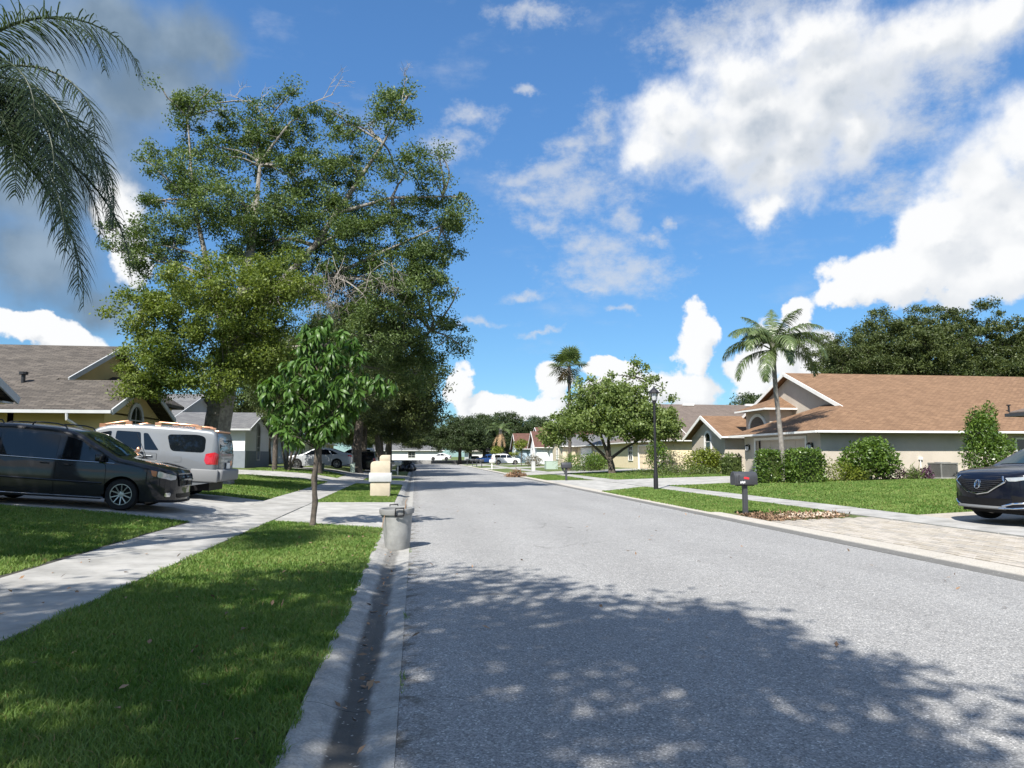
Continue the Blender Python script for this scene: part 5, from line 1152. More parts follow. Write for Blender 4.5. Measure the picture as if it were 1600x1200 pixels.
big = tree('oak_tree', 'tallest spreading oak with a massive trunk behind the silver vehicle', (-8.0, 30.0, 0.62), [(0, 0, -.3, .52), (0.02, 0, 1.6, .50), (0.15, 0, 3.4, .48), (0.3, .1, 5.2, .40), (0.7, .4, 7.6, .25), (1.0, .7, 10.6, .14), (1.1, 1.0, 13.6, .06)],
     UP2, 1300, 150, 0.48, 0.12, M['oak_leaf'], M['pale_bark'], 3, limb_r=0.10, limbs=[[(0.3, .1, 4.4, .2), (2.4, 1.5, 5.6, .13), (5.0, 2.8, 6.2, .08), (7.4, 3.4, 6.0, .05), (8.6, 3, 6.8, .02)], [(0.3, .1, 5.0, .30), (1.6, .6, 7.6, .19), (3.5, 1.0, 10.1, .14), (5.3, 1.0, 13.1, .10), (6.4, 0.3, 14.6, .06), (7.4, 0, 16.6, .03)], [(0.3, .1, 5.6, .24), (-.6, .4, 8.4, .13), (-1.5, .8, 11.6, .07), (-2.0, 1, 15.6, .03)], [(1.2, .6, 7.0, .2), (4.0, .8, 8.6, .10), (6.6, .6, 9.9, .06), (9.0, .2, 11.0, .03)], [(4.4, 1.0, 11.6, .1), (6.8, .4, 12.2, .06), (9.0, 0, 12.2, .02)]],
     second=(LO, 470, M['oak_leaf_sunlit']), twig_every=2, shell=0.42)
def bare_twigs():
    """dead grey twigs: over the crown and hanging in its middle"""
    rng = np.random.default_rng(12); mb = MB()
    def spray(p, d, L, r, depth):
        q = Vector(p) + Vector(d) * L; branch(mb, p, q, r, r * .5, rng, .06, 3, 4)
        if depth == 0: return
        for _ in range(3):
            nd = Vector(d) + Vector(rng.normal(size=3)) * .55; spray(tuple(Vector(p).lerp(q, rng.uniform(.5, 1))), nd.normalized(), L * rng.uniform(.45, .7), r * .55, depth - 1)
    spray((1.6, 1, 15.2), Vector((-.62, 0, .78)), 1.9, .035, 3); spray((2.6, 1, 16.2), Vector((.8, 0, .45)), 1.9, .03, 3); spray((4.0, 1, 15.0), Vector((.95, 0, .3)), 1.6, .03, 2); spray((7.2, 0, 16.2), Vector((.1, 0, 1)), 1.2, .025, 3)
    for k in range(16):
        x = 3.4 + rng.random() * 1.6; spray((x, -.6 + rng.random(), 8.6 + rng.random() * .8), Vector((rng.normal() * .22, rng.normal() * .2, -1)).normalized(), 1.4, .013, 3)
    for k in range(9): spray((5.8 + rng.random() * 1.4, -.4, 8.4 + rng.random() * .8), Vector((rng.normal() * .6, rng.normal() * .2, -.6)).normalized(), .9, .013, 3)
    mb.build('bare_twigs', M['twig'], big, fix=False)
bare_twigs()

# dark oaks down the left side: one build, then copies of it
DK = [(0, 0, 11.6, 4.2, 2.2), (2.6, -1.5, 9.6, 3.6, 2.2), (-2.8, -1.0, 9.2, 3.6, 2.2), (0.8, 2.4, 9.0, 3.8, 2.0), (4.6, -1.6, 7.0, 2.8, 2.2), (-4.6, .2, 6.8, 2.6, 2.0), (3.6, -3.4, 6.0, 2.8, 2.4), (1.0, -4.0, 7.0, 2.8, 2.2), (5.4, -.6, 4.7, 2.0, 1.7), (-2.6, -3.4, 6.0, 2.4, 2.0), (1.2, 0, 5.6, 3.4, 1.6), (4.6, -2.4, 3.9, 1.5, 1.1), (0.6, 3.6, 6.0, 3.0, 2.0)]
dk = tree('street_oak', 'dark dense oak leaning over the road behind the cream mailbox pillar', (-4.7, 58.0, 0.45), [(0, 0, -.3, .36), (0, 0, 2.0, .33), (.2, 0, 4.2, .28), (.5, 0, 7.0, .18), (.6, 0, 10, .08)], DK, 1000, 85, 0.72, 0.20, M['dark_leaf'], M['bark'], 8, limb_r=.13, twig_every=4, group='dark oaks down the left side of the street')
for (x, y, rz, sc, lab) in ((-6.1, 46.0, 2.2, (.66, .66, .74), 'stout grey-trunked oak in front of the pale silver sedan'), (-5.0, 69.5, 1.1, (.92, .92, .92), 'second dark oak behind the pillar, standing by the half hidden white vehicle'), (-4.4, 86.0, 3.0, (1, 1, .95), 'dark oak by the shaded black lamp post'),
                            (-7.5, 148.0, 2.4, (.85, .85, .85), 'dark oak at the very end of the left kerb before the low white house'), (-4.8, 101.0, 4.3, (1, 1, .9), 'dark oak further along past the shaded lamp post'), (-4.4, 118.0, 5.6, (1.05, 1.05, .9), 'last but one dark oak along the left kerb'), (-5.5, 136.0, .4, (1.05, 1.05, .85), 'most distant dark oak along the left kerb'), (-13.5, 67.5, 2.0, (.9, .9, .9), 'dark oak in the yard behind the pale silver sedan'), (-17, 95, 1.0, (1.1, 1.1, .95), 'dark oak in a yard far back on the left')):
    copy_thing(dk, (x, y, gz(x, y)), rz, lab, sc)
# far oaks on the right of the street
FK = [(0, 0, 7.6, 3.4, 1.9), (2.6, -.6, 6.2, 2.9, 1.8), (-2.8, -.5, 6.0, 2.9, 1.8), (.4, -2.6, 5.4, 3.0, 1.9), (3.9, -.6, 4.2, 2.1, 1.4), (-4.0, -.6, 4.0, 2.1, 1.4), (0, 1, 4.4, 3, 1.5), (1.5, -3.4, 3.6, 2.0, 1.2), (-1.6, -3.2, 3.8, 2.2, 1.3)]
fk = tree('far_oak', 'rounded dark oak overhanging the road at the far end', (8.4, 138, .1), [(0, 0, -.3, .34), (0, 0, 2.4, .3), (.2, 0, 5.2, .18), (.3, 0, 7, .08)], FK, 700, 52, .72, .28, M['far_leaf'], M['bark'], 21, limb_r=.13, twig_every=5, group='rounded oaks at the far end of the right side')
for (x, y, rz, sc, lab) in ((14.5, 152, 1.2, 1.12, 'taller dark oak behind the bright blue car'), (20.5, 160, 2.6, 1.2, 'broad dark oak behind the far shaggy palm'), (11.2, 148, 4.0, 1.0, 'dark oak next to the tiny white far car'), (29, 168, .7, 1.15, 'dark oak rising behind the blue house'), (35, 155, 5.0, 1.1, 'dark oak behind the red-brown roofs'), (2.0, 190, 3.4, 1.2, 'dark oak behind the low white house at the end'), (-16, 186, 1.9, 1.3, 'dark oak behind the far end on the left'), (48.0, 96.0, .6, 1.08, 'rounded oak top showing over the taupe roof ridge')):
    copy_thing(fk, (x, y, gz(x, y)), rz, lab, sc)
# big oaks behind the tan house
BK = [(0, 0, 14.6, 4.4, 2.3), (3.6, -1, 12.6, 3.8, 2.3), (-3.6, -1, 12.4, 3.8, 2.3), (0, -3.4, 11.4, 4.0, 2.4), (5.6, -1, 9.6, 2.9, 2.0), (-5.6, -1, 9.2, 2.9, 2.0), (0, 2, 10, 4.4, 2.2), (2.6, -4, 9.0, 2.9, 1.8), (-2.6, -4, 8.8, 2.9, 1.8), (0, -2, 7.4, 4.0, 1.6), (5, 0, 6.8, 2.6, 1.5), (-5, 0, 6.6, 2.6, 1.5)]
bk = tree('yard_oak', 'tall round oak in the middle of the clump behind the tan roof', (49.5, 66, .4), [(0, 0, -.3, .5), (0, 0, 3, .44), (.2, 0, 7, .3), (.3, 0, 12, .12)], BK, 520, 135, .78, .25, M['dark_leaf'], M['bark'], 33, limb_r=.2, twig_every=5, group='big oaks behind the tan house', flat=.55)
for (x, y, rz, sc, lab) in ((42.0, 65, 1.3, (.82, .82, .80), 'lower oak at the near end of the clump behind the tan roof'), (57.5, 67, 2.9, (1, 1, 1.04), 'tall oak between the middle oak and the last oak of the clump'), (66.5, 66, 4.4, (1.02, 1.02, .98), 'last oak of the clump, above the roof end of the tan house'), (53, 77, 5.4, (1, 1, .95), 'oak standing deeper behind the clump')):
    copy_thing(bk, (x, y, .4), rz, lab, sc)
# spreading tree on the right with loose leaves
LT = [(0, 0, 4.7, 3.9, 3.2, 1.5), (-2.8, 0, 3.9, 2.4, 2.4, 1.2), (2.9, 0, 4.1, 2.6, 2.6, 1.5), (-4.7, 0, 3.0, 1.3, 1.6, .8), (0, 0, 6.2, 3.2, 2.6, .9), (4.6, -.2, 3.8, 1.1, 1.5, 1.2), (1.0, -1.5, 3.6, 2.6, 1.8, 1.0)]
tips = [(-1.8, 0, 7.2), (-.8, 0, 6.9), (.8, .2, 7.0), (1.9, 0, 7.9), (2.0, 0, 8.9), (3.0, 0, 8.3), (3.6, .2, 7.3), (4.3, 0, 6.8), (-2.6, 0, 6.8), (-3.4, 0, 5.8), (.1, 0, 7.8), (2.8, 0, 7.2), (-.4, .3, 7.4), (5.0, 0, 5.6)]
lt = tree('spreading_tree', 'broad low tree with loose bright leaves and a forked dark trunk', (15.3, 54.6, gz(15.3, 54.6)), [(0, 0, -.3, .25), (-.05, 0, .6, .23), (-.22, 0, 1.3, .21)], [(t[0], t[1], t[2], .28, .28, .5) for t in tips] + LT, 620, 62, .50, .21, M['loose_leaf'], M['bark'], 44, limb_r=.10, twig_every=2,
     limbs=[[(-.2, 0, 1.0, .13), (-1.4, 0, 2.1, .09), (-2.8, 0, 3.2, .06), (-4.2, 0, 3.0, .03)], [(-.2, 0, 1.1, .14), (.9, 0, 1.9, .10), (2.2, .1, 2.6, .07), (3.9, 0, 4.0, .03)], [(-.22, 0, 1.2, .17), (-.2, .3, 2.6, .13), (.5, 0, 4.6, .07), (1.9, 0, 7.6, .02)], [(-.25, 0, 1.2, .14), (-1.2, -.6, 3.4, .09), (-1.8, 0, 6.6, .02)]], width=.72, up=.3, flat=.8)

# --- palms
def frond_mesh(L, nl, ll, elev, droop, rng, width=.03, hang=.6, stalk=.18):
    """arching rachis with two ranks of drooping leaflets; starts at the origin heading +x"""
    mb = MB(); n = 16; p = Vector((0, 0, 0)); a = elev; pts = [p.copy()]; side = rng.normal() * .1
    for i in range(n):
        a -= droop / n * (.5 + 1.0 * i / n); az = side * i / n
        p = p + Vector((math.cos(a) * math.cos(az), math.cos(a) * math.sin(az), math.sin(a))) * (L / n); pts.append(p.copy())
    mb.tube([tuple(q) for q in pts], [.028 * (1 - .85 * i / n) * (L / 3.2) for i in range(n + 1)], 5, cap=False)
    for k in range(nl):
        t = stalk + (1 - stalk) * (k + rng.random() * .8) / nl; f = t * n; i = min(n - 1, int(f)); u = f - i; q = pts[i].lerp(pts[i + 1], u); tg = (pts[i + 1] - pts[i]).normalized()
        sd = tg.cross(Vector((0, 0, 1)))
        sd = sd.normalized() if sd.length > .05 else Vector((0, 1, 0)); upv = sd.cross(tg)
        l = ll * (math.sin(math.pi * min(1, .12 + t * .86)) ** .6) * rng.uniform(.8, 1.1)
        for sg in (1, -1):
            d = (tg * rng.uniform(.45, .75) + sd * sg + upv * rng.uniform(-.25, .55)).normalized(); m = 4; w = width * rng.uniform(.8, 1.1); c = q.copy(); V = []
            wv = tg.cross(d).cross(d); wv = wv.normalized() if wv.length > .01 else tg
            for j in range(m + 1):
                s = j / m; ww = w * (1 - s) ** .6 * (.6 + .4 * min(1, s * 4)); V += [c + wv * ww / 2, c - wv * ww / 2]
                d = (d + Vector((0, 0, -hang / m * (1 + s)))).normalized(); c = c + d * (l / m)
            mb.add(V, [(2 * j, 2 * j + 1, 2 * j + 3, 2 * j + 2) for j in range(m)])
    return mb
def palm(name, label, loc, trunk, fronds, lmat, L, nl, ll, seed, width=.03, hang=.6, group=None, dead=0, crown=True):
    rng = np.random.default_rng(seed); h = thing(name, label, 'palm tree', loc, 0, group)
    mb = MB(); P = []; Rr = []
    for i in range(len(trunk) - 1):
        a, b = np.array(trunk[i]), np.array(trunk[i + 1]); k = max(4, int((b[2] - a[2]) / .12))
        for j in range(k):
            q = a + (b - a) * j / k; P.append(tuple(q[:3])); Rr.append(q[3] * (1 + .05 * (j % 2)))
    P.append(tuple(trunk[-1][:3])); Rr.append(trunk[-1][3]); mb.tube(P, Rr, 12); mb.build('trunk', M['palm_trunk'], h, smooth=70, fix=False)
    top = Vector(trunk[-1][:3])
    mb = MB(); mb.lathe([(trunk[-1][3] * 1.1, -.6), (trunk[-1][3] * 1.5, -.1), (trunk[-1][3] * 1.2, .4), (.03, 1.0)], 10, c=tuple(top)); mb.build('crown_shaft', M['palm_trunk'], h, smooth=60)
    for k, (az, el, dr, sc) in enumerate(fronds):
        o = frond_mesh(L * sc, nl, ll * sc, R(el), R(dr), rng, width, hang).build('frond', M['dead_frond'] if k < dead else lmat, h, fix=False)
        o.location = top + Vector((0, 0, .15)); o.rotation_euler = (0, 0, R(az))
    return h
# azimuth from +x anticlockwise, start elevation, total bend, size
near_fr = [(-24, 6, 105, 1.05), (30, 10, 112, 1.05), (4, 74, 150, 1.15), (-10, 68, 150, 1.05), (-2, -30, 60, 1.2), (14, -34, 55, 1.2), (24, -12, 75, 1.2), (-20, -18, 70, 1.15), (-16, 20, 130, 1.0), (36, 32, 140, 1.0), (-36, 28, 135, .95), (8, 2, 95, 1.05), (-12, -8, 85, 1.0), (26, -6, 88, 1.0), (-30, -10, 80, .95), (12, 12, 115, 1.05), (-6, 38, 145, 1.0), (60, 45, 140, 1), (95, 50, 135, 1), (135, 45, 140, 1), (180, 50, 140, 1), (225, 45, 135, 1), (270, 50, 140, 1), (305, 42, 140, .95), (50, 0, 100, .9), (-52, 5, 100, .9)]
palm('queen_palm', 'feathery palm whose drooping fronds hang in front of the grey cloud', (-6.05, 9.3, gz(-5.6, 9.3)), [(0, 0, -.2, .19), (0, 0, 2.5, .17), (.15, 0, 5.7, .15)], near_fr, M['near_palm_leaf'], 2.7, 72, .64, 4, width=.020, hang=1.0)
far_fr = [(215, 48, 125, 1), (155, 45, 125, .95), (20, 46, 125, 1), (-45, 40, 125, 1), (200, 62, 120, 1.0), (170, 70, 120, .9), (140, 40, 110, .9), (100, 60, 90, .85), (70, 65, 80, .9), (35, 55, 95, 1), (0, 58, 125, 1.05), (-25, 50, 100, 1), (-60, 60, 95, .95), (-100, 40, 110, 1), (-140, 55, 100, .9), (230, 5, 110, .95), (-10, 15, 110, .9), (60, 85, 40, .8), (300, 78, 70, .85), (120, 76, 60, .85), (185, 5, 100, .9), (260, 25, 115, .9)]
palm('queen_palm', 'slender leaning palm with feathery fronds in front of the garage door', (19.1, 35.2, .38), [(.05, 0, -.3, .14), (-.1, 0, 2.2, .125), (-.28, 0, 4.6, .115), (-.36, 0, 6.65, .125)], far_fr, M['palm_leaf'], 3.35, 86, .85, 6, width=.052, hang=1.05)
palm('queen_palm', 'far shaggy palm with brown dead fronds beside the blue house', (14.9, 126, .3), [(0, 0, -.2, .24), (0, 0, 3.5, .22), (0, 0, 5.6, .22)], [(200, -50, 40, 1), (250, -55, 40, 1), (300, -50, 40, .9), (160, -45, 40, 1), (20, -60, 30, .9)] + [(a * 33, 30 + (a * 37) % 55, 105, 1.0) for a in range(14)], M['palm_leaf'], 3.4, 34, .7, 8, width=.09, hang=.7, dead=5)
def fan_palm():
    rng = np.random.default_rng(31); loc = (16.8, 77, .3); h = thing('fan_palm', 'tall fan palm with round shaggy head rising behind the loose leafed tree', 'palm tree', loc)
    mb = MB(); mb.tube([(0, 0, -.3 + i * .4) for i in range(30)], [.18 * (1 + .05 * (i % 2)) for i in range(30)], 10); mb.build('trunk', M['bark'], h, smooth=60, fix=False)
    for k in range(44):
        el = rng.uniform(-1.05, 1.45); az = rng.uniform(0, 2 * math.pi); d = Vector((math.cos(el) * math.cos(az), math.cos(el) * math.sin(az), math.sin(el))); p0 = Vector((0, 0, 11.3)); p1 = p0 + d * rng.uniform(.95, 1.45) + Vector((0, 0, -.15 if el < .3 else 0))
        mb = MB(); mb.tube([tuple(p0), tuple(p0.lerp(p1, .5) + Vector((0, 0, .06))), tuple(p1)], .02, 4, cap=False); sd = d.cross(Vector((0, 0, 1))); sd = sd.normalized() if sd.length > .1 else Vector((1, 0, 0)); upv = sd.cross(d); ns = 18; r = rng.uniform(1.15, 1.45)
        for j in range(ns):
            a = (j / (ns - 1) - .5) * 4.3; dd = d * math.cos(a) + sd * math.sin(a); q = p1 + dd * r * .62 + upv * (.05 if j % 2 else -.02); e = p1 + dd * r * rng.uniform(.95, 1.08) + Vector((0, 0, -.22)); wv = (d * -math.sin(a) + sd * math.cos(a)) * (.05 * r)
            mb.add([p1, q + wv, e, q - wv], [(0, 1, 2, 3)])
        mb.build('frond', M['dead_frond'] if el < -.85 else M['palm_leaf'], h, fix=False)
fan_palm()
def sago():
    rng = np.random.default_rng(7); loc = (14.4, 66.5, gz(14.4, 66.5)); h = thing('sago_palm', 'dark spiky sago palm beside the angled black mailbox post', 'palm tree', loc)
    mb = MB(); mb.lathe([(.32, -.2), (.34, .3), (.26, .75)], 10); mb.build('trunk', M['bark'], h, smooth=60)
    for k in range(26):
        o = frond_mesh(1.75 * rng.uniform(.85, 1.1), 26, .22, R(rng.uniform(5, 75)), R(70), rng, .035, .1, .08).build('frond', M['hedge_leaf'], h, fix=False); o.location = (0, 0, .7); o.rotation_euler = (0, 0, k * 2.4)
sago()

# --- mango by the kerb: large leaves singly
def mango():
    rng = np.random.default_rng(15); loc = (-2.15, 15.9, gz(-2.15, 15.9) + .01); h = thing('mango_tree', 'young tree with long drooping glossy leaves on the verge near the trash can', 'tree', loc)
    trunk_mb([(-.03, 0, -.1, .066), (-.01, 0, .22, .056), (.015, 0, .5, .063), (-.01, 0, .75, .052), (-.03, .01, 1.02, .064), (-.005, 0, 1.25, .05), (.035, 0, 1.6, .056), (.015, 0, 1.95, .046), (.0, 0, 2.3, .042), (.06, 0, 3.2, .028), (.1, 0, 4.0, .014)], 1.35, 12, 4).build('trunk', M['bark'], h, smooth=80, fix=False)
    leaves = []
    for v in range(4):
        n = 6; V = []; F = []; L = .215 + .02 * v; W = .050 + .004 * v; a = -.1; p = Vector((0, 0, 0)); 
        for i in range(n + 1):
            t = i / n; w = W * math.sin(math.pi * min(1, .08 + t * .92)) ** .8 if t < 1 else .001
            V += [p + Vector((0, w / 2, .12 * w)), p, p + Vector((0, -w / 2, .12 * w))]; a -= (.10 + .05 * v); p = p + Vector((math.cos(a), 0, math.sin(a))) * L / n
        for i in range(n): b = 3 * i; F += [(b, b + 1, b + 4, b + 3), (b + 1, b + 2, b + 5, b + 4)]
        me = bpy.data.meshes.new('leaf'); me.from_pydata([tuple(q) for q in V], [], F); me.materials.append(M['mango_leaf']); me.shade_smooth(); leaves.append(me)
    ends = [(-.95, -.2, 3.15), (-1.1, .1, 2.75), (-.75, .3, 3.5), (-.6, -.3, 2.95), (-.35, .1, 3.95), (0, -.2, 4.25), (.15, .1, 4.5), (.5, -.2, 4.2), (.75, .15, 4.05), (.9, -.1, 3.75), (.35, -.35, 3.7), (.7, -.3, 3.25), (1.05, .05, 3.25), (1.35, -.05, 3.2), (1.6, .1, 3.1), (.4, -.4, 3.0), (.1, -.45, 3.2), (-.2, -.4, 3.5), (-.4, -.45, 2.5), (-.8, -.2, 2.15), (-.55, -.4, 1.95), (-.95, 0, 2.35), (.1, -.45, 2.6), (.45, -.35, 2.3), (.65, 0, 2.2), (.2, -.4, 2.1), (.75, .2, 2.55), (-.15, .4, 2.7), (-.3, .4, 3.2), (.4, .4, 3.4), (-.05, -.3, 2.3), (.9, -.3, 2.85), (-.3, 0, 4.4 - .1), (-1.15, -.1, 3.0), (.3, .35, 2.8), (-.6, .3, 2.6)]
    mb = MB(); P = []
    for e in ends:
        z0 = max(1.65, e[2] - .55 - .3 * math.hypot(e[0], e[1])); branch(mb, (0.03, 0, min(3.6, z0)), e, .016, .006, rng, .06, 4, 5)
        P.append((e, 24)); P.append(((e[0] * .88, e[1] * .88 - .03, e[2] - .10), 18))
        m = (e[0] * .6, e[1] * .6, z0 + (e[2] - z0) * .6); P.append((m, 22))
    for _ in range(46):
        v = rng.normal(size=3); v /= np.linalg.norm(v); v *= rng.random() ** .4; P.append(((.02 + v[0] * 1.0, v[1] * .5, 3.0 + v[2] * 1.15), 13))
    mb.build('limbs', M['bark'], h, smooth=60, fix=False)
    spots = []
    for e, k in P:
        for j in range(k):
            az = j * 2.4 + rng.random(); spots.append((e[0] + rng.normal() * .03, e[1] + rng.normal() * .03, e[2] + rng.normal() * .05, az, rng.uniform(-.2, .9), rng.uniform(.75, 1.2)))
    spots.sort(key=lambda s: s[1])            # the near side first
    rest = MB()
    for i, (x, y, z, az, tilt, sc) in enumerate(spots):
        me = leaves[i % 4]; E = Matrix.Translation((x, y, z)) @ Matrix.Rotation(az, 4, 'Z') @ Matrix.Rotation(tilt, 4, 'Y') @ Matrix.Rotation(rng.normal() * .5, 4, 'X') @ Matrix.Scale(sc, 4)
        if i < 290:
            o = bpy.data.objects.new('leaf', me); C.objects.link(o); o.parent = h; o.matrix_local = E
        else: rest.add([E @ v.co for v in me.vertices], [tuple(p.vertices) for p in me.polygons])
    setting(rest.build('foliage', M['mango_leaf'], h, fix=False, smooth=180), 'stuff')
mango()
def sapling():
    loc = (7.75, 55.2, .08); h = thing('sapling', 'thin leaning sapling with a small yellow-green top rising out of the brown debris heap', 'tree', loc); rng = np.random.default_rng(3)
    mb = MB(); mb.tube([(0, 0, 0), (-.02, 0, .9), (-.12, 0, 1.7)], [.03, .025, .012], 6); mb.build('trunk', M['pale_bark'], h, smooth=60)
    P, _ = cloud_points([(-.25, 0, 1.75, .35, .35, .18), (-.05, 0, 1.5, .2, .2, .2)], 10, 26, .18, rng); V, F = leaf_cards(P, .14, .05, rng); setting(link('crown', np_mesh('crown', V, F), M['yellow_leaf'], h), 'stuff')
    h2 = thing('debris_pile', 'heap of dry brown palm debris lying at the kerb', 'yard waste', (7.75, 55.0, .04))
    mb = MB()
    for k in range(330):
        a = rng.random() * 6.28; r = rng.random() ** .6; p = Vector((math.cos(a) * r * .85, math.sin(a) * r * .7, (1 - r) * .62 * rng.random() + .02)); d = Vector(rng.normal(size=3)); d.z *= .4; d.normalize(); mb.beam(p - d * .25, p + d * .25, .05, .012)
    setting(mb.build('dry_fronds', M['debris'], h2, fix=False), 'stuff')
sapling()
def topiary(loc, s, label):
    h = thing('small_tree', label, 'tree', loc); rng = np.random.default_rng(int(loc[1])); mb = MB(); mb.tube([(0, 0, -.1), (.03, 0, 1.2 * s), (0, 0, 2.2 * s)], [.06, .05, .03], 6); mb.tube([(.03, 0, .8 * s), (.3, 0, 2.1 * s)], [.04, .02], 5); mb.build('trunk', M['bark'], h)
    P, _ = cloud_points([(0, 0, 2.3 * s, 1.0 * s, 1.0 * s, .6 * s)], 40, 40, .35 * s, rng); V, F = leaf_cards(P, .22, .09, rng); setting(link('crown', np_mesh('crown', V, F), M['yellow_leaf'], h), 'stuff')
topiary((14.8, 100, .3), 1.25, 'small bushy yellow-green tree in front of the pale gabled house')
topiary((12.6, 112, .25), 1.0, 'small round yellow-green tree in front of the white parked car')
def stems(loc, label):
    h = thing('small_tree', label, 'tree', loc); rng = np.random.default_rng(5); mb = MB()
    for k, (dx, t) in enumerate(((-.15, -.5), (0, .05), (.15, .5), (.3, 1.1))): mb.tube([(dx * .3, 0, -.1), (dx + t * .3, 0, 1.3), (dx + t * .9, 0, 2.9)], [.09, .07, .04], 7)
    mb.build('trunk', M['bark'], h, smooth=60); P, _ = cloud_points([(0, 0, 3.9, 1.9, 1.9, 1.2), (.7, -.2, 3.1, 1.2, 1.2, .9)], 60, 60, .5, rng); V, F = leaf_cards(P, .16, .06, rng); setting(link('crown', np_mesh('crown', V, F), M['oak_leaf'], h), 'stuff')
stems((-8.0, 46.3, gz(-8.0, 46)), 'many-stemmed small tree in front of the arched white gable')
def slim():
    h = thing('small_tree', 'slim straight trunked tree beside the arched gable window', 'tree', (-8.6, 45.4, gz(-8.6, 45.4))); rng = np.random.default_rng(6); mb = MB(); mb.tube([(0, 0, -.1), (.02, 0, 2), (-.05, 0, 4.2), (-.1, 0, 6)], [.16, .14, .13, .08], 9); mb.build('trunk', M['bark'], h, smooth=60)
    P, _ = cloud_points([(0, 0, 6.2, 2.3, 2.3, 1.8), (-1, -.4, 5.0, 1.3, 1.3, 1.0)], 90, 60, .6, rng); V, F = leaf_cards(P, .18, .07, rng); setting(link('crown', np_mesh('crown', V, F), M['oak_leaf'], h), 'stuff')
slim()
# tree over and behind the photographer that throws the near shade
SH = [(0, 0, 10, 3.6, 3.4, 1.5), (2.6, 1.2, 8.8, 2.3, 2.2, 1.4), (-2.4, 1.5, 8.4, 2.6, 2.6, 1.4), (1.0, 4.2, 8.6, 1.9, 1.7, 1.1), (3.8, -1.4, 8.6, 1.9, 2.0, 1.1), (-1.0, 3.6, 8.0, 2.4, 2.0, 1.2), (1.0, -3.0, 8.6, 3.0, 2.5, 1.4), (-4.0, 0, 8.0, 2.2, 2.4, 1.2)]
shade = tree('oak_tree', 'oak spreading over the verge whose shade covers the near road', (-4.9, -2.2, .1), [(0, 0, -.3, .42), (0, 0, 2.4, .38), (.2, 0, 4.6, .32), (.3, 0, 7.0, .2), (.4, 0, 9.2, .1)], SH, 405, 90, .66, .20, M['oak_leaf'], M['bark'], 71, limb_r=.16, twig_every=4)
SG = [(0, 0, 8.6, 2.8, 2.8, 1.3), (1.8, 2.6, 7.8, 1.9, 1.9, 1.1), (-1.4, 2.4, 8.0, 2.2, 2.0, 1.1), (1.4, -2.6, 7.8, 2.2, 2.0, 1.2), (.2, 4.6, 8.2, 1.8, 1.6, 1.0)]
tree('oak_tree', 'yard oak shading the near lawn and the parked minivan', (-11.4, 8.2, .65), [(0, 0, -.3, .36), (0, 0, 2.4, .32), (.1, .2, 5.0, .25), (.1, .4, 8.0, .1)], SG, 250, 85, .70, .20, M['oak_leaf'], M['bark'], 72, limb_r=.14, twig_every=4)

# --- shrubs and hedges
def shrub(name, label, loc, lobes, n, leaf, m, cat='shrub', seed=1, width=.5, core=True, group=None, stemm=True, box=None, flatten=.9):
    rng = np.random.default_rng(seed); h = thing(name, label, cat, loc, 0, group)
    if box:
        P = (rng.random((n, 3)) - .5); f = rng.integers(0, 5, n); e = .5 - np.abs(rng.normal(size=n)) * .05
        for ax, sg, k in ((0, 1, 0), (0, -1, 1), (1, 1, 2), (1, -1, 3), (2, 1, 4)): P[f == k, ax] = sg * e[f == k]
        P = P * np.array(box) + np.array([0, 0, box[2] / 2]); P[:, :2] *= (1 + .08 * np.sin(P[:, 2:3] * 5 + P[:, :1] * 3)); q = np.clip((P[:, 2] / box[2] - .6) / .4, 0, 1); P[:, :2] *= (1 - .22 * q[:, None] ** 2); P += rng.normal(size=P.shape) * .06
        mb = MB(); mb.box((0, 0, box[2] * .46), (box[0] * .86, box[1] * .84, box[2] * .84)); mb.build('stems', M['dark_leaf'], h)  # added solid dark box stands for the shaded hedge inside, not stems
    else:
        pts = []
        for l in lobes:
            k = int(n * (l[3] * l[4] * l[5]) ** .67 / sum((q[3] * q[4] * q[5]) ** .67 for q in lobes)); v = rng.normal(size=(k, 3)); v /= np.linalg.norm(v, axis=1, keepdims=True)
            bump = 1 + .13 * np.sin(v[:, :1] * 7 + seed) * np.sin(v[:, 2:3] * 8) + .08 * np.sin(v[:, 1:2] * 13 + 2)
            pts.append(np.array(l[:3]) + v * np.array(l[3:6]) * (rng.random((k, 1)) ** .28) * bump)
        P = np.concatenate(pts); P = P[P[:, 2] > .03]; mb = MB()
        for k in range(7):
            a = k * .9; l = lobes[k % len(lobes)]; mb.tube([(l[0] * .3 + math.cos(a) * .08, math.sin(a) * .08 + l[1] * .3, -.05), (l[0] + math.cos(a) * l[3] * .4, l[1] + math.sin(a) * l[4] * .4, l[2])], [.035, .012], 5)
        mb.build('stems', M['bark'], h)
    V, F = leaf_cards(P, leaf, leaf * width, rng, .5); setting(link('foliage', np_mesh('foliage', V, F), m, h), 'stuff'); return h
def gl_(x, y): return (x, y, gz(x, y))
shrub('hedge', 'clipped dark green hedge at the drive end of the front garage', gl_(16.9, 32.6), None, 3000, .13, M['hedge_leaf'], 'hedge', 2, box=(.95, .9, 1.52))
shrub('hedge', 'wider clipped hedge below the leaning palm', gl_(18.2, 31.7), None, 4600, .13, M['hedge_leaf'], 'hedge', 3, box=(1.5, 1.25, 1.52))
shrub('shrub', 'low bright feathery shrub between the wide hedge and the rounded bush', gl_(20.0, 31.8), [(0, 0, .4, 1.1, .8, .62), (.9, .2, .3, .7, .6, .45)], 2200, .14, M['yellow_leaf'], seed=4, width=.3)
shrub('shrub', 'large rounded leafy bush against the long side wall', gl_(21.9, 32.3), [(0, 0, 1.1, 1.35, 1.0, .9), (.8, 0, .9, .85, .8, .75), (-.7, 0, .75, .8, .8, .75), (.2, -.2, 1.6, .75, .7, .5)], 5200, .17, M['hedge_leaf'], seed=5)
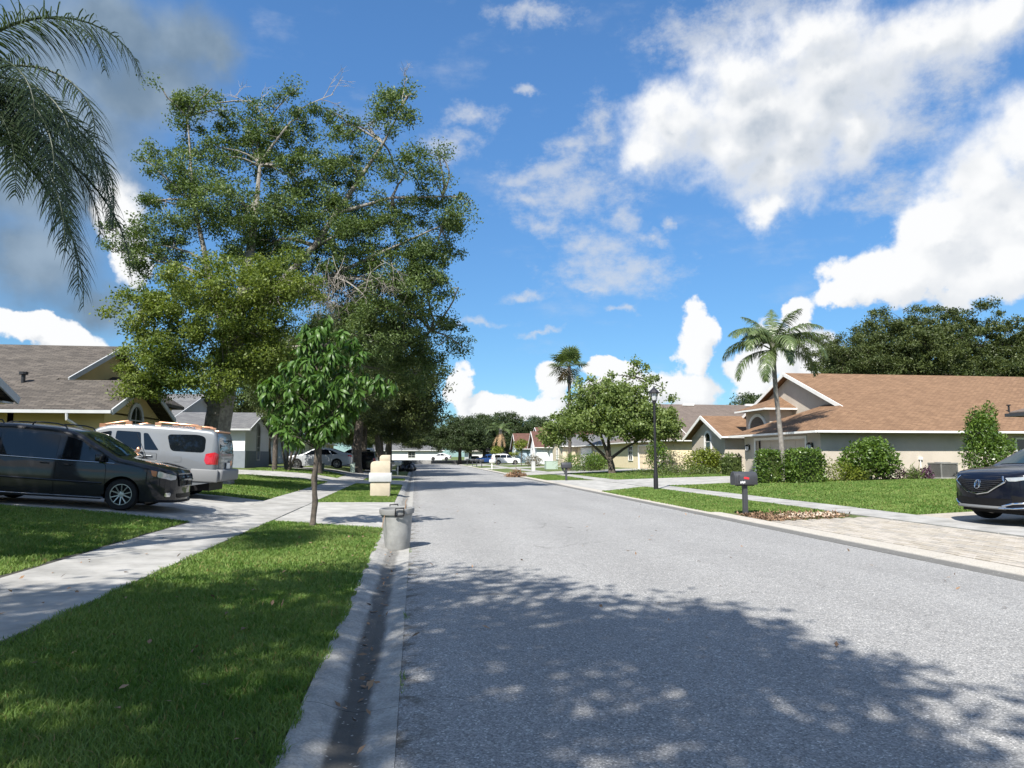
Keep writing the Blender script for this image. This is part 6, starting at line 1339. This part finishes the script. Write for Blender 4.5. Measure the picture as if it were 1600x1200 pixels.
shrub('plant', 'purple leaved bedding plants between the rounded bush and the outdoor unit', gl_(24.2, 32.9), [(-.6, 0, .25, .8, .3, .38), (.6, 0, .2, .6, .3, .25), (1.25, 0, .25, .35, .3, .4)], 900, .14, M['purple_leaf'], 'plant', 6)
shrub('plant', 'strappy pale green plant under the long side wall', gl_(24.6, 32.7), [(0, 0, .2, .5, .25, .35)], 260, .4, M['low_leaf'], 'plant', 16, width=.1)
shrub('plant', 'strap leaved plant at the foot of the rounded bush', gl_(21.15, 31.9), [(0, 0, .25, .6, .35, .45)], 300, .55, M['low_leaf'], 'plant', 17, width=.09)
shrub('small_tree', 'narrow upright dark green tree beside the navy car', gl_(26.6, 30.4), [(0, 0, 1.2, 1.05, .9, 1.0), (-.1, 0, 2.1, .85, .7, .8), (-.45, 0, 2.8, .36, .3, .65), (.3, 0, 2.95, .4, .3, .75), (.85, 0, 1.5, .75, .6, .6), (0, 0, 2.6, .65, .5, .6)], 7000, .17, M['hedge_leaf'], 'tree', 7, width=.35)
shrub('shrub', 'small squared shrub on a bare stem beside the garage corner', gl_(20.1, 43.6), None, 900, .13, M['low_leaf'], seed=8, box=(1.15, 1.0, 1.3))
shrub('shrub', 'sunlit round shrub under the arched gable window', gl_(19.8, 47.6), [(0, 0, .8, 1.3, 1.1, .85), (.5, 0, 1.1, .95, .9, .7)], 3400, .16, M['yellow_leaf'], seed=9)
shrub('shrub', 'bare grey-brown shrub between two green ones', gl_(18.7, 49.8), [(0, 0, .8, .9, .8, .8)], 700, .13, M['grey_leaf'], seed=10)
shrub('shrub', 'dark bushy shrub at the cream house corner', gl_(18.3, 52.0), [(0, 0, 1.0, 1.1, 1.0, 1.0), (-.3, 0, 1.7, .8, .7, .7)], 1600, .18, M['hedge_leaf'], seed=11)
shrub('ground_cover', 'mound of low creeping ground cover along the far drive edge', gl_(17.8, 46.0), [(0, 0, .25, 2.2, .9, .55), (2.2, 0, .15, 1.6, .8, .4), (-2.4, .6, .1, 1.8, .8, .35)], 4200, .1, M['low_leaf'], 'plant', 12)
shrub('shrub', 'dark clipped bush left of the forked trunk', gl_(15.3, 63.5), [(0, 0, .75, 1.9, 1.2, .85), (1.1, 0, .8, 1.1, 1.0, .75)], 2600, .17, M['hedge_leaf'], seed=13)
shrub('shrub', 'bright green shrub beneath the pale house window', gl_(16.9, 66.2), [(0, 0, .8, 1.3, 1.0, .8)], 1400, .17, M['yellow_leaf'], seed=14)
shrub('shrub', 'grey flowering shrub near the pale green cabinet', gl_(15.2, 92), [(0, 0, .7, 1.2, 1, .8)], 900, .2, M['grey_leaf'], seed=15)
shrub('shrub', 'untidy green shrub below the yellow house window', gl_(-9.6, 28.6), [(0, 0, .9, .9, .8, .9), (.5, 0, 1.5, .5, .5, .6)], 1200, .2, M['low_leaf'], seed=18, width=.3)

# --- grass: blades on every lawn that is near enough to show them
def grass():
    rng = np.random.default_rng(77); Vs = []; n_tot = 0
    def patch_(x0, x1, y0, y1, dens, h, w, keep=None):
        nonlocal n_tot
        n = int((x1 - x0) * (y1 - y0) * dens); x = x0 + (x1 - x0) * rng.random(n); y = y0 + (y1 - y0) * rng.random(n)
        if keep is not None: k = keep(x, y); x, y = x[k], y[k]
        n = len(x); z = np.where(x > -.2, .008, np.where(x > -.72, .05, ground_z(x, y))); z = np.where(x > 7.9, np.where(x < 8.4, .058, ground_z(x, y)), z); a = rng.random(n) * 6.283; tuft = .75 + .5 * np.sin(x * 3.1 + 2 * np.sin(y * 1.7)) * np.sin(y * 2.3 + x); hh = h * (.5 + .75 * rng.random(n)) * (.85 + .25 * tuft); ww = w * (.7 + .6 * rng.random(n))
        lean = rng.normal(size=(n, 2)) * .55; cx, sx = np.cos(a), np.sin(a)
        b0 = np.stack([x - cx * ww / 2, y - sx * ww / 2, z - .005], 1); b1 = np.stack([x + cx * ww / 2, y + sx * ww / 2, z - .005], 1)
        m = np.stack([x + lean[:, 0] * hh * .35, y + lean[:, 1] * hh * .35, z + hh * .6], 1); t = np.stack([x + lean[:, 0] * hh, y + lean[:, 1] * hh, z + hh * .95], 1)
        dx = np.stack([cx * ww * .4, sx * ww * .4, np.zeros(n)], 1)
        V = np.stack([b0, b1, m + dx, m - dx, t], 1); Vs.append(V.reshape(-1, 5, 3)); n_tot += n
    vis = lambda x, y: (np.degrees(np.arctan2(x, y)) < 7.66 + 37.5) & (np.degrees(np.arctan2(x, y)) > 7.66 - 37.5)
    # left verge
    kv = lambda x, y: vis(x, y) & ((x > -3.215 + .03 * np.sin(y * 5) - .05 * rng.random(len(x)) ** 3) & (x < -.655 + .03 * np.sin(y * 7 + 2 * np.sin(y * 3)) - .03 * rng.random(len(x)))) & ~((y > 15.7 + (x + .69) * -.48))
    patch_(-3.25, -.64, 2.6, 5.5, 7000, .050, .0065, kv); patch_(-3.25, -.64, 5.5, 8.5, 5200, .050, .008, kv); patch_(-3.25, -.64, 8.5, 17.0, 2600, .050, .012, kv)
    k2 = lambda x, y: vis(x, y) & (x > -3.19) & (x < -.72) & (y > 23.5 + (x + 3.2) * .38)
    patch_(-3.2, -.72, 23.4, 39, 900, .055, .02, k2); patch_(-3.2, -.72, 46, 49.6, 400, .06, .03, vis)
    kw = lambda x, y: (np.sin(y * 2.7) + np.sin(y * 6.1 + 1) + .6 * np.sin(y * 13)) > 1.0 + 40 * np.abs(x + .075)
    patch_(-.11, -.04, 3, 13, 1400, .026, .006, kw)
    # left lawns
    k3 = lambda x, y: vis(x, y) & (y < 16.1 - (x + 4.72) * .06) & (x < -4.78 + .03 * np.sin(y * 4))
    patch_(-9.5, -4.74, 7, 12, 2600, .055, .012, k3); patch_(-11.5, -4.74, 12, 16.4, 1900, .055, .014, k3)
    patch_(-10.2, -4.74, 23.6, 40, 420, .06, .028, vis); patch_(-10, -4.74, 44.4, 50.3, 200, .06, .04, vis)
    # right verge and lawn
    k4 = lambda x, y: vis(x, y) & (y < 31 + (x - 8.36) * .86) & (y > 17.7 + .9 * np.abs(x - 9.8)**.8 * (x < 10))
    patch_(8.12, 10.9, 18.0, 24, 1500, .055, .02, k4); patch_(8.12, 10.9, 24, 33, 650, .055, .03, k4)
    k5 = lambda x, y: vis(x, y) & (x > 12.13) & (y > 16.2 + (x - 12.12) * .06) & (y < 33.5)
    patch_(12.13, 19, 16.2, 24, 900, .055, .022, k5); patch_(12.13, 24, 24, 34, 420, .06, .032, k5); patch_(19, 29, 17, 32.5, 320, .06, .035, k5)
    patch_(8.42, 10.9, 45.4, 56.4, 230, .06, .045, vis); patch_(12.13, 20, 42.7, 58.2, 170, .06, .05, vis)
    V = np.concatenate(Vs); n = len(V); base = (np.arange(n) * 5)[:, None]
    F4 = base + np.array([[0, 1, 2, 3]]); F3 = base + np.array([[3, 2, 4]])
    me = bpy.data.meshes.new('grass'); me.vertices.add(n * 5); me.vertices.foreach_set('co', V.astype(np.float32).ravel())
    loops = np.concatenate([F4, F3], 1).ravel().astype(np.int32); me.loops.add(len(loops)); me.loops.foreach_set('vertex_index', loops)
    st = np.stack([np.arange(n) * 7, np.arange(n) * 7 + 4], 1).ravel().astype(np.int32); me.polygons.add(2 * n); me.polygons.foreach_set('loop_start', st); me.update(calc_edges=True)
    o = link('grass', me, M['blade']); setting(o, 'stuff'); print('grass blades', n)
grass()

# ------------------------------------------------------------------ street furniture and small things
def trash_can():
    h = thing('trash_can', 'tapered grey plastic trash can standing open in the gutter', 'trash can', (-.30, 12.85, -.012)); h.rotation_euler = (R(1.5), R(-2.5), R(20))
    mb = MB(); prof = [(.205, 0), (.215, .02), (.24, .3), (.272, .63)]; mb.lathe(prof, 36); V = len(mb.v)
    mb.lathe([(.262, .63), (.23, .3), (.20, .03)], 36, caps=True); mb.build('body', M['bin'], h, smooth=40, fix=False)
    mb = MB(); mb.lathe([(.268, .60), (.300, .615), (.308, .66), (.303, .705), (.285, .712), (.268, .70), (.262, .62)], 36, caps=False); mb.build('rim', M['bin_rim'], h, smooth=45)
    for a in (-1.75, 1.4):
        c, s = math.cos(a), math.sin(a); t = Vector((-s, c, 0)); o = Vector((c, s, 0)); mb = MB()
        P = [o * .30 + t * -.07 + Vector((0, 0, .60)), o * .335 + t * -.075 + Vector((0, 0, .64)), o * .34 + t * -.07 + Vector((0, 0, .735)), o * .34 + t * .07 + Vector((0, 0, .735)), o * .335 + t * .075 + Vector((0, 0, .64)), o * .30 + t * .07 + Vector((0, 0, .60)), o * .315 + Vector((0, 0, .60)), o * .30 + t * -.07 + Vector((0, 0, .60))]
        mb.tube([tuple(p) for p in P], .014, 8); mb.build('handle', M['black'], h, smooth=60)
    mb = MB(); mb.tube([(.13, .1, .3), (.2, .12, .74), (.215, .14, .80), (.24, .15, .83)], .006, 5); mb.tube([(.12, .05, .4), (.16, -.02, .73), (.17, -.03, .76)], .005, 5); mb.tube([(-.26, -.12, .62), (-.30, -.15, .5), (-.33, -.16, .40)], .006, 4); mb.build('twig', M['debris'], h)
trash_can()
def pillar():
    x, y = -1.34, 28.0; z = gz(x, y); h = thing('mailbox_pillar', 'stepped cream stucco mailbox pillar with pale band on the verge', 'mailbox', (x, y, z))
    w, d = .74, .62
    mb = MB(); mb.box((0, 0, .40), (w, d, 1.0)); mb.build('base', M['stucco_post'], h, bevel=.015, smooth=30)
    mb = MB(); mb.box((0, 0, .775 - .04), (w + .10, d + .10, .34)); mb.build('band', M['stone_band'], h, bevel=.012, smooth=30)
    prof = [(-w / 2, .9), (w / 2, .9), (w / 2, 1.34)] + [(-w / 2 + .14 * (1 - math.sin(a)), 1.20 + .14 * math.cos(a)) for a in (0, .4, .8, 1.2, 1.57)]
    mb = MB(); mb.ext(prof, (0, 0, 0), (1, 0, 0), (0, 1, 0), -d / 2, d / 2); mb.build('upper_block', M['stucco_post'], h, bevel=.02, smooth=40)
    prof = [(-.04, 1.33), (.365, 1.33), (.365, 1.58)] + [(-.04 + .12 * (1 - math.sin(a)), 1.46 + .12 * math.cos(a)) for a in (0, .4, .8, 1.2, 1.57)]
    mb = MB(); mb.ext(prof, (0, 0, 0), (1, 0, 0), (0, 1, 0), -d / 2 + .04, d / 2 - .04); mb.build('cap', M['stucco_post'], h, bevel=.02, smooth=40)
    mb = MB(); mb.box((w / 2 + .02, 0, 1.12), (.06, .34, .3)); mb.build('mailbox_door', M['black'], h, bevel=.02)
pillar()
def lamp(loc, label, H=4.55, group=None):
    h = thing('street_lamp', label, 'street lamp', loc, 0, group)
    mb = MB(); mb.lathe([(.105, -.1), (.10, .6), (.085, .75), (.075, .85), (.062, 1.2), (.052, H - .72), (.085, H - .70), (.09, H - .62), (.05, H - .6)], 16); mb.build('post', M['black'], h, smooth=40)
    z = H - .62; mb = MB(); mb.lathe([(.10, z), (.125, z + .03), (.11, z + .05)], 4 * 2); 
    for k in range(8): a = math.pi / 8 + k * math.pi / 4; mb.tube([(.11 * math.cos(a), .11 * math.sin(a), z + .04), (.175 * math.cos(a), .175 * math.sin(a), z + .38)], .010, 5)
    mb.lathe([(.255, z + .36), (.26, z + .39), (.17, z + .50), (.09, z + .58), (.045, z + .62), (.04, z + .66), (.012, z + .70)], 8); o = mb.build('lantern', M['black'], h)
    mb = MB(); mb.lathe([(.098, z + .05), (.165, z + .37)], 8); mb.build('lantern_glass', M['lamp_glass'], o, smooth=20)
    return h
l1 = lamp((10.55, 30.6, gz(10.55, 30.6)), 'tall black lamp post standing on the sunny verge')
copy_thing(l1, (-2.9, 86.0, gz(-2.9, 86)), None, 'black lamp post in the shade of the street oaks', (1.0, 1.0, 1.0))
def mailbox(loc, rz, label, detail=True, slant=False, group=None, m=None):
    m = m or M['charcoal']; h = thing('mailbox', label, 'mailbox', loc, rz, group)
    # the box lies along local x, its door at -x (towards the road)
    mb = MB(); mb.box((0, 0, .36), (.115, .115, .88)); mb.box((0, 0, .79), (.5, .10, .05)); mb.build('post', m, h, bevel=.008 if detail else None)
    if slant: mb = MB(); mb.beam((-.28, 0, .8), (.05, 0, .35), .09, .09); mb.build('brace', m, h)
    w, hh, L, z0 = .29, .34, .60, .80
    prof = [(-w / 2, z0), (w / 2, z0), (w / 2, z0 + hh - .15)] + [(w / 2 * math.cos(a), z0 + hh - .15 + .15 * math.sin(a)) for a in np.linspace(0.2, math.pi - .2, 9)] + [(-w / 2, z0 + hh - .15)]
    mb = MB(); mb.ext(prof, (0, 0, 0), (0, 1, 0), (1, 0, 0), -L / 2, L / 2); mb.build('box', m, h, bevel=.008, smooth=35)
    if detail:
        gp = [(p[0] * 1.06, z0 - .008 + (p[1] - z0) * 1.04) for p in prof]; mb = MB(); mb.ext(gp, (0, 0, 0), (0, 1, 0), (1, 0, 0), -L / 2 - .03, -L / 2 + .02); mb.tube([(-L / 2 - .03, 0, z0 + hh - .06), (-L / 2 - .06, 0, z0 + hh - .05)], .012, 6); mb.build('box_door', m, h, bevel=.006, smooth=35)
        mb = MB(); mb.box((-.22, -w / 2 - .014, z0 + .17), (.04, .012, .17)); mb.build('flag', m, h)
        def txt(s, x, z, size, mt, nm):
            cu = bpy.data.curves.new(nm, 'FONT'); cu.body = s; cu.size = size; cu.extrude = .002; cu.align_x = 'CENTER'; t = bpy.data.objects.new(nm, cu); C.objects.link(t); dg = bpy.context.evaluated_depsgraph_get(); me = bpy.data.meshes.new_from_object(t.evaluated_get(dg)); C.objects.unlink(t); bpy.data.objects.remove(t)
            o = link(nm, me, mt, h); o.location = (x, -w / 2 - .004, z); o.rotation_euler = (R(90), 0, 0)
        mb = MB(); mb.ext([(-.085, .185), (.06, .165), (.065, .215), (-.02, .235), (-.08, .235)], (0, -w / 2 - .001, z0 - .03), (1, 0, 0), (0, -1, 0), 0, .004); mb.build('red_sticker', M['red_mark'], h)
        mb = MB()
        for i in range(4): mb.box((-.17 + i * .036, -w / 2 - .003, z0 + .06 + .008 * (i % 2)), (.022, .004, .055))
        mb.build('house_number', M['white_mark'], h)
    return h
mailbox((8.62, 17.95, gz(8.62, 17.95)), 0, 'dark charcoal mailbox with red sticker on a square post in the mulch')
mailbox((9.35, 44.0, gz(9.35, 44)), 0, 'black mailbox with a slanted brace on the verge opposite the forked tree', False, True)
mb3 = mailbox((8.9, 84, gz(8.9, 84)), 0, 'white mailbox post on the verge far beyond the debris heap', False, m=M['white_trim'])
for (x, y, lab) in ((8.8, 96, 'dark mailbox nearest to the white far mailbox'), (8.8, 104, 'dark mailbox beneath the far right oaks'), (8.8, 112, 'small dark mailbox before the far right oaks'), (8.7, 122, 'most distant dark mailbox by the right kerb')):
    mailbox((x, y, gz(x, y)), 0, lab, False)
mailbox((-1.5, 60.5, gz(-1.5, 60)), 0, 'white mailbox in the shade behind the cream pillar', False, m=M['white_trim'])
def box_thing(name, label, cat, loc, size, m, cap=True, rz=0):
    h = thing(name, label, cat, loc, rz); mb = MB(); mb.box((0, 0, size[2] / 2), size); mb.build('body', m, h, bevel=.02)
    if cap: mb = MB(); mb.box((0, 0, size[2] + .015), (size[0] + .04, size[1] + .04, .05)); mb.build('lid', m, h, bevel=.012)
    return h
box_thing('utility_box', 'squat dark green utility box on the lawn beside the silver vehicle', 'utility box', gl_(-7.5, 26.0), (.26, .22, .34), M['green_box'])
box_thing('utility_box', 'dark green utility box in front of the pale silver sedan', 'utility box', gl_(-6.2, 48.6), (.34, .3, .5), M['green_box'])
box_thing('utility_box', 'pale green marker box beside the dark oak trunks', 'utility box', gl_(-4.9, 57.0), (.34, .26, .72), M['pale_green'], rz=.2)
box_thing('utility_box', 'pale grey-green transformer cabinet on the far right lawn', 'utility box', gl_(14.3, 75.0), (1.25, 1.1, .85), M['pale_green'])
box_thing('utility_post', 'short pale square post with brown cap by the far right walk', 'post', gl_(11.3, 68.5), (.36, .36, .95), M['stone_band'])
def ac():
    x, y = 26.4, 32.9; h = thing('outdoor_unit', 'grey slatted air conditioning unit against the long side wall', 'air conditioner', gl_(x, y)); s = .92
    MB().box((0, 0, .04), (s + .2, s + .2, .1)).build('pad', M['concrete'], h); MB().box((0, 0, .42), (s - .08, s - .08, .68)).build('core', M['ac_dark'], h)
    for k in range(13):
        z = .13 + k * .048; mb = MB(); mb.box((0, -s / 2 + .015, z), (s, .03, .022)); mb.box((-s / 2 + .015, 0, z), (.03, s, .022)); mb.box((0, s / 2 - .015, z), (s, .03, .022)); mb.box((s / 2 - .015, 0, z), (.03, s, .022)); mb.build('slat', M['ac_grey'], h)
    mb = MB(); mb.box((0, 0, .79), (s + .03, s + .03, .06)); mb.lathe([(.36, .82), (.36, .845), (.30, .85)], 20); 
    for a in range(4): mb.box(((-1) ** a * (s / 2 - .02), (1 if a < 2 else -1) * (s / 2 - .02), .44), (.05, .05, .7))
    mb.build('casing', M['ac_grey'], h)
ac()
def stake():
    h = thing('stake', 'thin bare wooden stake with a cross piece beside the cream pillar', 'post', gl_(-1.75, 42.5)); mb = MB(); mb.box((0, 0, .8), (.09, .09, 1.9)); mb.build('post', M['wood'], h); MB().box((.2, 0, 1.12), (.62, .05, .10)).build('cross_piece', M['wood'], h)
stake()
def black_heap():
    loc = (-.95, 74, gz(-.95, 74)); h = thing('rubbish_bin', 'black wheeled rubbish bin at the shaded left kerb', 'rubbish bin', loc)
    mb = MB(); mb.add([(-.28, -.30, .1), (.28, -.30, .1), (.28, .30, .1), (-.28, .30, .1), (-.33, -.37, 1.05), (.33, -.37, 1.05), (.33, .37, 1.05), (-.33, .37, 1.05)], [(3, 2, 1, 0), (4, 5, 6, 7), (0, 1, 5, 4), (1, 2, 6, 5), (2, 3, 7, 6), (3, 0, 4, 7)]); mb.build('body', M['bag'], h, bevel=.02)
    mb = MB(); mb.box((0, 0, 1.10), (.72, .80, .08)); mb.build('lid', M['bag'], h, bevel=.03)
    for sg in (1, -1): MB().lathe([(.1, sg * .30), (.1, sg * .36)], 14, 'X', c=(0, .3, .1)).build('wheel', M['tyre'], h)
    rng = np.random.default_rng(2)
    for k, (x, y, s, lab) in enumerate(((-.62, 73.0, .42, 'fat black rubbish bag leaning at the front of the kerbside heap'), (-1.5, 73.6, .46, 'black rubbish bag behind the bin on the verge side'), (-.5, 74.4, .5, 'black rubbish bag between the bin and the road'))):
        o = thing('rubbish_bag', lab, 'rubbish bag', (x, y, gz(-.8, y) + .0), 0, 'black rubbish bags'); mb = MB(); prof = [(.55 * s, 0), (s, .25 * s), (1.05 * s, .8 * s), (.75 * s, 1.4 * s), (.25 * s, 1.75 * s)]; mb.lathe(prof, 12)
        for i in range(len(mb.v)):
            v = mb.v[i]; f = 1 + .12 * math.sin(i * 2.1 + k); mb.v[i] = (v[0] * f, v[1] * f, v[2])
        mb.build('sack', M['bag'], o, smooth=60); mb = MB(); mb.lathe([(.10 * s, 1.7 * s), (.3 * s, 2.0 * s), (.05, 1.95 * s)], 8); mb.build('knot', M['bag'], o)
black_heap()
def mulch():
    rng = np.random.default_rng(18); n = 2600; th = rng.random(n) * 6.28; r = rng.random(n) ** .55; x = 9.15 + np.cos(th) * r * 1.75; y = 17.15 + np.sin(th) * r * 1.15
    x = np.where(x < 8.4, 8.4 + rng.random(n) * .5, x); z = ground_z(np.maximum(x, 8.4), y) + .008 + rng.random(n) * .02
    P = np.stack([x, y, z], 1); d = rng.normal(size=(n, 3)); d[:, 2] *= .25; V, F = leaf_cards(P, .10, .035, rng, 2.0, d); setting(link('mulch', np_mesh('mulch', V, F), M['mulch']), 'stuff')
    mb = MB()
    for k in range(110):
        a = rng.random() * 6.28; rr = rng.random() ** .5; px, py = 9.9 + math.cos(a) * rr * .75, 17.1 + math.sin(a) * rr * .6; mb.lathe([(.012, -.01), (.035, .01), (.03, .03), (.008, .042)], 6, c=(px, py, gz(px, py) + .01))
    setting(mb.build('pale_stones', M['stone'], fix=False), 'stuff')
    # a few fallen leaves on lawn, gutter and pavement
    Q = []
    for k in range(60):
        py = rng.uniform(4, 16); px = -.37 + rng.normal() * .07; Q.append((px, py, -.005))
    for k in range(70):
        px = rng.uniform(-3.1, -.2); py = rng.uniform(4, 14); Q.append((px, py, (gz(px, py) + .045) if px < -.7 else .03))
    for k in range(24): px = rng.uniform(-4.6, -3.3); py = rng.uniform(7, 15); Q.append((px, py, gz(px, py) + .04))
    for k in range(60): px = rng.uniform(0, 7.5); py = rng.uniform(5, 24); Q.append((px, py, .055))
    Q = np.array(Q); d = rng.normal(size=(len(Q), 3)); d[:, 2] *= .2; V, F = leaf_cards(Q, .075, .035, rng, 2, d); setting(link('fallen_leaves', np_mesh('fallen_leaves', V, F), M['debris']), 'stuff')
mulch()
